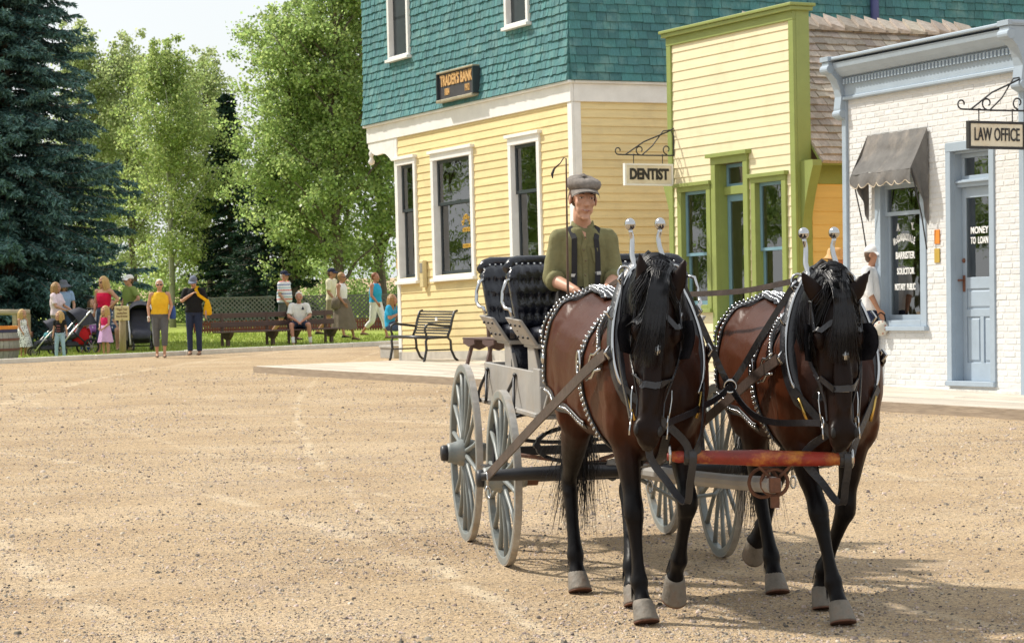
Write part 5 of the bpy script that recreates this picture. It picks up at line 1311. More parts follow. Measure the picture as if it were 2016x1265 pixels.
        if studs:
            sg_ = G(); acc = 0; last = Q[0]
            for i in range(1, len(Q)):
                seg = (Q[i]-Q[i-1]); L_ = seg.length; t = seg.normalized(); b = t.cross(NN[i]).normalized()
                while acc < L_:
                    c = Q[i-1]+t*acc + NN[i]*(th/2+.003)
                    for sd in ((-1, 1) if studs == 2 else (0,)): sg_.ell(c+b*sd*w_*.34, .0088, 6, 4)
                    acc += .026
                acc -= L_
            if sg_.v: tag(sg_.done('strap_studs', CHR, o, True), kind='stuff')
        return o
    def ring(name, c, r, nrm, tr=.007, m=CHR, parent=None):
        nrm = V(nrm).normalized(); a = nrm.orthogonal().normalized(); b = nrm.cross(a)
        gg = G(); gg.tube([V(c)+a*r*cos(2*pi*i/16)+b*r*sin(2*pi*i/16) for i in range(16)], tr, 6, closed=True); return gg.done(name, m, parent or root, True)
    # collar and hames: an oval set sloping round the base of the neck
    cc = V((.10, hx*.08, 1.335)); cu = V((-.34, 0, .94)).normalized(); ca_, cb_ = .372, .208
    def cpt(t, a=0, b=0, fw=0):     # t=0 top, going to the left side
        w_ = cb_+b; s = sin(t); c = cos(t)
        return cc + cu*((ca_+a)*c) + V((0, 1, 0))*(w_*s*(1-.20*c)) + V((.94, 0, .34))*fw
    gg = G(); gg.tube([cpt(2*pi*i/40) for i in range(40)], .058, 10, closed=True, flat=1.0); col_ = gg.done('collar', HARN, root, True)
    gg = G(); gg.tube([cpt(2*pi*i/40, -.01, -.005, -.055) for i in range(40)], .045, 8, closed=True); gg.done('collar_pad', TICK, col_, True)
    hm = []
    for s_ in (-1, 1):
        T_ = [s_*(.42+1.95*i/16) for i in range(17)]; pts = [cpt(t, .025, .035, .045) for t in T_]
        top = cpt(s_*.30, .03, .02, .045)
        pre = [top + V((-.055, s_*.030, .155)), top + V((-.06, s_*.020, .115)), top + V((-.055, s_*.022, .075)), top + V((-.03, s_*.030, .03))]
        SP = [V(q[:3]) for q in smooth_path([(p, 0) for p in pre+pts], 3)]; gg = G(); gg.tube(SP, [.012+.003*sin(pi*min(1, i/20)) if i < len(SP)-6 else .008 for i in range(len(SP))], 8); gg.ell(pre[0]+V((-.004, 0, .026)), .030, 14, 10); h_ = gg.done('hame', CHR, root, True); hm.append((pre, pts))
        for t in (.75, 1.25, 1.75):
            c = cpt(s_*t, .03, .055, .05); gg = G(); gg.tube([c+V((0, s_*.004, -.03)), c+V((0, s_*.03, .0)), c+V((0, s_*.004, .03))], .008, 6); gg.done('hame_staple', CHR, h_, True)
        ring('rein_ring', cpt(s_*.62, .03, .085, .045), .034, (1, .3*s_, .2), .007, CHR, h_)
        gg = G(); c = cpt(s_*2.35, .03, .05, .06); gg.tube([c, c+V((.02, -s_*.02, -.06)), c+V((.03, -s_*.04, -.12))], .009, 6); gg.done('hame_clip', BRASS, h_, True)
    gg = G(); gg.tube([cpt(-.3, .03, .02, .05), cpt(0, .055, 0, .05), cpt(.3, .03, .02, .05)], .014, 6); gg.done('hame_strap', HARN, root)
    # back strap, saddle pad, hip straps and breeching with nickel spots
    strap('back_strap', [(-.22, 0, 1.7), (-.45, 0, 1.7), (-.75, 0, 1.7), (-1.0, 0, 1.75), (-1.22, 0, 1.7), (-1.36, 0, 1.62)], .055, studs=2)
    for s_ in (-1, 1):
        strap('saddle_strap', [(-.33, s_*.02, 1.7), (-.35, s_*.20, 1.6), (-.36, s_*.33, 1.42), (-.36, s_*.40, 1.2), (-.34, s_*.40, 1.0), (-.30, s_*.28, .80)], .060, studs=2)
        strap('hip_strap', [(-.95, s_*.02, 1.75), (-1.02, s_*.18, 1.62), (-1.10, s_*.35, 1.42), (-1.14, s_*.42, 1.22), (-1.16, s_*.42, 1.06)], .042, studs=1)
        strap('hip_strap', [(-.98, s_*.02, 1.75), (-1.12, s_*.16, 1.62), (-1.25, s_*.32, 1.42), (-1.30, s_*.40, 1.22), (-1.30, s_*.40, 1.06)], .042, studs=1)
        strap('breeching', [(-1.52, 0, 1.03), (-1.46, s_*.16, 1.03), (-1.36, s_*.30, 1.03), (-1.20, s_*.38, 1.04), (-.98, s_*.40, 1.02), (-.75, s_*.40, .95), (-.45, s_*.36, .82)], .050, studs=1)
        strap('shoulder_strap', [(-.40, s_*.05, 1.7), (-.22, s_*.28, 1.5), (-.08, s_*.34, 1.36), (.02, s_*.34, 1.28)], .035, studs=1, off=.012)
        gg = G(); c, n_ = hug((-.36, s_*.40, 1.22), .018); t = V((0, 0, 1)); b = t.cross(n_).normalized(); gg.tube([c+b*.032*cos(q)+t*.065*sin(q) for q in [2*pi*i/16 for i in range(16)]], .008, 6, closed=True); gg.done('buckle', CHR, root, True)
        gg = G(); c, n_ = hug((-1.15, s_*.40, 1.22), .014); gg.ell(c, (.03, .012, .03), 10, 6); gg.done('rosette', CHR, root, True)
    strap('rump_band', [(-.70, 0, 1.7), (-.80, 0, 1.75), (-.95, 0, 1.75), (-1.08, 0, 1.75)], .16, studs=2, off=.006)
    strap('girth', [(-.30, -.28, .80), (-.28, 0, .74), (-.30, .28, .80)], .06)
    strap('belly_strap', [(.2, 0, .93), (.02, 0, .76), (-.3, 0, .70), (-.55, -.05, .71)], .045, off=.02, lay=False)
    # bridle
    br = G(); ringp = lambda t, o: [HP(t, .0, 0) for _ in ()]
    def band(name, t0, t1, w_, m=HARN, parent=None, k=40, off=.007, arc=(0, 2*pi)):
        Q, NN = [], []
        for i in range(k+1):
            u = arc[0]+(arc[1]-arc[0])*i/k; p = HP(t0+(t1-t0)*(.5-.5*sin(u)), .20*cos(u), -.05+.22*sin(u)); c, n_ = hug(p, off); Q.append(c); NN.append(n_)
        gg = G(); gg.strip(Q, NN, w_, .006); return gg.done(name, m, parent or root)
    bridle = band('bridle', .60, .60, .030)
    band('brow_band', .095, .06, .026, parent=bridle, arc=(-.15, pi+.15))
    gg = G(); gg.bar(HP(.60, -.032, .052), HP(.60, .032, .052), .020, .008, tuple(fd)); gg.done('nose_plate', CHR, bridle, bev=.003)
    for s_ in (-1, 1):
        Q = [hug(HP(t, s_*.2, -.06-.02*(t < .4)), .008) for t in (.06, .2, .35, .48, .60, .70, .80)]
        gg = G(); gg.strip([q[0] for q in Q], [q[1] for q in Q], .024, .006); gg.done('cheek_strap', HARN, bridle)
        # blinker: a dished leather plate standing off the cheek
        gg = G(); vs = []; na, nb = 8, 8
        for i in range(na+1):
            for j in range(nb+1):
                a, b = i/na, j/nb
                t = .13+.25*a; out = .118+.055*b+.020*sin(pi*a); d = -.085+.115*b+.01*sin(pi*a)
                rr = 1-.35*max(0, abs(2*a-1)-.6)/.4*b
                vs.append(HP(t, s_*out, -.085+(d+.085)*rr))
        F_ = [(i*(nb+1)+j, i*(nb+1)+j+1, (i+1)*(nb+1)+j+1, (i+1)*(nb+1)+j) for i in range(na) for j in range(nb)]
        n0 = len(vs); cen = HP(.25, 0, -.05); vs2 = [v + (v-cen).normalized()*.007 for v in vs]
        gg.add(vs+vs2, F_+[tuple(n0+k for k in reversed(f)) for f in F_]); bl = gg.done('blinker', HARN, bridle, True)
        c = HP(.24, s_*.150, -.02)
        ring('bit_ring', HP(.815, s_*.092, -.045), .028, lat, .005, CHR, bridle)
        gg = G(); gg.tube([HP(.60, s_*.10, -.045), HP(.66, s_*.104, -.05), HP(.74, s_*.10, -.05), HP(.80, s_*.096, -.045)], .004, 6); gg.tube([HP(.82, s_*.094, -.035), HP(.88, s_*.096, -.025), HP(.93, s_*.096, -.02)], .005, 6); gg.done('bit_shank', CHR, bridle, True)
        ring('bridle_ring', HP(.10, s_*.118, -.06), .014, lat, .005, CHR, bridle)
    gg = G(); c = HP(.335, 0, .0); c, n_ = hug(HP(.345, 0, .15), .040); gg.ell(c, (.022, .036, .010), 12, 8, M=HM); gg.ell(c+(-ax)*.045, (.008, .02, .006), 8, 6, M=HM); gg.done('face_drop', CHR, bridle, True)
    strap('face_strap', [HP(.05, 0, .2), HP(.15, 0, .2), HP(.28, 0, .2)], .018, parent=bridle)
    return root, dict(HP=HP, cpt=cpt, hug=hug, hugout=hugout, M=M, hm=hm)
def heading(p, deg, s=1.0, w=1.0):
    t = radians(deg); return Matrix(((sin(t)*s, cos(t)*s*w, 0, p[0]), (-cos(t)*s, sin(t)*s*w, 0, p[1]), (0, 0, s, 0), (0, 0, 0, 1)))
fwd = V((.35, 0, -1))
legsA = [dict(side=-1, fore=1, knee=(.10, -.145, .52), fet=(.13, -.13, .19), hoof=(.175, -.125, .094)),
         dict(side=1, fore=1, knee=(.21, .125, .57), fet=(.06, .115, .285), hoof=(.005, .105, .185), hdir=(-.55, 0, -.80)),
         dict(side=-1, fore=0, stifle=(-.93, -.19, .92), hock=(-1.20, -.18, .58), fet=(-1.10, -.175, .19), hoof=(-1.065, -.175, .094)),
         dict(side=1, fore=0, stifle=(-.82, .17, .92), hock=(-.80, .07, .55), fet=(-.50, .0, .19), hoof=(-.44, -.01, .094))]
legsB = [dict(side=-1, fore=1, knee=(.22, -.11, .53), fet=(.30, -.06, .195), hoof=(.355, -.045, .094)),
         dict(side=1, fore=1, knee=(.0, .10, .52), fet=(-.20, .03, .20), hoof=(-.22, .02, .094), hdir=(.25, 0, -1)),
         dict(side=-1, fore=0, stifle=(-.88, -.18, .92), hock=(-1.02, -.13, .57), fet=(-.88, -.09, .19), hoof=(-.84, -.085, .094)),
         dict(side=1, fore=0, stifle=(-.98, .17, .92), hock=(-1.33, .09, .62), fet=(-1.42, -.0, .30), hoof=(-1.47, -.035, .21), hdir=(-.85, 0, -.55))]
HA = heading((.668, 12.2), 11.0, 1.0, .88); HB = heading((1.50, 12.2), 7.5, .968, .92)
rootA, hA = horse(HA, 'dark bay harness horse with long tousled forelock, beside the left wheels', legsA, -.125, .30, -.105, (0, -.06), (.28, -.05))
rootB, hB = horse(HB, 'dark bay harness horse with ears turned outward, on the boardwalk side', legsB, -.10, -.02, -.005, (0, .0), (.75, .0), spread=1.1)
# ---- traces, neck yoke and the crossed reins between the two horses
def tw(h, p): return h['M'] @ V(p)
def world_strap(root, name, pts, w_, m, up=(0, 0, 1), th=.007, n=10):
    P_ = [V(q[:3]) for q in smooth_path([(p, 0) for p in pts], n)]; NN = []
    for i in range(len(P_)):
        t = (P_[min(i+1, len(P_)-1)]-P_[max(i-1, 0)]).normalized(); b = V(up); b = (b-t*b.dot(t)).normalized(); NN.append(t.cross(b))
    g = G(); g.strip(P_, NN, w_, th); return g.done(name, m, root)
for h, r, yc in ((hA, rootA, -.41), (hB, rootB, .50)):
    inv = h['M'].inverted()
    for s_ in (-1, 1):
        a = h['cpt'](s_*1.75, .03, .08, .03); e = inv @ (CARM @ V((.56, yc+s_*.41, .56)))
        mid = [h['hugout'](a.lerp(e, t) + V((0, s_*.015, 0)), .02) for t in (.12, .25, .4, .55)]
        w0 = world_strap(r, 'trace', [a]+mid+[e], .054, BROWNL, th=.010)
        g = G()
        for t in (.1, .13, .9, .93): g.ell(a.lerp(e, t)+V((0, s_*.03, 0)), .009, 6, 4)
        g = G(); c = a.lerp(e, .06); d = (e-a).normalized(); u = V((0, 0, 1)); 
        for k in (-1, 1): g.tube([c-d*.06+u*.05*k, c+u*.038*k+V((0, s_*.012, 0)), c+d*.05+u*.055*k+V((0, s_*.012, 0)), c+d*.12+u*.036*k]+[c+d*.17+u*.03*k], .007, 6)
        g.done('trace_plate', CHR, r, True)
yk0, yk1 = at_depth(1313, 898, 11.86), at_depth(1682, 904, 11.84)
YKM = Matrix.Translation((yk0+yk1)/2); yk = empty('neck_yoke', YKM, 'weathered red and orange wooden neck yoke slung between the horses', 'neck yoke')
YOKE = mat('worn_red_yoke_paint', (.23,.022,.012), .42, .3, 6, .15, 30, dirt=((.55,.22,.03), 1.0, 9), detail=8)
a, b = yk0-YKM.translation, yk1-YKM.translation; d = b-a
g = G(); g.tube([a, a+d*.02, a+d*.06, a+d*.10, a+d*.14, a+d*.4, a+d*.5, a+d*.6, a+d*.86, a+d*.90, a+d*.96, a+d*.99, b], [.018,.022,.029,.027,.031,.036,.040,.037,.033,.029,.031,.025,.02], 14); g.done('bar', YOKE, yk, True)
for t in (.125, .955):
    c = a+d*t; g = G(); g.tube([c-d*.035, c-d*.03, c+d*.03, c+d*.035], [.031,.038,.038,.031], 14); g.done('leather_wrap', HARN, yk, True)
for t in (.015, .985):
    c = a+d*t; g = G(); g.tube([c+V((0, .045*cos(q), .045*sin(q)+.01)) for q in [2*pi*i/14 for i in range(14)]], .007, 6, closed=True); g.done('end_ring', CHR, yk, True)
g = G(); m_ = a+d*.575
for s_ in (-1, 1): g.tube([m_+V((s_*.075, 0, -.03)), m_+V((s_*.06, .0, -.05)), m_+V((s_*.035, .01, -.075)), m_+V((s_*.02, .01, -.09))], .008, 6)
g.tube([m_+V((.062*cos(q), .02, -.115+.062*sin(q))) for q in [2*pi*i/18 for i in range(18)]], .009, 6, closed=True); g.done('centre_ring', RUSTY, yk, True)
g = G(); g.box(m_.x-.02, m_.x+.02, .0, .04, -.235, -.18); g.done('tongue_stop', RUSTY, yk)
for h, r, e in ((hA, rootA, yk0.lerp(yk1, .125)), (hB, rootB, yk0.lerp(yk1, .955))):
    inv = h['M'].inverted(); q = inv @ e
    for s_ in (-1, 1): world_strap(r, 'breast_strap', [h['cpt'](s_*2.2, .03, .05, .05), q+V((.01, s_*.06, .10)), q+V((.035, s_*.01, .0))], .040, HARN)
    world_strap(r, 'pole_strap', [q+V((.042, 0, .03)), q+V((.045, 0, -.02)), q+V((.02, -.01, -.12)), q+V((-.03, -.02, -.22)), q+V((-.10, -.10, -.12)), q+V((-.12, -.19, .02)), h['cpt'](pi, .05, 0, .03)], .040, HARN, (0, 1, 0))
rn = empty('reins', Matrix.Translation(at_depth(1437, 760, 12.2)), 'pair of black driving reins crossing through a ring between the horses', 'reins')
O_ = rn.matrix_world.translation.copy(); loc = lambda p: V(p)-O_
bitA, bitB = tw(hA, hA['HP'](.815, .10, -.045)), tw(hB, hB['HP'](.815, -.10, -.045)); bitA2, bitB2 = tw(hA, hA['HP'](.815, -.10, -.045)), tw(hB, hB['HP'](.815, .10, -.045))
rA, rB = tw(hA, hA['cpt'](.62, .03, .10, .05)), tw(hB, hB['cpt'](-.62, .03, .10, .05))
rA2, rB2 = tw(hA, hA['cpt'](-.62, .03, .10, .05)), tw(hB, hB['cpt'](.62, .03, .10, .05))
hand = CARM @ V((.10, -.11, 1.52))
world_strap(rn, 'cross_rein', [loc(bitA), loc(at_depth(1375, 805, 11.95)), loc(O_), loc(O_.lerp(rB, .5)), loc(rB)], .030, HARN)
world_strap(rn, 'cross_rein', [loc(bitB), loc(at_depth(1500, 825, 12.0)), loc(O_), loc(O_.lerp(rA, .5)), loc(rA)], .030, HARN)
world_strap(rn, 'hand_rein', [loc(rB), loc(rB.lerp(hand, .25)+V((0, 0, -.03))), loc(rB.lerp(hand, .6)+V((0, 0, -.02))), loc(hand)], .028, BROWNL)
world_strap(rn, 'hand_rein', [loc(rA), loc(rA.lerp(hand, .3)+V((.0, 0, .06))), loc(rA.lerp(hand, .65)+V((0, 0, .05))), loc(hand)], .028, BROWNL)
world_strap(rn, 'outer_rein', [loc(bitB2), loc(bitB2.lerp(rB2, .5)+V((.03, 0, -.02))), loc(rB2)], .026, HARN)
world_strap(rn, 'outer_rein', [loc(bitA2), loc(bitA2.lerp(rA2, .5)+V((-.04, 0, -.02))), loc(rA2)], .026, HARN)
g = G(); g.tube([V((.030*cos(q), -.012, .030*sin(q))) for q in [2*pi*i/18 for i in range(18)]], .006, 6, closed=True); g.done('spread_ring', CHR, rn, True)
# ------------------------------------------------------------------ people.  local x = the way the person faces, y to their left, z up
def skin(name, c): return mat(name, c, .5, .08, 14, .05, 60, spec=.4)
SKIN = skin('fair_skin', (.50,.27,.175)); SKIN2 = skin('tanned_skin', (.40,.20,.12)); SKIN3 = skin('ruddy_skin', (.47,.22,.145))
LIPS = mat('lip', (.33,.11,.09), .45, .05, 20); IRIS = mat('eye_dark', (.03,.02,.015), .15, .05, 20)
EYEW = mat('eye_white', (.62,.58,.54), .25, .03, 20)
def cloth(name, c, rough=.85, var=.10, scale=7, bump=.35, bs=16, **k): return mat(name, c, rough, var, scale, bump, bs, spec=.25, **k)
def lerp3(a, b, t): return tuple(x+(y-x)*t for x, y in zip(a, b))
BASE = dict(hipL=(0,.09,.90), hipR=(0,-.09,.90), kneeL=(.02,.10,.48), kneeR=(.02,-.10,.48), ankL=(0,.10,.08), ankR=(0,-.10,.08), pel=(0,0,.95), waist=(.0,0,1.08), chest=(.0,0,1.27), neck=(-.01,0,1.44), head=(.015,0,1.585),
            shL=(0,.175,1.39), shR=(0,-.175,1.39), elL=(-.02,.235,1.13), elR=(-.02,-.235,1.13), wrL=(.06,.24,.90), wrR=(.06,-.24,.90))
def pose(**k):
    J = dict(BASE); J.update(k); return {a: V(b) for a, b in J.items()}
def add_hand(g, w_, el, s_, curl=.35):
    """palm, four unequal bent fingers and a thumb, along the forearm"""
    d = (w_-el).normalized(); side = V((1, 0, 0)); side = (side-d*side.dot(d)); 
    if side.length < .1: side = V((0, 0, 1)); side = side-d*side.dot(d)
    side.normalize(); nrm = d.cross(side)*s_
    c0 = w_+d*.015; c1 = w_+d*.095
    R = []
    for t, a, b in ((0, .026, .018), (.3, .036, .016), (.75, .042, .015), (1, .040, .012)):
        c = c0.lerp(c1, t); R.append([c+side*a*cos(2*pi*j/10)+nrm*b*sin(2*pi*j/10) for j in range(10)])
    g.rings(R)
    for i, L in enumerate((.070, .078, .073, .056)):
        o = c1 + side*(.030-.020*i) - d*.008; p = [o]; dd = d.copy()
        for k in range(3):
            dd = (dd - nrm*curl*.55).normalized(); p.append(p[-1]+dd*L*(.42, .32, .26)[k])
        g.tube(p, [.0095, .009, .008, .006], 6)
    o = c0 + side*.028 + d*.015; g.tube([o, o+side*.022+d*.024-nrm*.008, o+side*.030+d*.052-nrm*.016, o+side*.028+d*.072-nrm*.022], [.012, .011, .0095, .007], 6)
def torso_rings(J, w_, inflate=0, lo=None, hi=None, belly=0, sx=1.0, bust=0):
    """(centre, half width, half depth) from crotch to neck base"""
    hip, sh = (J['hipL']-J['hipR']), (J['shL']-J['shR'])
    spec = [(J['pel']+(J['pel']-J['waist'])*.75, .10, .085, 0), (J['pel']+(J['pel']-J['waist'])*.25, .165*w_[0], .115, 0), (J['pel'], .170*w_[0], .118+belly*.3, 0), (J['waist'], .139*w_[1], .105+belly, .5), (J['waist'].lerp(J['chest'], .55), .158*w_[1]*.5+.165*w_[2]*.5, .112+belly*.5+bust, .8), (J['chest'], .172*w_[2], .115+bust*.7, 1), (J['chest'].lerp(J['neck'], .45), .170*w_[2], .100, 1), (J['chest'].lerp(J['neck'], .75), .128*w_[2], .080, 1), (J['chest'].lerp(J['neck'], .95), .085, .062, 1), (J['neck'], .060, .058, 1)]
    out = []
    for k, (c, a, b, t) in enumerate(spec):
        lat = (hip.normalized()*(1-t) + sh.normalized()*t).normalized(); out.append((c, a+inflate, b+inflate, lat))
    return out
def ring_pts(c, a, b, lat, ax, n=16, off=0):
    lat = (lat-ax*lat.dot(ax)).normalized(); f = lat.cross(ax)
    return [c + lat*a*cos(2*pi*j/n)*abs(cos(2*pi*j/n))**-.1 + f*(b*sin(2*pi*j/n)+off) if abs(cos(2*pi*j/n)) > 1e-6 else c+f*(b*sin(2*pi*j/n)+off) for j in range(n)]
def add_torso(g, J, w_, inflate=0, i0=0, i1=10, **k):
    T = torso_rings(J, w_, inflate, **k)[i0:i1]; R = []
    for i, (c, a, b, lat) in enumerate(T):
        ax = (T[min(i+1, len(T)-1)][0]-T[max(i-1, 0)][0]).normalized(); R.append(ring_pts(c, a, b, lat, ax))
    g.rings(R)
def add_limb(g, pts, n=10, k=3):
    S_ = smooth_path([(tuple(p), r) for p, r in pts], k); g.tube([V(q[:3]) for q in S_], [max(.004, q[3]) for q in S_], n)
def head_frame(J, s, turn=0, tilt=0, roll=0):
    up = (J['head']-J['neck']).normalized(); M = Matrix.Rotation(turn, 3, 'Z') @ Matrix.Rotation(tilt, 3, 'Y') @ Matrix.Rotation(roll, 3, 'X')
    return Matrix.Translation(J['head']) @ M.to_4x4() @ Matrix.Scale(s, 4)
def add_head(g, HM, J, fine=False):
    M3 = HM.to_3x3(); P = lambda x, y, z: HM @ V((x, y, z)); E = lambda c, r, n=12, m=9: g.ell(P(*c), r, n, m, M=M3)
    E((-.012,0,.038), (.096,.076,.090), 16, 12); E((.030,0,-.020), (.064,.062,.092), 16, 12); E((.032,0,-.078), (.050,.046,.038)); E((.074,0,-.100), (.020,.022,.018))
    g.tube([P(.088,0,.018), P(.106,0,-.018), P(.112,0,-.032), P(.098,0,-.040)], [.009*HM.median_scale, .012*HM.median_scale, .015*HM.median_scale, .010*HM.median_scale], 8)
    for s_ in (-1, 1):
        E((.078,s_*.030,.024), (.016,.028,.009)); E((.066,s_*.040,-.022), (.024,.024,.022)); E((-.008,s_*.078,-.005), (.022,.011,.033)); E((.100,s_*.011,-.034), (.010,.008,.008))
    E((.088,0,-.062), (.012,.025,.006)); E((.086,0,-.071), (.012,.022,.007))
    sc = HM.median_scale
    add_limb(g, [(P(-.015,0,-.05), .054*sc), (P(-.018,0,-.11), .050*sc), (J['neck'], .056), (J['neck'].lerp(J['chest'], .25), .075)])
def face_bits(root, HM, glasses=None, eyes=True):
    P = lambda x, y, z: HM @ V((x, y, z)); M3 = HM.to_3x3()
    if glasses:
        g = G(); 
        for s_ in (-1, 1): g.ell(P(.090,s_*.033,.008), (.007,.027,.019), 10, 7, M=M3); g.tube([P(.085,s_*.058,.012), P(.02,s_*.080,.014), P(-.01,s_*.082,.01)], .003, 5)
        g.tube([P(.097,-.012,.012), P(.099,0,.014), P(.097,.012,.012)], .003, 5)
        g.done('sunglasses', mat('dark_lens', (.012,.010,.010), .12, .05, 10), root, True)
    elif eyes:
        for s_ in (-1, 1):
            g = G(); g.ell(P(.084,s_*.031,.007), (.007,.013,.006), 8, 6, M=M3); g.done('eye', IRIS, root, True)
    g = G(); g.ell(P(.097,0,-.066), (.006,.021,.004), 10, 5, M=M3); g.done('mouth', LIPS, root, True)
def cap(root, HM, m, visor=None, band=None):
    P = lambda x, y, z: HM @ V((x, y, z)); g = G(); R = []
    for t in [i/6 for i in range(7)]:
        a = t*pi/2; r = cos(a)**.8; z = .035+.095*sin(a)
        R.append([P(-.012+.106*r*cos(2*pi*j/18), .086*r*sin(2*pi*j/18), z) for j in range(18)])
    g.rings(R); h = g.done('cap', m, root, True)
    g = G(); T, B = [], []
    for i in range(3):
        row = []
        for j in range(11):
            a = -1.15+2.3*j/10; L = (.0, .045, .08)[i]; x = -.012+.104*cos(a)+L*cos(a*.6); y = .085*sin(a)+L*.25*sin(a); z = .036-.022*(i/2)**2-.02*(abs(a)/1.15)**2*(i/2)
            row.append(P(x, y, z))
        T.append(row)
    vs = [p for r in T for p in r]; n = len(vs); up = (HM.to_3x3() @ V((0, 0, .006)))
    F = [(i*11+j, i*11+j+1, (i+1)*11+j+1, (i+1)*11+j) for i in range(2) for j in range(10)]
    g.add(vs+[v+up for v in vs], F+[tuple(n+k for k in reversed(f)) for f in F]); g.done('visor', visor or m, h, True)
def brim_hat(root, HM, m, brim=.17, droop=.05, band=None):
    P = lambda x, y, z: HM @ V((x, y, z)); g = G(); R = []
    prof = [(brim, .02-droop), (brim*.82, .03-droop*.5), (.105, .045), (.098, .09), (.085, .12), (.05, .135), (.004, .138)]
    for r, z in prof: R.append([P(-.012+r*1.08*cos(2*pi*j/22), r*.95*sin(2*pi*j/22), z+.012*sin(2*2*pi*j/22)*(r/brim)) for j in range(22)])
    R.insert(0, [p - HM.to_3x3() @ V((0, 0, .005)) for p in R[0]]); R.insert(0, [P(-.012+.10*cos(2*pi*j/22), .088*sin(2*pi*j/22), .040) for j in range(22)])
    g.rings(R); g.done('sun_hat', m, root, True)
def hair(root, HM, m, style='short', hat=False):
    if hat: HM = HM @ Matrix.Translation((-.006, 0, -.022)) @ Matrix.Scale(.93, 4)
    P = lambda x, y, z: HM @ V((x, y, z)); M3 = HM.to_3x3(); g = G(); sc = HM.median_scale
    if style in ('long', 'bob', 'short', 'mid'):
        R = []
        for i in range(9):
            a = -.35+(pi/2+.35)*i/8; z = .035+.100*sin(a); r = cos(a)
            R.append([P(-.022+(.100*r)*cos(2*pi*j/18)-(.018 if cos(2*pi*j/18) > .3 and a < .5 else 0), .089*r*sin(2*pi*j/18), z) for j in range(18)])
        g.rings(R)
        if style == 'short': g.ell(P(-.05,0,-.01), (.060,.078,.070), 12, 8, M=M3)
    if style in ('long', 'bob', 'mid'):
        L = {'long': .36, 'bob': .13, 'mid': .22}[style]; rng = random.Random(int(sc*997)+len(root.name))
        for k in range(46):
            a = .62+(2*pi-1.24)*(k+rng.random())/46; r = rng.uniform(.9, 1.05); x, y = -.02+.096*cos(a)*r, .088*sin(a)*r
            pts = [P(x*.9, y*.9, .07), P(x-.004, y, .01), P(x*1.04-.008, y*1.08, -.06), P(x*1.0-.012, y*1.08, -.06-L*.45), P(x*.95-.012, y*1.02, -.07-L*rng.uniform(.8, 1.05))]
            g.tube(pts, [.018*sc, .020*sc, .020*sc, .016*sc, .006*sc], 5)
    if style == 'pony':
        pass
    return g.done('hair', m, root, True)
def shoe(root, a, yaw, m, s=1.0, socks=None):
    d = V((cos(yaw), sin(yaw), 0)); l = V((-d.y, d.x, 0)); g = G(); z0 = max(a.z-.08*s, 0); R = []
    for t, hw, h in ((-.06,.018,.03),(-.045,.032,.062),(.0,.036,.082),(.05,.038,.065),(.10,.043,.05),(.155,.040,.04),(.185,.022,.026),(.195,.006,.012)):
        c = a+d*t*s; c = V((c.x, c.y, z0)); R.append([c+l*hw*s*cos(2*pi*j/10)+V((0, 0, 1))*(h*s*.5*(1+sin(2*pi*j/10))) for j in range(10)])
    g.rings(R); return g.done('shoe', m, root, True)
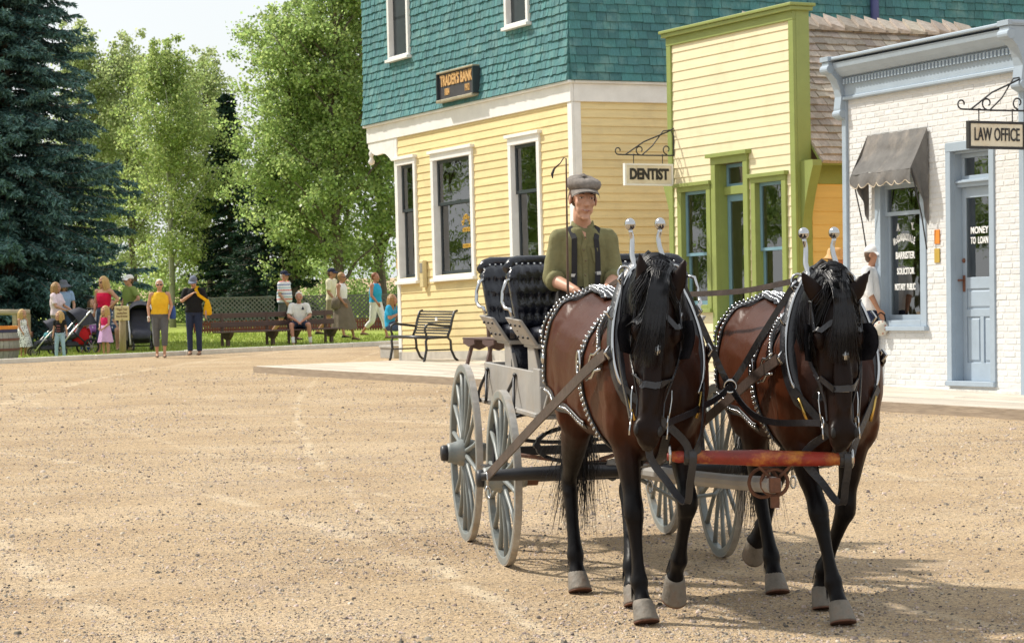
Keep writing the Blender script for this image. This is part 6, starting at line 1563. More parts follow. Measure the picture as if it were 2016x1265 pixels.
def person(pos, face, H, label, J=None, sk=None, w=(1, 1, 1), hd=1.0, turn=0, tilt=0, roll=0, top=None, sleeve=.45, neck_lo=10, top_lo=2, topJ=0, legs=None, leg_len=1.0, skirt=None, hairs=None, hat=None, shoes=None, glasses=False, group=None, belly=0, bust=0, sock=None, flare=1.0, foot=None, curl=.35, voxel=.011, straps=None, tight=0):
    """body (one surface) + clothes, hair, hat and shoes as parts"""
    J = J or pose(); sk = sk or SKIN; s = H/1.70
    root = empty('person', yawM(pos, face, s), label, 'person', group)
    HM = head_frame(J, hd, turn, tilt, roll); g = G(); add_torso(g, J, w, -.006 if top else 0, belly=belly*.8, bust=bust*.9); add_head(g, HM, J)
    for q in 'LR':
        s_ = 1 if q == 'L' else -1
        add_limb(g, [(J['chest'].lerp(J['sh'+q], .7), .055), (J['sh'+q], .056), (J['sh'+q].lerp(J['el'+q], .35), .047), (J['el'+q], .037), (J['el'+q].lerp(J['wr'+q], .3), .037), (J['wr'+q], .026), (J['wr'+q]+(J['wr'+q]-J['el'+q]).normalized()*.03, .025)])
        add_hand(g, J['wr'+q], J['el'+q], s_, curl)
        add_limb(g, [(J['hip'+q]+V((0, 0, .03)), .085), (J['hip'+q].lerp(J['knee'+q], .3), .080), (J['knee'+q].lerp(J['hip'+q], .12), .058), (J['knee'+q], .052), (J['knee'+q].lerp(J['ank'+q], .3), .054), (J['knee'+q].lerp(J['ank'+q], .75), .036), (J['ank'+q], .034)])
        fd = V((cos(0), 0, 0)) if not foot else V(foot[q]); a = J['ank'+q]
        add_limb(g, [(a+V((-.02, 0, -.035)), .034), (a+fd*.05+V((0, 0, -.042)), .034), (a+fd*.12+V((0, 0, -.056)), .030), (a+fd*.165+V((0, 0, -.062)), .016)])
    me = blob(g, voxel, 2, .4); me.materials.append(sk); me.polygons.foreach_set('use_smooth', [True]*len(me.polygons)); link(me, 'body', root)
    face_bits(root, HM, glasses)
    inf = .012
    if top:
        g = G(); add_torso(g, J, w, inf-tight, top_lo, neck_lo, belly=belly, bust=bust)
        if sleeve:
            for q in 'LR':
                A, B, C = J['sh'+q], J['el'+q], J['wr'+q]; t = sleeve*2
                pts = [(J['chest'].lerp(A, .55)+V((0, 0, .03)), .075), (A, .072)]
                if t <= 1: pts += [(A.lerp(B, t*.5), .066), (A.lerp(B, t), .064)]
                else: pts += [(A.lerp(B, .5), .064), (B, .054), (B.lerp(C, (t-1)), .046)]
                add_limb(g, pts)
        m_ = blob(g, .014, 3); m_.materials.append(top); m_.polygons.foreach_set('use_smooth', [True]*len(m_.polygons)); link(m_, 'shirt', root)
    if legs:
        g = G(); add_torso(g, J, w, inf-.002, 0, 4, belly=belly*.6)
        for q in 'LR':
            A, B, C = J['hip'+q], J['knee'+q], J['ank'+q]; pts = [(A+V((0, 0, .04)), .100), (A.lerp(B, .35), .094*flare**.3)]
            if leg_len <= .55: pts += [(A.lerp(B, leg_len*1.6), .088)]
            else:
                e = min(1, leg_len); pts += [(B, .070*flare), (B.lerp(C, (e-.5)*1.0), .064*flare), (B.lerp(C, (e-.5)*2-.02), .058*flare)]
            add_limb(g, pts)
        m_ = blob(g, .014, 3); m_.materials.append(legs); m_.polygons.foreach_set('use_smooth', [True]*len(m_.polygons)); link(m_, 'trousers', root)
    if skirt:
        m_, z1, z0, r1, r0, pl = skirt; g = G(); R = []; c = J['waist']; mid = (J['kneeL']+J['kneeR'])/2
        for i in range(9):
            t = i/8; z = z1+(z0-z1)*t; r = r1+(r0-r1)*t**.8; cx = c.x+(mid.x-c.x)*t*.8; cy = c.y+(mid.y-c.y)*t
            R.append([V((cx+r*.82*cos(2*pi*j/40)*(1+pl*t*sin(8*2*pi*j/40)), cy+r*sin(2*pi*j/40)*(1+pl*t*sin(8*2*pi*j/40)), z+.012*t*sin(3*2*pi*j/40))) for j in range(40)])
        g.rings(R, cap=False); g.done('skirt', m_, root, True)
    if straps:
        for s_ in (-1, 1):
            g = G(); n_ = J['neck']; c_ = J['chest']; g.tube([c_+V((.11, s_*.085, .06)), n_.lerp(c_, .2)+V((.03, s_*.10, .01)), c_+V((-.10, s_*.085, .06))], .010, 6, flat=1.8, up=(0, 1, 0)); g.done('shoulder_strap', straps, root, True)
    if hairs: hair(root, HM, hairs[0], hairs[1], bool(hat))
    if hat:
        if hat[0] == 'cap': cap(root, HM, hat[1], hat[2] if len(hat) > 2 else None)
        else: brim_hat(root, HM, hat[1], *hat[2:])
    if shoes:
        for q in 'LR': shoe(root, J['ank'+q], atan2(foot[q][1], foot[q][0]) if foot else 0, shoes)
    if sock:
        for q in 'LR':
            g = G(); A = J['ank'+q]; B = J['knee'+q]; add_limb(g, [(A, .040), (A.lerp(B, .15), .042), (A.lerp(B, .32), .048)]); g.done('sock', sock, root, True)
    return root, HM, J
def stripes(name, cols, scale, rough=.85):
    """woven bands round the body: list of (height, colour)"""
    m = mat(name, (.8,.8,.8), rough, .05, 6, .3, 16); n = m.node_tree.nodes; L = m.node_tree.links
    tcn = n.new('ShaderNodeTexCoord'); sp = n.new('ShaderNodeSeparateXYZ'); L.new(tcn.outputs['Object'], sp.inputs[0])
    ml = n.new('ShaderNodeMath'); ml.operation = 'MULTIPLY'; ml.inputs[1].default_value = scale; fr = n.new('ShaderNodeMath'); fr.operation = 'FRACT'
    L.new(sp.outputs['Z'], ml.inputs[0]); L.new(ml.outputs[0], fr.inputs[0]); r = n.new('ShaderNodeValToRGB'); r.color_ramp.interpolation = 'CONSTANT'
    for i, (x, c) in enumerate(cols):
        e = r.color_ramp.elements[i] if i < 2 else r.color_ramp.elements.new(x)
        e.position = x; e.color = (*c, 1)
    L.new(fr.outputs[0], r.inputs[0]); L.new(r.outputs[0], n['Principled BSDF'].inputs['Base Color']); return m
def dots(name, base, dot, scale, thr=.33):
    m = mat(name, base, .85, .05, 6, .3, 16); n = m.node_tree.nodes; L = m.node_tree.links
    tcn = n.new('ShaderNodeTexCoord'); v = n.new('ShaderNodeTexVoronoi'); v.inputs['Scale'].default_value = scale; v.inputs['Randomness'].default_value = .35; L.new(tcn.outputs['Object'], v.inputs['Vector'])
    lt = n.new('ShaderNodeMath'); lt.operation = 'LESS_THAN'; lt.inputs[1].default_value = thr; L.new(v.outputs['Distance'], lt.inputs[0])
    mx_ = n.new('ShaderNodeMix'); mx_.data_type = 'RGBA'; mx_.inputs[6].default_value = (*base, 1); mx_.inputs[7].default_value = (*dot, 1); L.new(lt.outputs[0], mx_.inputs[0]); L.new(mx_.outputs[2], n['Principled BSDF'].inputs['Base Color']); return m
BLOND = mat('blond_hair', (.52,.34,.13), .5, .2, 6, .5, 22, streak=(4, 4, .6), spec=.5); BROWNH = mat('brown_hair', (.10,.05,.025), .5, .2, 6, .5, 22); REDH = mat('auburn_hair', (.22,.07,.025), .5, .2, 6, .5, 22); GREYH = mat('white_hair', (.66,.64,.60), .6, .1, 8, .5, 22); DKBL = mat('honey_hair', (.36,.21,.08), .5, .2, 6, .5, 22, streak=(4, 4, .6))
C = {k: cloth('cloth_'+k, v) for k, v in dict(white=(.78,.77,.76), pinkwhite=(.80,.66,.72), blue=(.30,.42,.62), sky=(.03,.36,.62), yellow=(.80,.48,.03), black=(.012,.012,.014), denim=(.055,.085,.15), midnavy=(.025,.035,.075), grey=(.115,.115,.12), red=(.62,.010,.065), pink=(.66,.025,.13), lilac=(.62,.38,.66), olive=(.20,.26,.07), cream=(.74,.68,.50), tan=(.42,.30,.17), brownskirt=(.17,.135,.10), palejean=(.33,.46,.62), khaki=(.30,.25,.17), hotpink=(.65,.03,.20), darkshoe=(.03,.025,.022), sandal=(.16,.10,.07), yellowbag=(.75,.42,.01), bluebag=(.045,.10,.33), navy=(.018,.022,.05), check=(.20,.20,.19), redbag=(.42,.012,.018), purple=(.36,.16,.40)).items()}
FAM = 'families waiting at the edge of the lawn'; WALK = 'visitors walking across the lawn'
def gpos(px, py): return on_ground(px, py, .0)
def facing(deg): return radians(deg-90)     # 0 = toward the camera, + turns to picture right
F = facing
# -------- left group
person(gpos(46, 704), F(55), 1.02, 'small blond girl in a white dress with black dots beside the barrel', pose(elR=(.05,-.22,1.12), wrR=(.16,-.19,.95), elL=(.05,.22,1.12), wrL=(.16,.19,.95)), hd=1.42, top=dots('dotted_cotton', (.80,.80,.80), (.012,.012,.02), 15, .36), sleeve=0, skirt=(dots('dotted_cotton', (.8,.8,.8), (.01,.01,.02), 15), 1.16, .40, .17, .36, .05), hairs=(BLOND, 'bob'), shoes=C['hotpink'], group=FAM)
person(gpos(113, 697), F(75), 1.62, 'woman in a pale pink blouse with blond hair beside the strollers', pose(elL=(.10,.24,1.14), wrL=(.30,.16,1.05), elR=(.10,-.24,1.14), wrR=(.30,-.16,1.05)), w=(1.12, 1.15, 1.05), top=C['pinkwhite'], sleeve=.40, top_lo=1, legs=C['khaki'], hairs=(DKBL, 'bob'), shoes=C['darkshoe'], group=FAM, bust=.02)
person(gpos(128, 690), F(25), 1.66, 'woman in a blue shirt under a floppy grey sun hat', pose(elL=(.03,.24,1.13), wrL=(.16,.20,.95)), top=C['blue'], sleeve=.35, neck_lo=9, legs=C['denim'], hairs=(BROWNH, 'bob'), hat=('brim', mat('grey_felt', (.12,.13,.16), .9, .1, 9), .20, .045), shoes=C['darkshoe'], group=FAM, tilt=.1)
shirtg = cloth('black_print_shirt', (.014,.013,.014)); 
pr, hm_, _ = person(gpos(119, 706), F(-10), .98, 'toddler girl in black printed shirt and pale jeans before the strollers', pose(ankL=(.0,.15,.08), ankR=(.0,-.15,.08), kneeL=(.02,.13,.48), kneeR=(.02,-.13,.48), elL=(0,.25,1.14), wrL=(.05,.29,.93)), hd=1.45, top=shirtg, sleeve=.30, legs=C['palejean'], leg_len=.98, hairs=(BLOND, 'bob'), shoes=C['hotpink'], group=FAM, turn=-.5)
g = G()
for z in (1.22, 1.12, 1.03):
    for y in (-.05, 0.0, .05): g.ell((.138, y, z), (.006, .022, .022), 8, 5)
g.done('shirt_print', mat('faded_print', (.26,.08,.09), .8, .3, 30), pr, True)
person(gpos(207, 697), F(-28), 1.73, 'blond woman in a red strapless top and rolled jeans, hand on hip', pose(elL=(-.06,.34,1.20), wrL=(.03,.20,1.05), elR=(.0,-.225,1.13), wrR=(.08,-.20,.93), ankR=(.10,-.10,.08), kneeR=(.06,-.10,.48)), w=(1.04, .96, .96), top=C['red'], sleeve=0, neck_lo=7, legs=C['denim'], leg_len=.82, hairs=(BLOND, 'long'), glasses=True, group=FAM, bust=.025, tight=.002, tilt=.15, turn=-.3)
person(gpos(209, 701), F(-35), 1.06, 'little girl in pink top and lilac skirt in front of the red-topped woman', pose(elL=(.06,.21,1.13), wrL=(.18,.10,1.0), elR=(.06,-.21,1.13), wrR=(.18,-.10,1.0)), hd=1.40, top=C['pink'], sleeve=0, neck_lo=7, skirt=(C['lilac'], 1.08, .50, .16, .30, .06), hairs=(BLOND, 'mid'), group=FAM, straps=C['pink'], shoes=C['sandal'])
person(gpos(258, 692), F(-55), 1.76, 'man in an olive green shirt and white cap behind the sign post', pose(elL=(-.05,.33,1.18), wrL=(.06,.20,1.03), elR=(.02,-.26,1.14), wrR=(.12,-.16,1.02)), w=(1.05, 1.1, 1.1), top=C['olive'], sleeve=.40, legs=C['khaki'], hairs=(BROWNH, 'short'), hat=('cap', C['white']), shoes=C['darkshoe'], glasses=True, group=FAM, belly=.02)
SIT = dict(pel=(-.02,0,.50), waist=(-.05,0,.62), chest=(-.03,0,.82), neck=(.0,0,.99), head=(.04,0,1.13), hipL=(.0,.09,.47), hipR=(.0,-.09,.47), kneeL=(.42,.12,.48), kneeR=(.42,-.12,.48), ankL=(.42,.12,.08), ankR=(.42,-.12,.08), shL=(0,.175,.94), shR=(0,-.175,.94), elL=(.05,.24,.70), elR=(.05,-.24,.70), wrL=(.26,.16,.62), wrR=(.26,-.16,.62))
person(gpos(247, 690), F(0), 1.74, 'seated man in a grey checked shirt and dark cap behind the notice board', pose(**SIT), top=C['check'], sleeve=.45, legs=C['khaki'], leg_len=.5, hairs=(BROWNH, 'short'), hat=('cap', C['navy']), shoes=C['darkshoe'], group=FAM)
person(gpos(222, 689), F(10), 1.62, 'seated person in a blue and white striped top partly hidden behind the red-topped woman', pose(**SIT), top=stripes('blue_white_stripe', [(0, (.75,.75,.78)), (.5, (.03,.06,.25))], 11), sleeve=.45, legs=C['denim'], leg_len=.9, hairs=(BROWNH, 'bob'), shoes=C['sandal'], group=FAM)
person(gpos(183, 690), F(15), 1.66, 'seated woman in white with dark hair behind the red bag', pose(**SIT), top=C['white'], sleeve=.35, legs=C['purple'], leg_len=.9, hairs=(BROWNH, 'bob'), shoes=C['darkshoe'], group=FAM)
person(gpos(166, 696), F(15), .98, 'child in a tan sun hat sitting with a red bag on its lap', pose(**SIT), hd=1.4, top=C['redbag'], sleeve=.45, legs=C['bluebag'], leg_len=.9, hairs=(DKBL, 'bob'), hat=('brim', C['tan'], .17, .05), shoes=C['khaki'], group=FAM)
yw, yhm, _ = person(gpos(317, 704), F(8), 1.64, 'grey-haired woman in a yellow tank top and grey capri trousers walking', pose(ankL=(.10,.08,.09), kneeL=(.12,.09,.50), ankR=(-.10,-.08,.09), kneeR=(.02,-.09,.48), elR=(.0,-.25,1.13), wrR=(.10,-.24,.92), elL=(-.03,.25,1.14), wrL=(.10,.20,.95)), w=(1.15, 1.2, 1.1), top=C['yellow'], sleeve=0, neck_lo=9, legs=C['grey'], leg_len=.80, flare=1.1, hairs=(GREYH, 'short'), glasses=True, shoes=C['sandal'], bust=.03, belly=.015)
g = G(); g.lathe([(.0,0),(.030,0),(.034,.10),(.036,.11),(.0,.112)], 12, Matrix.Translation((.13, -.245, .80))); g.done('paper_cup', C['white'], yw, True)
bag = empty('shoulder_bag', yawM(gpos(317, 704), F(8), 1.64/1.7), 'blue shoulder bag hanging beside the yellow tank top', 'bag')
g = G(); R = [[V((-.06+.05*cos(t)*a, .275+.12*sin(t)*a*.55, z)) for t in [2*pi*j/14 for j in range(14)]] for z, a in ((.84, .7), (.86, 1), (.98, 1.1), (1.10, .85), (1.13, .5))]; g.rings(R); g.done('pouch', C['bluebag'], bag, True)
g = G(); g.strip([(-.06, .27, 1.10), (.0, .20, 1.33), (-.03, .125, 1.455), (-.11, .17, 1.33), (-.08, .26, 1.10)], [(1, .5, 0), (1, .2, .3), (0, 0, 1), (-1, 0, .3), (-1, .5, 0)], .022, .006); g.done('strap', C['midnavy'], bag)
bm_, bhm, _ = person(gpos(384, 699), F(-5), 1.70, 'person in a black shirt, dark jeans and grey cap looking down', pose(elR=(.10,-.25,1.17), wrR=(.17,-.02,1.31), elL=(-.03,.27,1.13), wrL=(.06,.27,.90), ankR=(.05,-.09,.09)), w=(1.1, 1.15, 1.12), top=C['black'], sleeve=.42, top_lo=1, legs=C['midnavy'], hairs=(BROWNH, 'short'), hat=('cap', mat('faded_blue_cap', (.14,.16,.22), .85, .1, 8)), shoes=C['sandal'], belly=.03, tilt=.35, curl=.9)
bag = empty('shoulder_bag', yawM(gpos(384, 699), F(-5), 1.0), 'bright yellow bag slung over the black shirt', 'bag')
g = G(); R = [[V((.02+.05*cos(t)*a, .30+.16*sin(t)*a*.6, z)) for t in [2*pi*j/14 for j in range(14)]] for z, a in ((.86, .6), (.88, 1), (1.02, .9), (1.14, .55), (1.20, .25))]; g.rings(R); g.done('pouch', C['yellowbag'], bag, True)
g = G(); g.strip([(.02, .30, 1.16), (.12, .13, 1.30), (.10, .07, 1.42), (.02, .085, 1.485), (-.09, .12, 1.40), (-.10, .20, 1.2)], [(1, .3, 0), (1, .1, .2), (1, 0, .5), (0, 0, 1), (-1, 0, .3), (-1, .5, 0)], .065, .008); g.done('strap', C['yellowbag'], bag)
# -------- walkers and sitters on the lawn
STRIDE = dict(hipL=(.02,.09,.90), kneeL=(.18,.09,.50), ankL=(.26,.09,.10), kneeR=(-.06,-.09,.49), ankR=(-.36,-.09,.20), elL=(-.14,.22,1.15), wrL=(-.10,.22,.92), elR=(.02,-.23,1.13), wrR=(.16,-.20,.95))
FT = dict(L=(1, 0), R=(1, 0)); FOOT = dict(L=(.95, 0, .1), R=(.75, 0, -.45))
STRIPE = stripes('striped_polo', [(0, (.78,.78,.80)), (.22, (.14,.20,.42)), (.34, (.78,.78,.80)), (.60, (.66,.14,.10)), (.72, (.78,.78,.80)), (.86, (.42,.55,.62))], 4.6)
lawn = lambda px, py: on_ground(px, py, .035)
person(lawn(562, 671), F(62), 1.76, 'heavy man in a striped polo shirt and dark cap behind the seated man', pose(**STRIDE), w=(1.2, 1.3, 1.2), belly=.07, top=STRIPE, sleeve=.42, top_lo=1, legs=C['grey'], leg_len=.5, hairs=(GREYH, 'short'), hat=('cap', C['navy']), shoes=C['darkshoe'], group=WALK)
SITB = dict(SIT); SITB.update(kneeL=(.40,.20,.50), kneeR=(.40,-.20,.50), ankL=(.38,.24,.08), ankR=(.52,-.16,.08), elL=(.10,.25,.70), elR=(.10,-.25,.70), wrL=(.28,.06,.58), wrR=(.28,-.06,.58))
SEATP = on_ground(583, 679, .03)+V((.05, .48, -.035))
sm_, shm, _ = person(SEATP, F(6), 1.74, 'white-haired man in a white polo shirt sitting on the long brown bench', pose(**SITB), top=C['white'], sleeve=.42, legs=C['midnavy'], leg_len=.5, hairs=(GREYH, 'short'), shoes=C['darkshoe'], sock=C['white'], sk=SKIN3, glasses=False, belly=.03, w=(1.05, 1.1, 1.08))
g = G(); g.prism([(-.035, 0), (.035, 0), (0, .09)], .0, .006, 'x'); o = g.done('badge', C['navy'], sm_, M=Matrix.Translation((.120, .085, .845)))
person(lawn(655, 667), F(70), 1.80, 'man in a cream shirt and navy cap walking beside the woman in the long skirt', pose(**STRIDE), top=C['cream'], sleeve=.42, top_lo=1, legs=C['khaki'], leg_len=.5, hairs=(BROWNH, 'short'), hat=('cap', C['navy']), shoes=C['darkshoe'], group=WALK, sk=SKIN2)
person(lawn(675, 671), F(66), 1.68, 'woman in a white sleeveless top and long brown skirt walking', pose(**STRIDE), sk=SKIN2, top=C['white'], sleeve=0, neck_lo=9, skirt=(C['brownskirt'], 1.06, .30, .17, .38, .08), hairs=(DKBL, 'short'), glasses=True, shoes=C['sandal'], group=WALK)
bag = empty('shoulder_bag', yawM(lawn(675, 671), F(66), 1.0), 'brown cloth bag at the hip of the long-skirted woman', 'bag')
g = G(); R = [[V((-.05+.13*cos(t)*a, -.24+.05*sin(t)*a, z)) for t in [2*pi*j/14 for j in range(14)]] for z, a in ((.78, .5), (.82, 1), (.98, 1), (1.08, .6))]; g.rings(R); g.done('pouch', C['brownskirt'], bag, True)
g = G(); g.strip([(-.05, -.22, 1.06), (.02, -.17, 1.3), (-.02, -.13, 1.445), (-.08, -.17, 1.3), (-.09, -.22, 1.06)], [(1, -.5, 0), (1, -.3, .3), (0, 0, 1), (-1, 0, .3), (-1, -.5, 0)], .02, .006); g.done('strap', C['brownskirt'], bag)
person(lawn(741, 668), F(62), 1.66, 'auburn-haired woman in a bright blue sleeveless top and white capris walking', pose(**STRIDE), w=(1.15, 1.15, 1.1), bust=.02, belly=.02, sk=SKIN3, top=C['sky'], sleeve=0, neck_lo=9, legs=C['white'], leg_len=.80, flare=1.12, hairs=(REDH, 'short'), shoes=C['sandal'], group=WALK)
SITG = dict(SIT); SITG.update(pel=(-.02,0,.50), wrL=(.22,.05,.80), wrR=(.22,-.05,.80))
person(on_ground(772, 684, .035), F(70), 1.60, 'long-haired girl in a blue shirt sitting beside the bank corner', pose(**SITG), top=C['sky'], sleeve=.40, legs=C['denim'], leg_len=.95, hairs=(DKBL, 'long'), shoes=C['darkshoe'])
# -------- on the boardwalk by the law office
BWZ = .12
wp, whm_, _ = person(on_ground(1722, 757, BWZ), F(58), 1.79, 'person in a loose white shirt and white cap peering into the lettered window', pose(elL=(.14,.22,1.22), wrL=(.20,.10,1.44), elR=(.06,-.24,1.13), wrR=(.16,-.22,.93)), w=(1.2, 1.35, 1.2), belly=.05, top=C['white'], sleeve=.60, top_lo=0, legs=C['midnavy'], hairs=(BROWNH, 'short'), hat=('cap', C['white']), shoes=C['darkshoe'], sk=SKIN2)
hb = empty('handbag', yawM(on_ground(1722, 757, BWZ), F(58), 1.05), 'small round patterned handbag held beside the white shirt', 'handbag')
g = G(); g.ell((.20, -.23, .70), (.10, .06, .095), 14, 10); g.done('pouch', dots('floral_print', (.55,.52,.45), (.35,.12,.08), 22, .3), hb, True)
g = G(); g.tube([(.14, -.23, .78), (.15, -.23, .86), (.20, -.23, .89), (.25, -.23, .86), (.26, -.23, .78)], .009, 6); g.done('handle', C['black'], hb, True)
person(on_ground(1648, 742, BWZ), F(60), 1.77, 'person in a straw hat standing behind the right-hand harness horse', pose(), top=C['cream'], legs=C['khaki'], hairs=(BROWNH, 'short'), hat=('brim', mat('orange_straw', (.55,.34,.15), .8, .15, 20), .15, .03), sk=SKIN3)
# -------- the driver
SKD = skin('driver_skin', (.53,.295,.20)); SHIRT = mat('olive_work_shirt', (.20,.19,.095), .85, .16, 6, .9, 9, spec=.2); CAPW = mat('grey_tweed', (.20,.175,.155), .95, .22, 30, .15, 90); SUSP = mat('black_webbing', (.012,.012,.016), .7, .2, 20)
DP = CARM @ V((-.16, -.115, 0)); DPZ = .965
DJ = pose(**{k: v for k, v in dict(pel=(-.02,0,.50), waist=(-.05,0,.63), chest=(-.035,0,.845), neck=(.01,0,1.025), head=(.05,0,1.175), hipL=(.0,.09,.47), hipR=(.0,-.09,.47), kneeL=(.42,.14,.46), kneeR=(.42,-.14,.46), ankL=(.50,.14,.08), ankR=(.50,-.14,.08), shL=(.0,.150,.950), shR=(.0,-.150,.950), elL=(.0,.200,.70), elR=(.0,-.200,.70), wrL=(.24,.10,.63), wrR=(.24,-.09,.63)).items()})
drv = empty('person', Matrix.Translation((DP.x, DP.y, DPZ)) @ Matrix.Rotation(radians(-83), 4, 'Z') @ Matrix.Scale(.95, 4), 'young driver in olive shirt, black braces and grey flat cap on the carriage seat', 'person')
g = G(); add_torso(g, DJ, (.88, .92, .80), -.012)
for q in 'LR':
    s_ = 1 if q == 'L' else -1
    add_limb(g, [(DJ['chest'].lerp(DJ['sh'+q], .7), .042), (DJ['sh'+q]+V((0, 0, -.012)), .040), (DJ['sh'+q].lerp(DJ['el'+q], .35), .042), (DJ['el'+q], .038), (DJ['el'+q].lerp(DJ['wr'+q], .3), .041), (DJ['wr'+q], .027), (DJ['wr'+q]+(DJ['wr'+q]-DJ['el'+q]).normalized()*.03, .026)], 12, 4)
    add_hand(g, DJ['wr'+q], DJ['el'+q], s_, .95)
    add_limb(g, [(DJ['hip'+q]+V((0, 0, .03)), .085), (DJ['hip'+q].lerp(DJ['knee'+q], .3), .08), (DJ['knee'+q], .054), (DJ['knee'+q].lerp(DJ['ank'+q], .3), .056), (DJ['ank'+q], .035), (DJ['ank'+q]+V((.06, 0, -.04)), .034), (DJ['ank'+q]+V((.16, 0, -.06)), .02)])
DHM = head_frame(DJ, 1.04, .10, .0, -.07); HP3 = DHM.to_3x3(); PD = lambda x, y, z: DHM @ V((x, y, z))
def E(c, r, n=14, m=10): g.ell(PD(*c), r, n, m, M=HP3)
E((-.015,0,.036), (.090,.068,.080), 18, 14); E((.026,0,-.015), (.062,.055,.088), 18, 14); E((.022,0,-.070), (.054,.046,.044)); E((.040,0,-.095), (.040,.036,.024)); E((.072,0,-.108), (.018,.022,.016))
g.tube([PD(.080,0,.022), PD(.094,0,.0), PD(.107,0,-.024), PD(.110,0,-.032), PD(.094,0,-.042)], [.008,.009,.012,.0125,.008], 10)
for s_ in (-1, 1):
    E((.074,s_*.031,.029), (.014,.026,.007)); E((.056,s_*.040,-.020), (.026,.018,.022)); E((-.006,s_*.077,-.004), (.020,.009,.032)); E((.098,s_*.011,-.034), (.009,.0075,.007)); E((.048,s_*.032,-.058), (.022,.018,.030))
E((.083,-.002,-.060), (.011,.025,.0055)); E((.081,-.002,-.071), (.011,.022,.0065))
add_limb(g, [(PD(-.015,0,-.05), .054), (PD(-.018,0,-.10), .053), (DJ['neck'], .058), (DJ['neck'].lerp(DJ['chest'], .25), .08)], 14)
me = blob(g, .0062, 6, .5); me.materials.append(SKD); me.polygons.foreach_set('use_smooth', [True]*len(me.polygons)); link(me, 'body', drv)
for s_ in (-1, 1):
    g = G(); g.ell(PD(.0765,s_*.031,.0080), (.009,.0125,.0046), 12, 8, M=HP3); e = g.done('eye', EYEW, drv, True)
    g = G(); g.ell(PD(.0840,s_*.031,.0082), (.0035,.0050,.0046), 10, 6, M=HP3); g.done('iris', IRIS, e, True)
    g = G(); g.tube([PD(.079,s_*.046,.028), PD(.090,s_*.032,.034), PD(.090,s_*.018,.031)], [.003,.0045,.003], 6); g.done('eyebrow', BROWNH, drv, True)
    g = G(); g.tube([PD(.076,s_*.045,.012), PD(.087,s_*.032,.0165), PD(.084,s_*.018,.011)], [.0015,.0022,.0015], 6); g.done('eyelid', SKD, drv, True)
g = G(); g.tube([PD(.082,.026,-.063), PD(.0935,.010,-.0655), PD(.0945,-.004,-.0655), PD(.083,-.028,-.061)], [.002,.0042,.0042,.002], 6); g.done('mouth', LIPS, drv, True)
g = G(); g.tube([PD(.087,.017,-.0640), PD(.0965,.004,-.0650), PD(.0965,-.010,-.0645), PD(.088,-.019,-.0625)], [.0008,.0018,.0018,.0008], 5); g.done('teeth', EYEW, drv, True)
g = G()
for s_ in (-1, 1): g.ell(PD(-.03,s_*.068,.018), (.045,.012,.045), 10, 8, M=HP3)
g.ell(PD(-.07,0,.01), (.04,.062,.06), 12, 8, M=HP3); g.done('hair', BROWNH, drv, True)
# flat cap: eight puffed panels, a band and a short stiff peak
g = G(); R = []
for i in range(9):
    t = i/8; 
    for_r, z = [(.079,.048),(.088,.056),(.101,.072),(.107,.092),(.102,.110),(.084,.124),(.057,.132),(.028,.136),(.006,.137)][i]
    R.append([PD(-.010+for_r*1.06*cos(2*pi*j/32), for_r*.98*sin(2*pi*j/32), z + .004*abs(sin(4*2*pi*j/32)) - .016*cos(2*pi*j/32)*(i > 1) + .004*mnoise.noise((cos(2*pi*j/32)*2, sin(2*pi*j/32)*2, i*.5))) for j in range(32)])
g.rings(R); cpn = g.done('flat_cap', CAPW, drv, True)
g = G(); g.ell(PD(-.010,0,.139), (.013,.013,.007), 10, 6, M=HP3); g.done('cap_button', CAPW, cpn, True)
g = G(); T = []
for i in range(4):
    for j in range(15):
        a = -1.2+2.4*j/14; L = (0,.022,.045,.064)[i]*cos(a*.75); T.append(PD(-.010+.092*cos(a)+L, .087*sin(a)*(1+L*1.1), .058-.02*(i/3)**1.5-.030*(abs(a)/1.2)**2*(.4+.6*i/3)))
n = len(T); up = HP3 @ V((0, 0, .006)); Fc = [(i*15+j, i*15+j+1, (i+1)*15+j+1, (i+1)*15+j) for i in range(3) for j in range(14)]
g.add(T+[p+up for p in T], Fc+[tuple(n+k for k in reversed(f)) for f in Fc]); g.done('peak', CAPW, cpn, True)
# shirt: body, sleeves rolled to the elbow, band collar, placket, pocket
g = G(); add_torso(g, DJ, (.95, 1.0, .90), .008, 1, 9)
for q in 'LR':
    A, B, Cc = DJ['sh'+q], DJ['el'+q], DJ['wr'+q]; s_ = 1 if q == 'L' else -1
    add_limb(g, [(DJ['chest'].lerp(A, .5)+V((0, 0, .03)), .070), (A+V((0, s_*.002, .0)), .054), (A.lerp(B, .3), .055), (A.lerp(B, .65), .057), (B, .056), (B.lerp(Cc, .22), .054)], 14, 4)
me = blob(g, .010, 4)
relief(me, lambda c: mnoise.noise((c[0]*9, c[1]*9, c[2]*5))*.009 + mnoise.noise((c[0]*20, c[1]*24+c[2]*9, c[2]*6))*.006)
me.materials.append(SHIRT); me.polygons.foreach_set('use_smooth', [True]*len(me.polygons)); sh = link(me, 'shirt', drv)
bms = bmesh.new(); bms.from_mesh(me); sbv = BVHTree.FromBMesh(bms); bms.free()
def onshirt(p, off=.004):
    q, n_, i, d = sbv.find_nearest(V(p)); return q+n_*off, n_
for q in 'LR':
    A, B, Cc = DJ['sh'+q], DJ['el'+q], DJ['wr'+q]; g = G(); g.tube([B.lerp(Cc, .12), B.lerp(Cc, .16), B.lerp(Cc, .24), B.lerp(Cc, .28)], [.060,.066,.065,.057], 14); g.done('rolled_cuff', SHIRT, sh, True)
n_ = DJ['neck']; g = G(); R = []
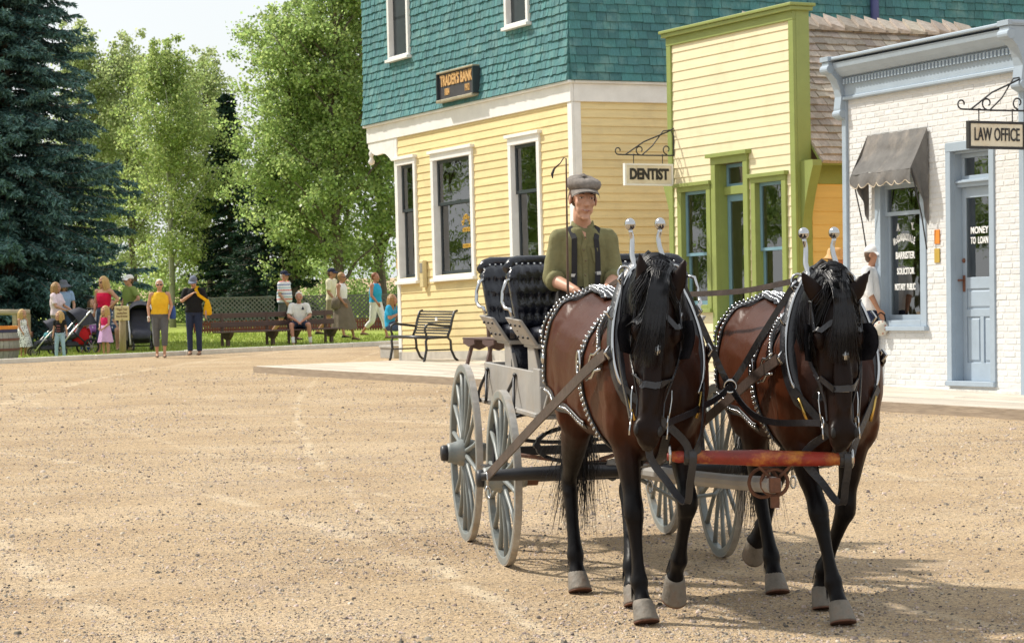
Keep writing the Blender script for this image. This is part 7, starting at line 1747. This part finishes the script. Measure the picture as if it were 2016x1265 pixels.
for r, z in ((.074, -.035), (.071, .0), (.066, .024), (.060, .024), (.062, -.03)):
    R.append([n_ + V((-.008+r*cos(a)*1.0, r*1.02*sin(a), z-.040*max(0, cos(a))**2)) for a in [.30+(2*pi-.60)*j/22 for j in range(23)]])
vs = [p for r in R for p in r]; g.add(vs, [(i*23+j, i*23+j+1, (i+1)*23+j+1, (i+1)*23+j) for i in range(4) for j in range(22)]); g.done('band_collar', SHIRT, sh, True)
Q = [onshirt((.2, .0, z), .004) for z in (.99, .94, .88, .80, .72, .62)]; g = G(); g.strip([q[0] for q in Q], [q[1] for q in Q], .030, .004); g.done('placket', SHIRT, sh)
for z in (.95, .87, .79, .71): c, nn = onshirt((.2, .0, z), .009); g = G(); g.ell(c, .0055, 8, 6); g.done('button', mat('horn_button', (.16,.12,.07), .4, .1, 30), sh, True)
c = [onshirt((.2, .085+dy, .83+dz), .004)[0] for dy, dz in ((-.042, .045), (.042, .045), (.042, -.045), (0, -.06), (-.042, -.045))]
g = G(); g.add(c+[p+V((.004, 0, 0)) for p in c], [(0,1,2,3,4), (9,8,7,6,5)]+[(i, (i+1) % 5, (i+1) % 5+5, i+5) for i in range(5)]); g.done('chest_pocket', SHIRT, sh)
g = G(); tri = [onshirt((.25, y, z), .007)[0] for y, z in ((-.040, 1.015), (0, 1.02), (.040, 1.015), (-.026, .985), (0, .985), (.026, .985), (0, .93))]; g.add(tri, [(0,3,4,1),(1,4,5,2),(3,6,4),(4,6,5)]); g.done('open_neck', SKD, drv, True)
for s_ in (-1, 1):
    Q = [onshirt(p, .007) for p in ((.2, s_*.095, .60), (.2, s_*.099, .72), (.2, s_*.100, .84), (.16, s_*.100, .95), (.05, s_*.098, 1.03), (-.06, s_*.095, 1.02), (-.2, s_*.09, .90))]
    g = G(); g.strip([q[0] for q in Q], [q[1] for q in Q], .034, .004); su = g.done('suspender', SUSP, drv)
    c, nn = onshirt((.2, s_*.099, .70), .012); g = G(); g.box(-.003, .003, -.019, .019, -.011, .011); g.done('clip', CHR, su, M=Matrix.Translation(c), bev=.002)
TRS = cloth('dark_work_trousers', (.03,.028,.026)); g = G(); add_torso(g, DJ, (1.05, 1.05, 1), .014, 0, 4)
for q in 'LR': A, B, Cc = DJ['hip'+q], DJ['knee'+q], DJ['ank'+q]; add_limb(g, [(A+V((0, 0, .03)), .10), (A.lerp(B, .5), .09), (B, .075), (B.lerp(Cc, .5), .07), (B.lerp(Cc, .95), .065)])
me = blob(g, .014, 3); me.materials.append(TRS); me.polygons.foreach_set('use_smooth', [True]*len(me.polygons)); link(me, 'trousers', drv)
for q in 'LR': shoe(drv, DJ['ank'+q], 0, C['darkshoe'])
# ------------------------------------------------------------------ benches, strollers, sign post, barrel, rail fence, step
IRONB = mat('black_bench_iron', (.022,.022,.026), .38, .15, 12, .1, 40, spec=.6); BRN = mat('red_brown_bench_paint', (.095,.055,.050), .55, .15, 6, .15, 30, rand=.08, streak=(.6, 5, 5))
def bench_metal(M, label):
    r = empty('bench', M, label, 'bench'); L_ = 1.32      # x along the seat, -y to the front
    for x in (0, L_):
        g = G()
        g.tube([(x,-.52,.0), (x,-.50,.04), (x,-.46,.22), (x,-.47,.36), (x,-.44,.41), (x,-.2,.42), (x,-.04,.42), (x,.02,.36), (x,.03,.2), (x,.10,.05), (x,.16,.0)], .024, 8, up=(1, 0, 0)); g.tube([(x,-.04,.42), (x,.02,.55), (x,.06,.72), (x,.11,.86), (x,.17,.88)], .024, 8, up=(1, 0, 0))
        g.tube([(x,.04,.60), (x,-.12,.62), (x,-.28,.64), (x,-.40,.66), (x,-.47,.62), (x,-.49,.55), (x,-.46,.48), (x,-.46,.40)], .022, 8, up=(1, 0, 0)); g.tube([(x,-.46,.20), (x,.03,.20)], .014, 6); g.done('side_frame', IRONB, r, True)
    sl = G(); sl.box(.01, L_-.01, -.014, .014, -.006, .006); sm = sl.mesh('slat', IRONB)
    for i in range(9): y = -.46+.05*i; link(sm, 'seat_slat', r, Matrix.Translation((0, y, .435-.012*sin(i/8*pi))))
    g = G(); g.tube([(0, -.475, .425), (L_, -.475, .425)], .028, 10); g.done('front_roll', IRONB, r, True)
    for i in range(9):
        t = i/8; y, z = (-.01+.03*t+.13*t*t, .48+.38*t); link(sm, 'back_slat', r, Matrix.Translation((0, y, z)) @ Matrix.Rotation(radians(70), 4, 'X'))
    g = G(); g.box(L_*.60, L_*.66, .03, .04, .70, .76); g.done('name_plate', C['white'], r, M=Matrix.Translation((0, -.03, 0)))
    return r
def bench_px(l, r_, z):     # seat line from picture points of two feet
    a, b = on_ground(*l, z), on_ground(*r_, z); d = (b-a); return Matrix.Translation(a) @ Matrix.Rotation(atan2(d.y, d.x), 4, 'Z'), d.length
FBw = atan2(bx.y, bx.x)
p = on_ground(767, 709, .12); bench_metal(Matrix.Translation(p + V((by.x, by.y, 0))*.52) @ Matrix.Rotation(FBw, 4, 'Z'), 'black slatted iron bench on the boardwalk by the bank front')
def plank(me_name, L_, w_, t): g = G(); g.box(0, L_, 0, w_, 0, t); return g.mesh(me_name, BRN, bev=.006)
def bench_wood(M, L_, sup, label):
    r = empty('bench', M, label, 'bench'); m1 = plank('plank', L_, .165, .04)
    for k in range(2): link(m1, 'seat_plank', r, Matrix.Translation((0, -.42+.185*k, .40)))
    m2 = plank('plank', L_, .04, .14)
    for z in (.55, .80): link(m2, 'back_plank', r, Matrix.Translation((0, -.02+.04*(z > .6), z)))
    for x in sup:
        g = G(); g.box(x-.03, x+.03, .012, .06, -.05, .95); g.done('back_post', BRN, r, bev=.004)
        g = G(); g.prism([(-.42, .398), (.0, .398), (-.06, .30), (-.16, .20), (-.26, .20), (-.36, .30)], x-.05, x+.05, 'x'); g.done('seat_bracket', BRN, r)
        g = G(); g.box(x-.035, x+.035, -.26, -.18, -.05, .21); g.done('leg', BRN, r)
    return r
a, b = on_ground(412, 685, .035), on_ground(650, 675, .035); off = V((kn.x, kn.y, 0))*.50
d = (b-a); bench_wood(Matrix.Translation(a+V((0, .42, 0))) @ Matrix.Rotation(atan2(d.y, d.x)*.92, 4, 'Z') @ Matrix.Diagonal((1, 1, .84, 1)), d.length*.985, (.32, 1.55, d.length*.62, d.length-.28), 'long red-brown wooden bench at the lawn edge with the white-haired man on it')
p = on_ground(905, 717, .12); r = empty('bench', Matrix.Translation(p + V((by.x, by.y, 0))*.50) @ Matrix.Rotation(FBw, 4, 'Z'), 'red-brown wooden bench half hidden behind the carriage', 'bench')
L_ = 1.9
for k in range(3): link(plank('plank', L_, .14, .035), 'seat_plank', r, Matrix.Translation((0, -.44+.15*k, .42)))
link(plank('plank', L_, .03, .13), 'back_plank', r, Matrix.Translation((0, .03, .62)))
for x in (.18, .85, 1.7):
    g = G(); g.prism([(-.44, .418), (.0, .418), (-.05, .30), (-.22, .24), (-.40, .30)], x-.03, x+.03, 'x'); g.done('seat_bracket', BRN, r)
    g = G(); g.bar((x, -.36, .30), (x, -.46, -.02), .05, .05); g.done('leg', BRN, r); g = G(); g.bar((x, -.04, .76), (x, -.0, -.02), .05, .05); g.done('leg', BRN, r)
    g = G(); g.prism([(x-.1, .42), (x+.28, .42), (x+.28, .36), (x+.09, .30), (x-.1, .36)], -.47, -.441); g.done('apron', BRN, r)
# concrete step at the bank corner
STEP = mat('grey_concrete_block', (.40,.385,.35), .9, .12, 6, .3); 
st = on_ground(762, 705, .0); r = empty('step_block', Matrix.Translation(st) @ Matrix.Rotation(FBw, 4, 'Z'), 'grey concrete step block at the corner of the bank', 'step')
g = G(); g.box(-.30, .30, 0, .55, 0, .20); g.box(-.32, .32, -.02, .57, .20, .255); g.done('block', STEP, r, bev=.008)
# notice on a post
WOODP = mat('weathered_post_wood', (.34,.27,.16), .85, .2, 5, .35, 30, streak=(6, 6, .7)); BUFF = mat('buff_notice_board', (.66,.55,.30), .7, .08, 8); SEPIA = mat('brown_lettering', (.16,.08,.03), .6, .1, 20)
p = on_ground(242, 697, .02); sp = empty('notice_post', yawM(p, radians(6)), 'cream notice board with brown lettering on a wooden post', 'sign')
g = G(); g.tube([(0, .05, -.1), (.0, .05, .4), (.004, .05, .98)], .075, 10); g.done('post', WOODP, sp, True)
g = G(); g.box(-.16, .16, -.045, -.02, .74, 1.06); g.done('board', BUFF, sp, bev=.01)
for s_, z, w_, h_ in (('Wagon Tour', .985, .235, .075), ('Loading Zone', .905, .21, .06), ('Every 20 minutes', .835, .24, .055)): letters(sp, s_, 0, z, -.0465, h_, SEPIA, 1, .002, .002, w=w_)
for z in (.765, 1.035): g = G(); g.ell((0, -.046, z), .012, 8, 6); g.done('bolt', IRON, sp, True)
# half barrel and log rail at the left edge
STAVE = mat('grey_barrel_stave', (.30,.285,.27), .85, .15, 5, .3, 24, rand=.14, streak=(6, 6, .8)); HOOP = mat('rust_red_hoop', (.15,.052,.042), .6, .2, 10, .15); ORNG = mat('orange_rim_paint', (.62,.22,.03), .6, .1, 8)
p = on_ground(-22, 712); br_ = empty('barrel', Matrix.Translation(p+V((0, .45, 0))), 'big grey wooden barrel with rust red hoops at the left edge', 'barrel')
N = 26; rad = lambda t: .50+.06*sin(pi*t)
for i in range(N):
    a0, a1 = 2*pi*i/N+.008, 2*pi*(i+1)/N-.008; g = G(); R = []
    for t in (0, .25, .5, .75, 1):
        r0 = rad(t); R.append([V((r0*cos(a0), r0*sin(a0), .66*t)), V((r0*cos(a1), r0*sin(a1), .66*t)), V(((r0-.03)*cos(a1), (r0-.03)*sin(a1), .66*t)), V(((r0-.03)*cos(a0), (r0-.03)*sin(a0), .66*t))])
    g.rings(R); g.done('stave', STAVE, br_)
for z0, mm, nm in ((.02, HOOP, 'hoop'), (.22, HOOP, 'hoop'), (.43, HOOP, 'hoop'), (.60, mat('navy_rim_band', (.03,.03,.09), .6, .1, 8), 'rim_band')):
    t = (z0+.025)/.66; g = G(); hh = .05 if nm == 'hoop' else .10; g.rings([[V(((rad(t)+o)*cos(2*pi*j/40), (rad(t)+o)*sin(2*pi*j/40), z)) for o, z in ((.004, z0), (.012, z0), (.012, z0+hh), (.004, z0+hh))] for j in range(40)], closed=True); g.done(nm, mm, br_)
g = G(); g.rings([[V((r0*cos(2*pi*j/40), r0*sin(2*pi*j/40), z)) for r0, z in ((.47, .67), (.53, .67), (.53, .73), (.47, .73))] for j in range(40)], closed=True); g.done('rim', ORNG, br_)
g = G(); g.lathe([(0, .60), (.47, .60)], 24, cap=False); g.done('soil', DIRT, br_)
LOG = mat('pale_peeled_log', (.42,.35,.24), .85, .18, 4, .3, 24, streak=(1, 6, 6))
p = on_ground(30, 702); lf = empty('rail_fence', Matrix.Translation(p+V((0, .45, 0))), 'log rail fence behind the barrel and the girl in the dotted dress', 'fence')
g = G(); g.tube([(-1.6, 0, .98), (-.6, 0, .99), (.26, -.01, .97)], .065, 12); g.done('top_rail', LOG, lf, True)
for x, l_ in ((-1.3, LOG), (-.62, LOG), (-.08, LOG), (.22, WOODP)): g = G(); g.box(x-.05, x+.05, -.04, .05, -.1, .93); g.done('post', l_, lf, bev=.01)
g = G(); g.box(-1.4, .3, .06, .10, .42, .54); g.done('mid_rail', HOOP, lf)
# strollers
NYL = mat('charcoal_nylon', (.035,.037,.055), .7, .2, 6, .5, 12); ALU = mat('brushed_alloy', (.62,.62,.60), .35, .08, 20, metal=.9); RUB = mat('black_rubber', (.015,.015,.016), .8, .2, 20); TEAL = mat('teal_lining', (.06,.26,.30), .8, .1, 10)
def stroller(M, label, s=1.0, wheel_r=.14, jog=False, lining=None, basket=None):
    """x = the way the child faces"""
    r = empty('stroller', M @ Matrix.Scale(s, 4), label, 'stroller', 'strollers among the waiting families'); 
    for y in (-.24, .24):
        g = G(); g.tube([(-.42, y, 1.02), (-.36, y, .98), (.10, y, .50), (.36, y, .18)], .020, 8); g.done('frame_tube', ALU, r, True)
        g = G(); g.tube([(.05, y, .55), (-.20, y, .32), (-.36, y, wheel_r+.01)], .018, 8); g.done('frame_tube', RUB, r, True)
    g = G(); g.tube([(-.42, -.24, 1.02), (-.45, -.20, 1.05), (-.45, .20, 1.05), (-.42, .24, 1.02)], .020, 8); g.done('handle', RUB, r, True)
    for (x, y, wr) in ((-.37, -.27, wheel_r*1.12), (-.37, .27, wheel_r*1.12), (.36, -.18, wheel_r), (.36, .18, wheel_r)):
        g = G(); g.tube([(wr*.88*cos(2*pi*i/24), 0, wr*.88*sin(2*pi*i/24)) for i in range(24)], wr*.13, 7, closed=True); w_ = g.done('wheel', RUB, r, True, M=Matrix.Translation((x, y, wr)))
        g = G()
        for k in range(3): a = pi*k/3; g.bar((wr*.8*cos(a), 0, wr*.8*sin(a)), (-wr*.8*cos(a), 0, -wr*.8*sin(a)), .018, .014, (0, 1, 0))
        g.tube([(0, -.025, 0), (0, .025, 0)], wr*.2, 8); g.done('spokes', PL2, w_)
    g = G(); g.tube([(-.37, -.27, wheel_r*1.12), (-.37, .27, wheel_r*1.12)], .012, 6); g.done('axle', RUB, r)
    R = []
    for (x, z, w_, d) in ((.34, .30, .17, .03), (.28, .40, .20, .06), (.10, .42, .215, .09), (-.08, .46, .22, .10), (-.16, .62, .22, .09), (-.24, .80, .21, .07), (-.28, .90, .19, .04)): R.append([V((x+d*.6*sin(t), w_*cos(t)*abs(cos(t))**-.3 if abs(cos(t)) > 1e-4 else 0, z+d*sin(t)*.8)) for t in [2*pi*j/14 for j in range(14)]])
    g = G(); g.rings(R); g.done('seat_sling', NYL, r, True)
    g = G(); vs = []; nA, nB = 9, 12      # folding canopy: ribs fanning forward from the side pivots
    for i in range(nA+1):
        a = radians(172-118*i/nA)
        for j in range(nB+1):
            b = -pi/2+pi*j/nB; rr = .43*(1-.05*abs(sin(i*pi/3))); vs.append(V((-.16+rr*cos(a)*cos(b)**.5, .255*sin(b), .66+rr*sin(a)*cos(b)**.5)))
    F_ = [(i*(nB+1)+j, i*(nB+1)+j+1, (i+1)*(nB+1)+j+1, (i+1)*(nB+1)+j) for i in range(nA) for j in range(nB)]; n = len(vs)
    g.add(vs+[v*.985+V((-.004, 0, .006)) for v in vs], F_+[tuple(n+k for k in reversed(f)) for f in F_]); c = g.done('canopy', NYL, r, True)
    if lining: g = G(); g.ell((-.02, 0, .60), (.10, .17, .10), 12, 8); g.done('cushion', lining, r, True)
    g = G(); g.box(-.30, .20, -.19, .19, .20, .32); g.done('basket', basket or NYL, r, bev=.03)
    return r
stroller(yawM(on_ground(92, 703), F(-70)), 'small dark stroller facing left beside the dotted dress', .78, .15, lining=TEAL)
stroller(yawM(on_ground(142, 699), F(-62)), 'large jogging stroller with tilted canopy behind the toddler in jeans', .98, .17)
stroller(yawM(on_ground(278, 694), F(12)), 'black stroller seen from the front beside the yellow tank top', 1.08, .12, basket=RUB)
bgm = on_ground(163, 698); bg_ = empty('red_bag', Matrix.Translation(bgm+V((.0, -.25, .42))), 'round red bag beside the jogging stroller', 'bag')
g = G(); R = [[V((.20*a*cos(t), .11*a*sin(t), z)) for t in [2*pi*j/16 for j in range(16)]] for z, a in ((-.19, .5), (-.17, .85), (-.05, 1.0), (.08, .95), (.17, .7), (.20, .4))]; g.rings(R); g.done('pouch', C['redbag'], bg_, True); g = G(); g.tube([(-.12, 0, .17), (-.09, 0, .28), (.09, 0, .28), (.12, 0, .17)], .012, 6); g.done('handle', C['redbag'], bg_, True)
bpy.data.scenes.remove(WS)
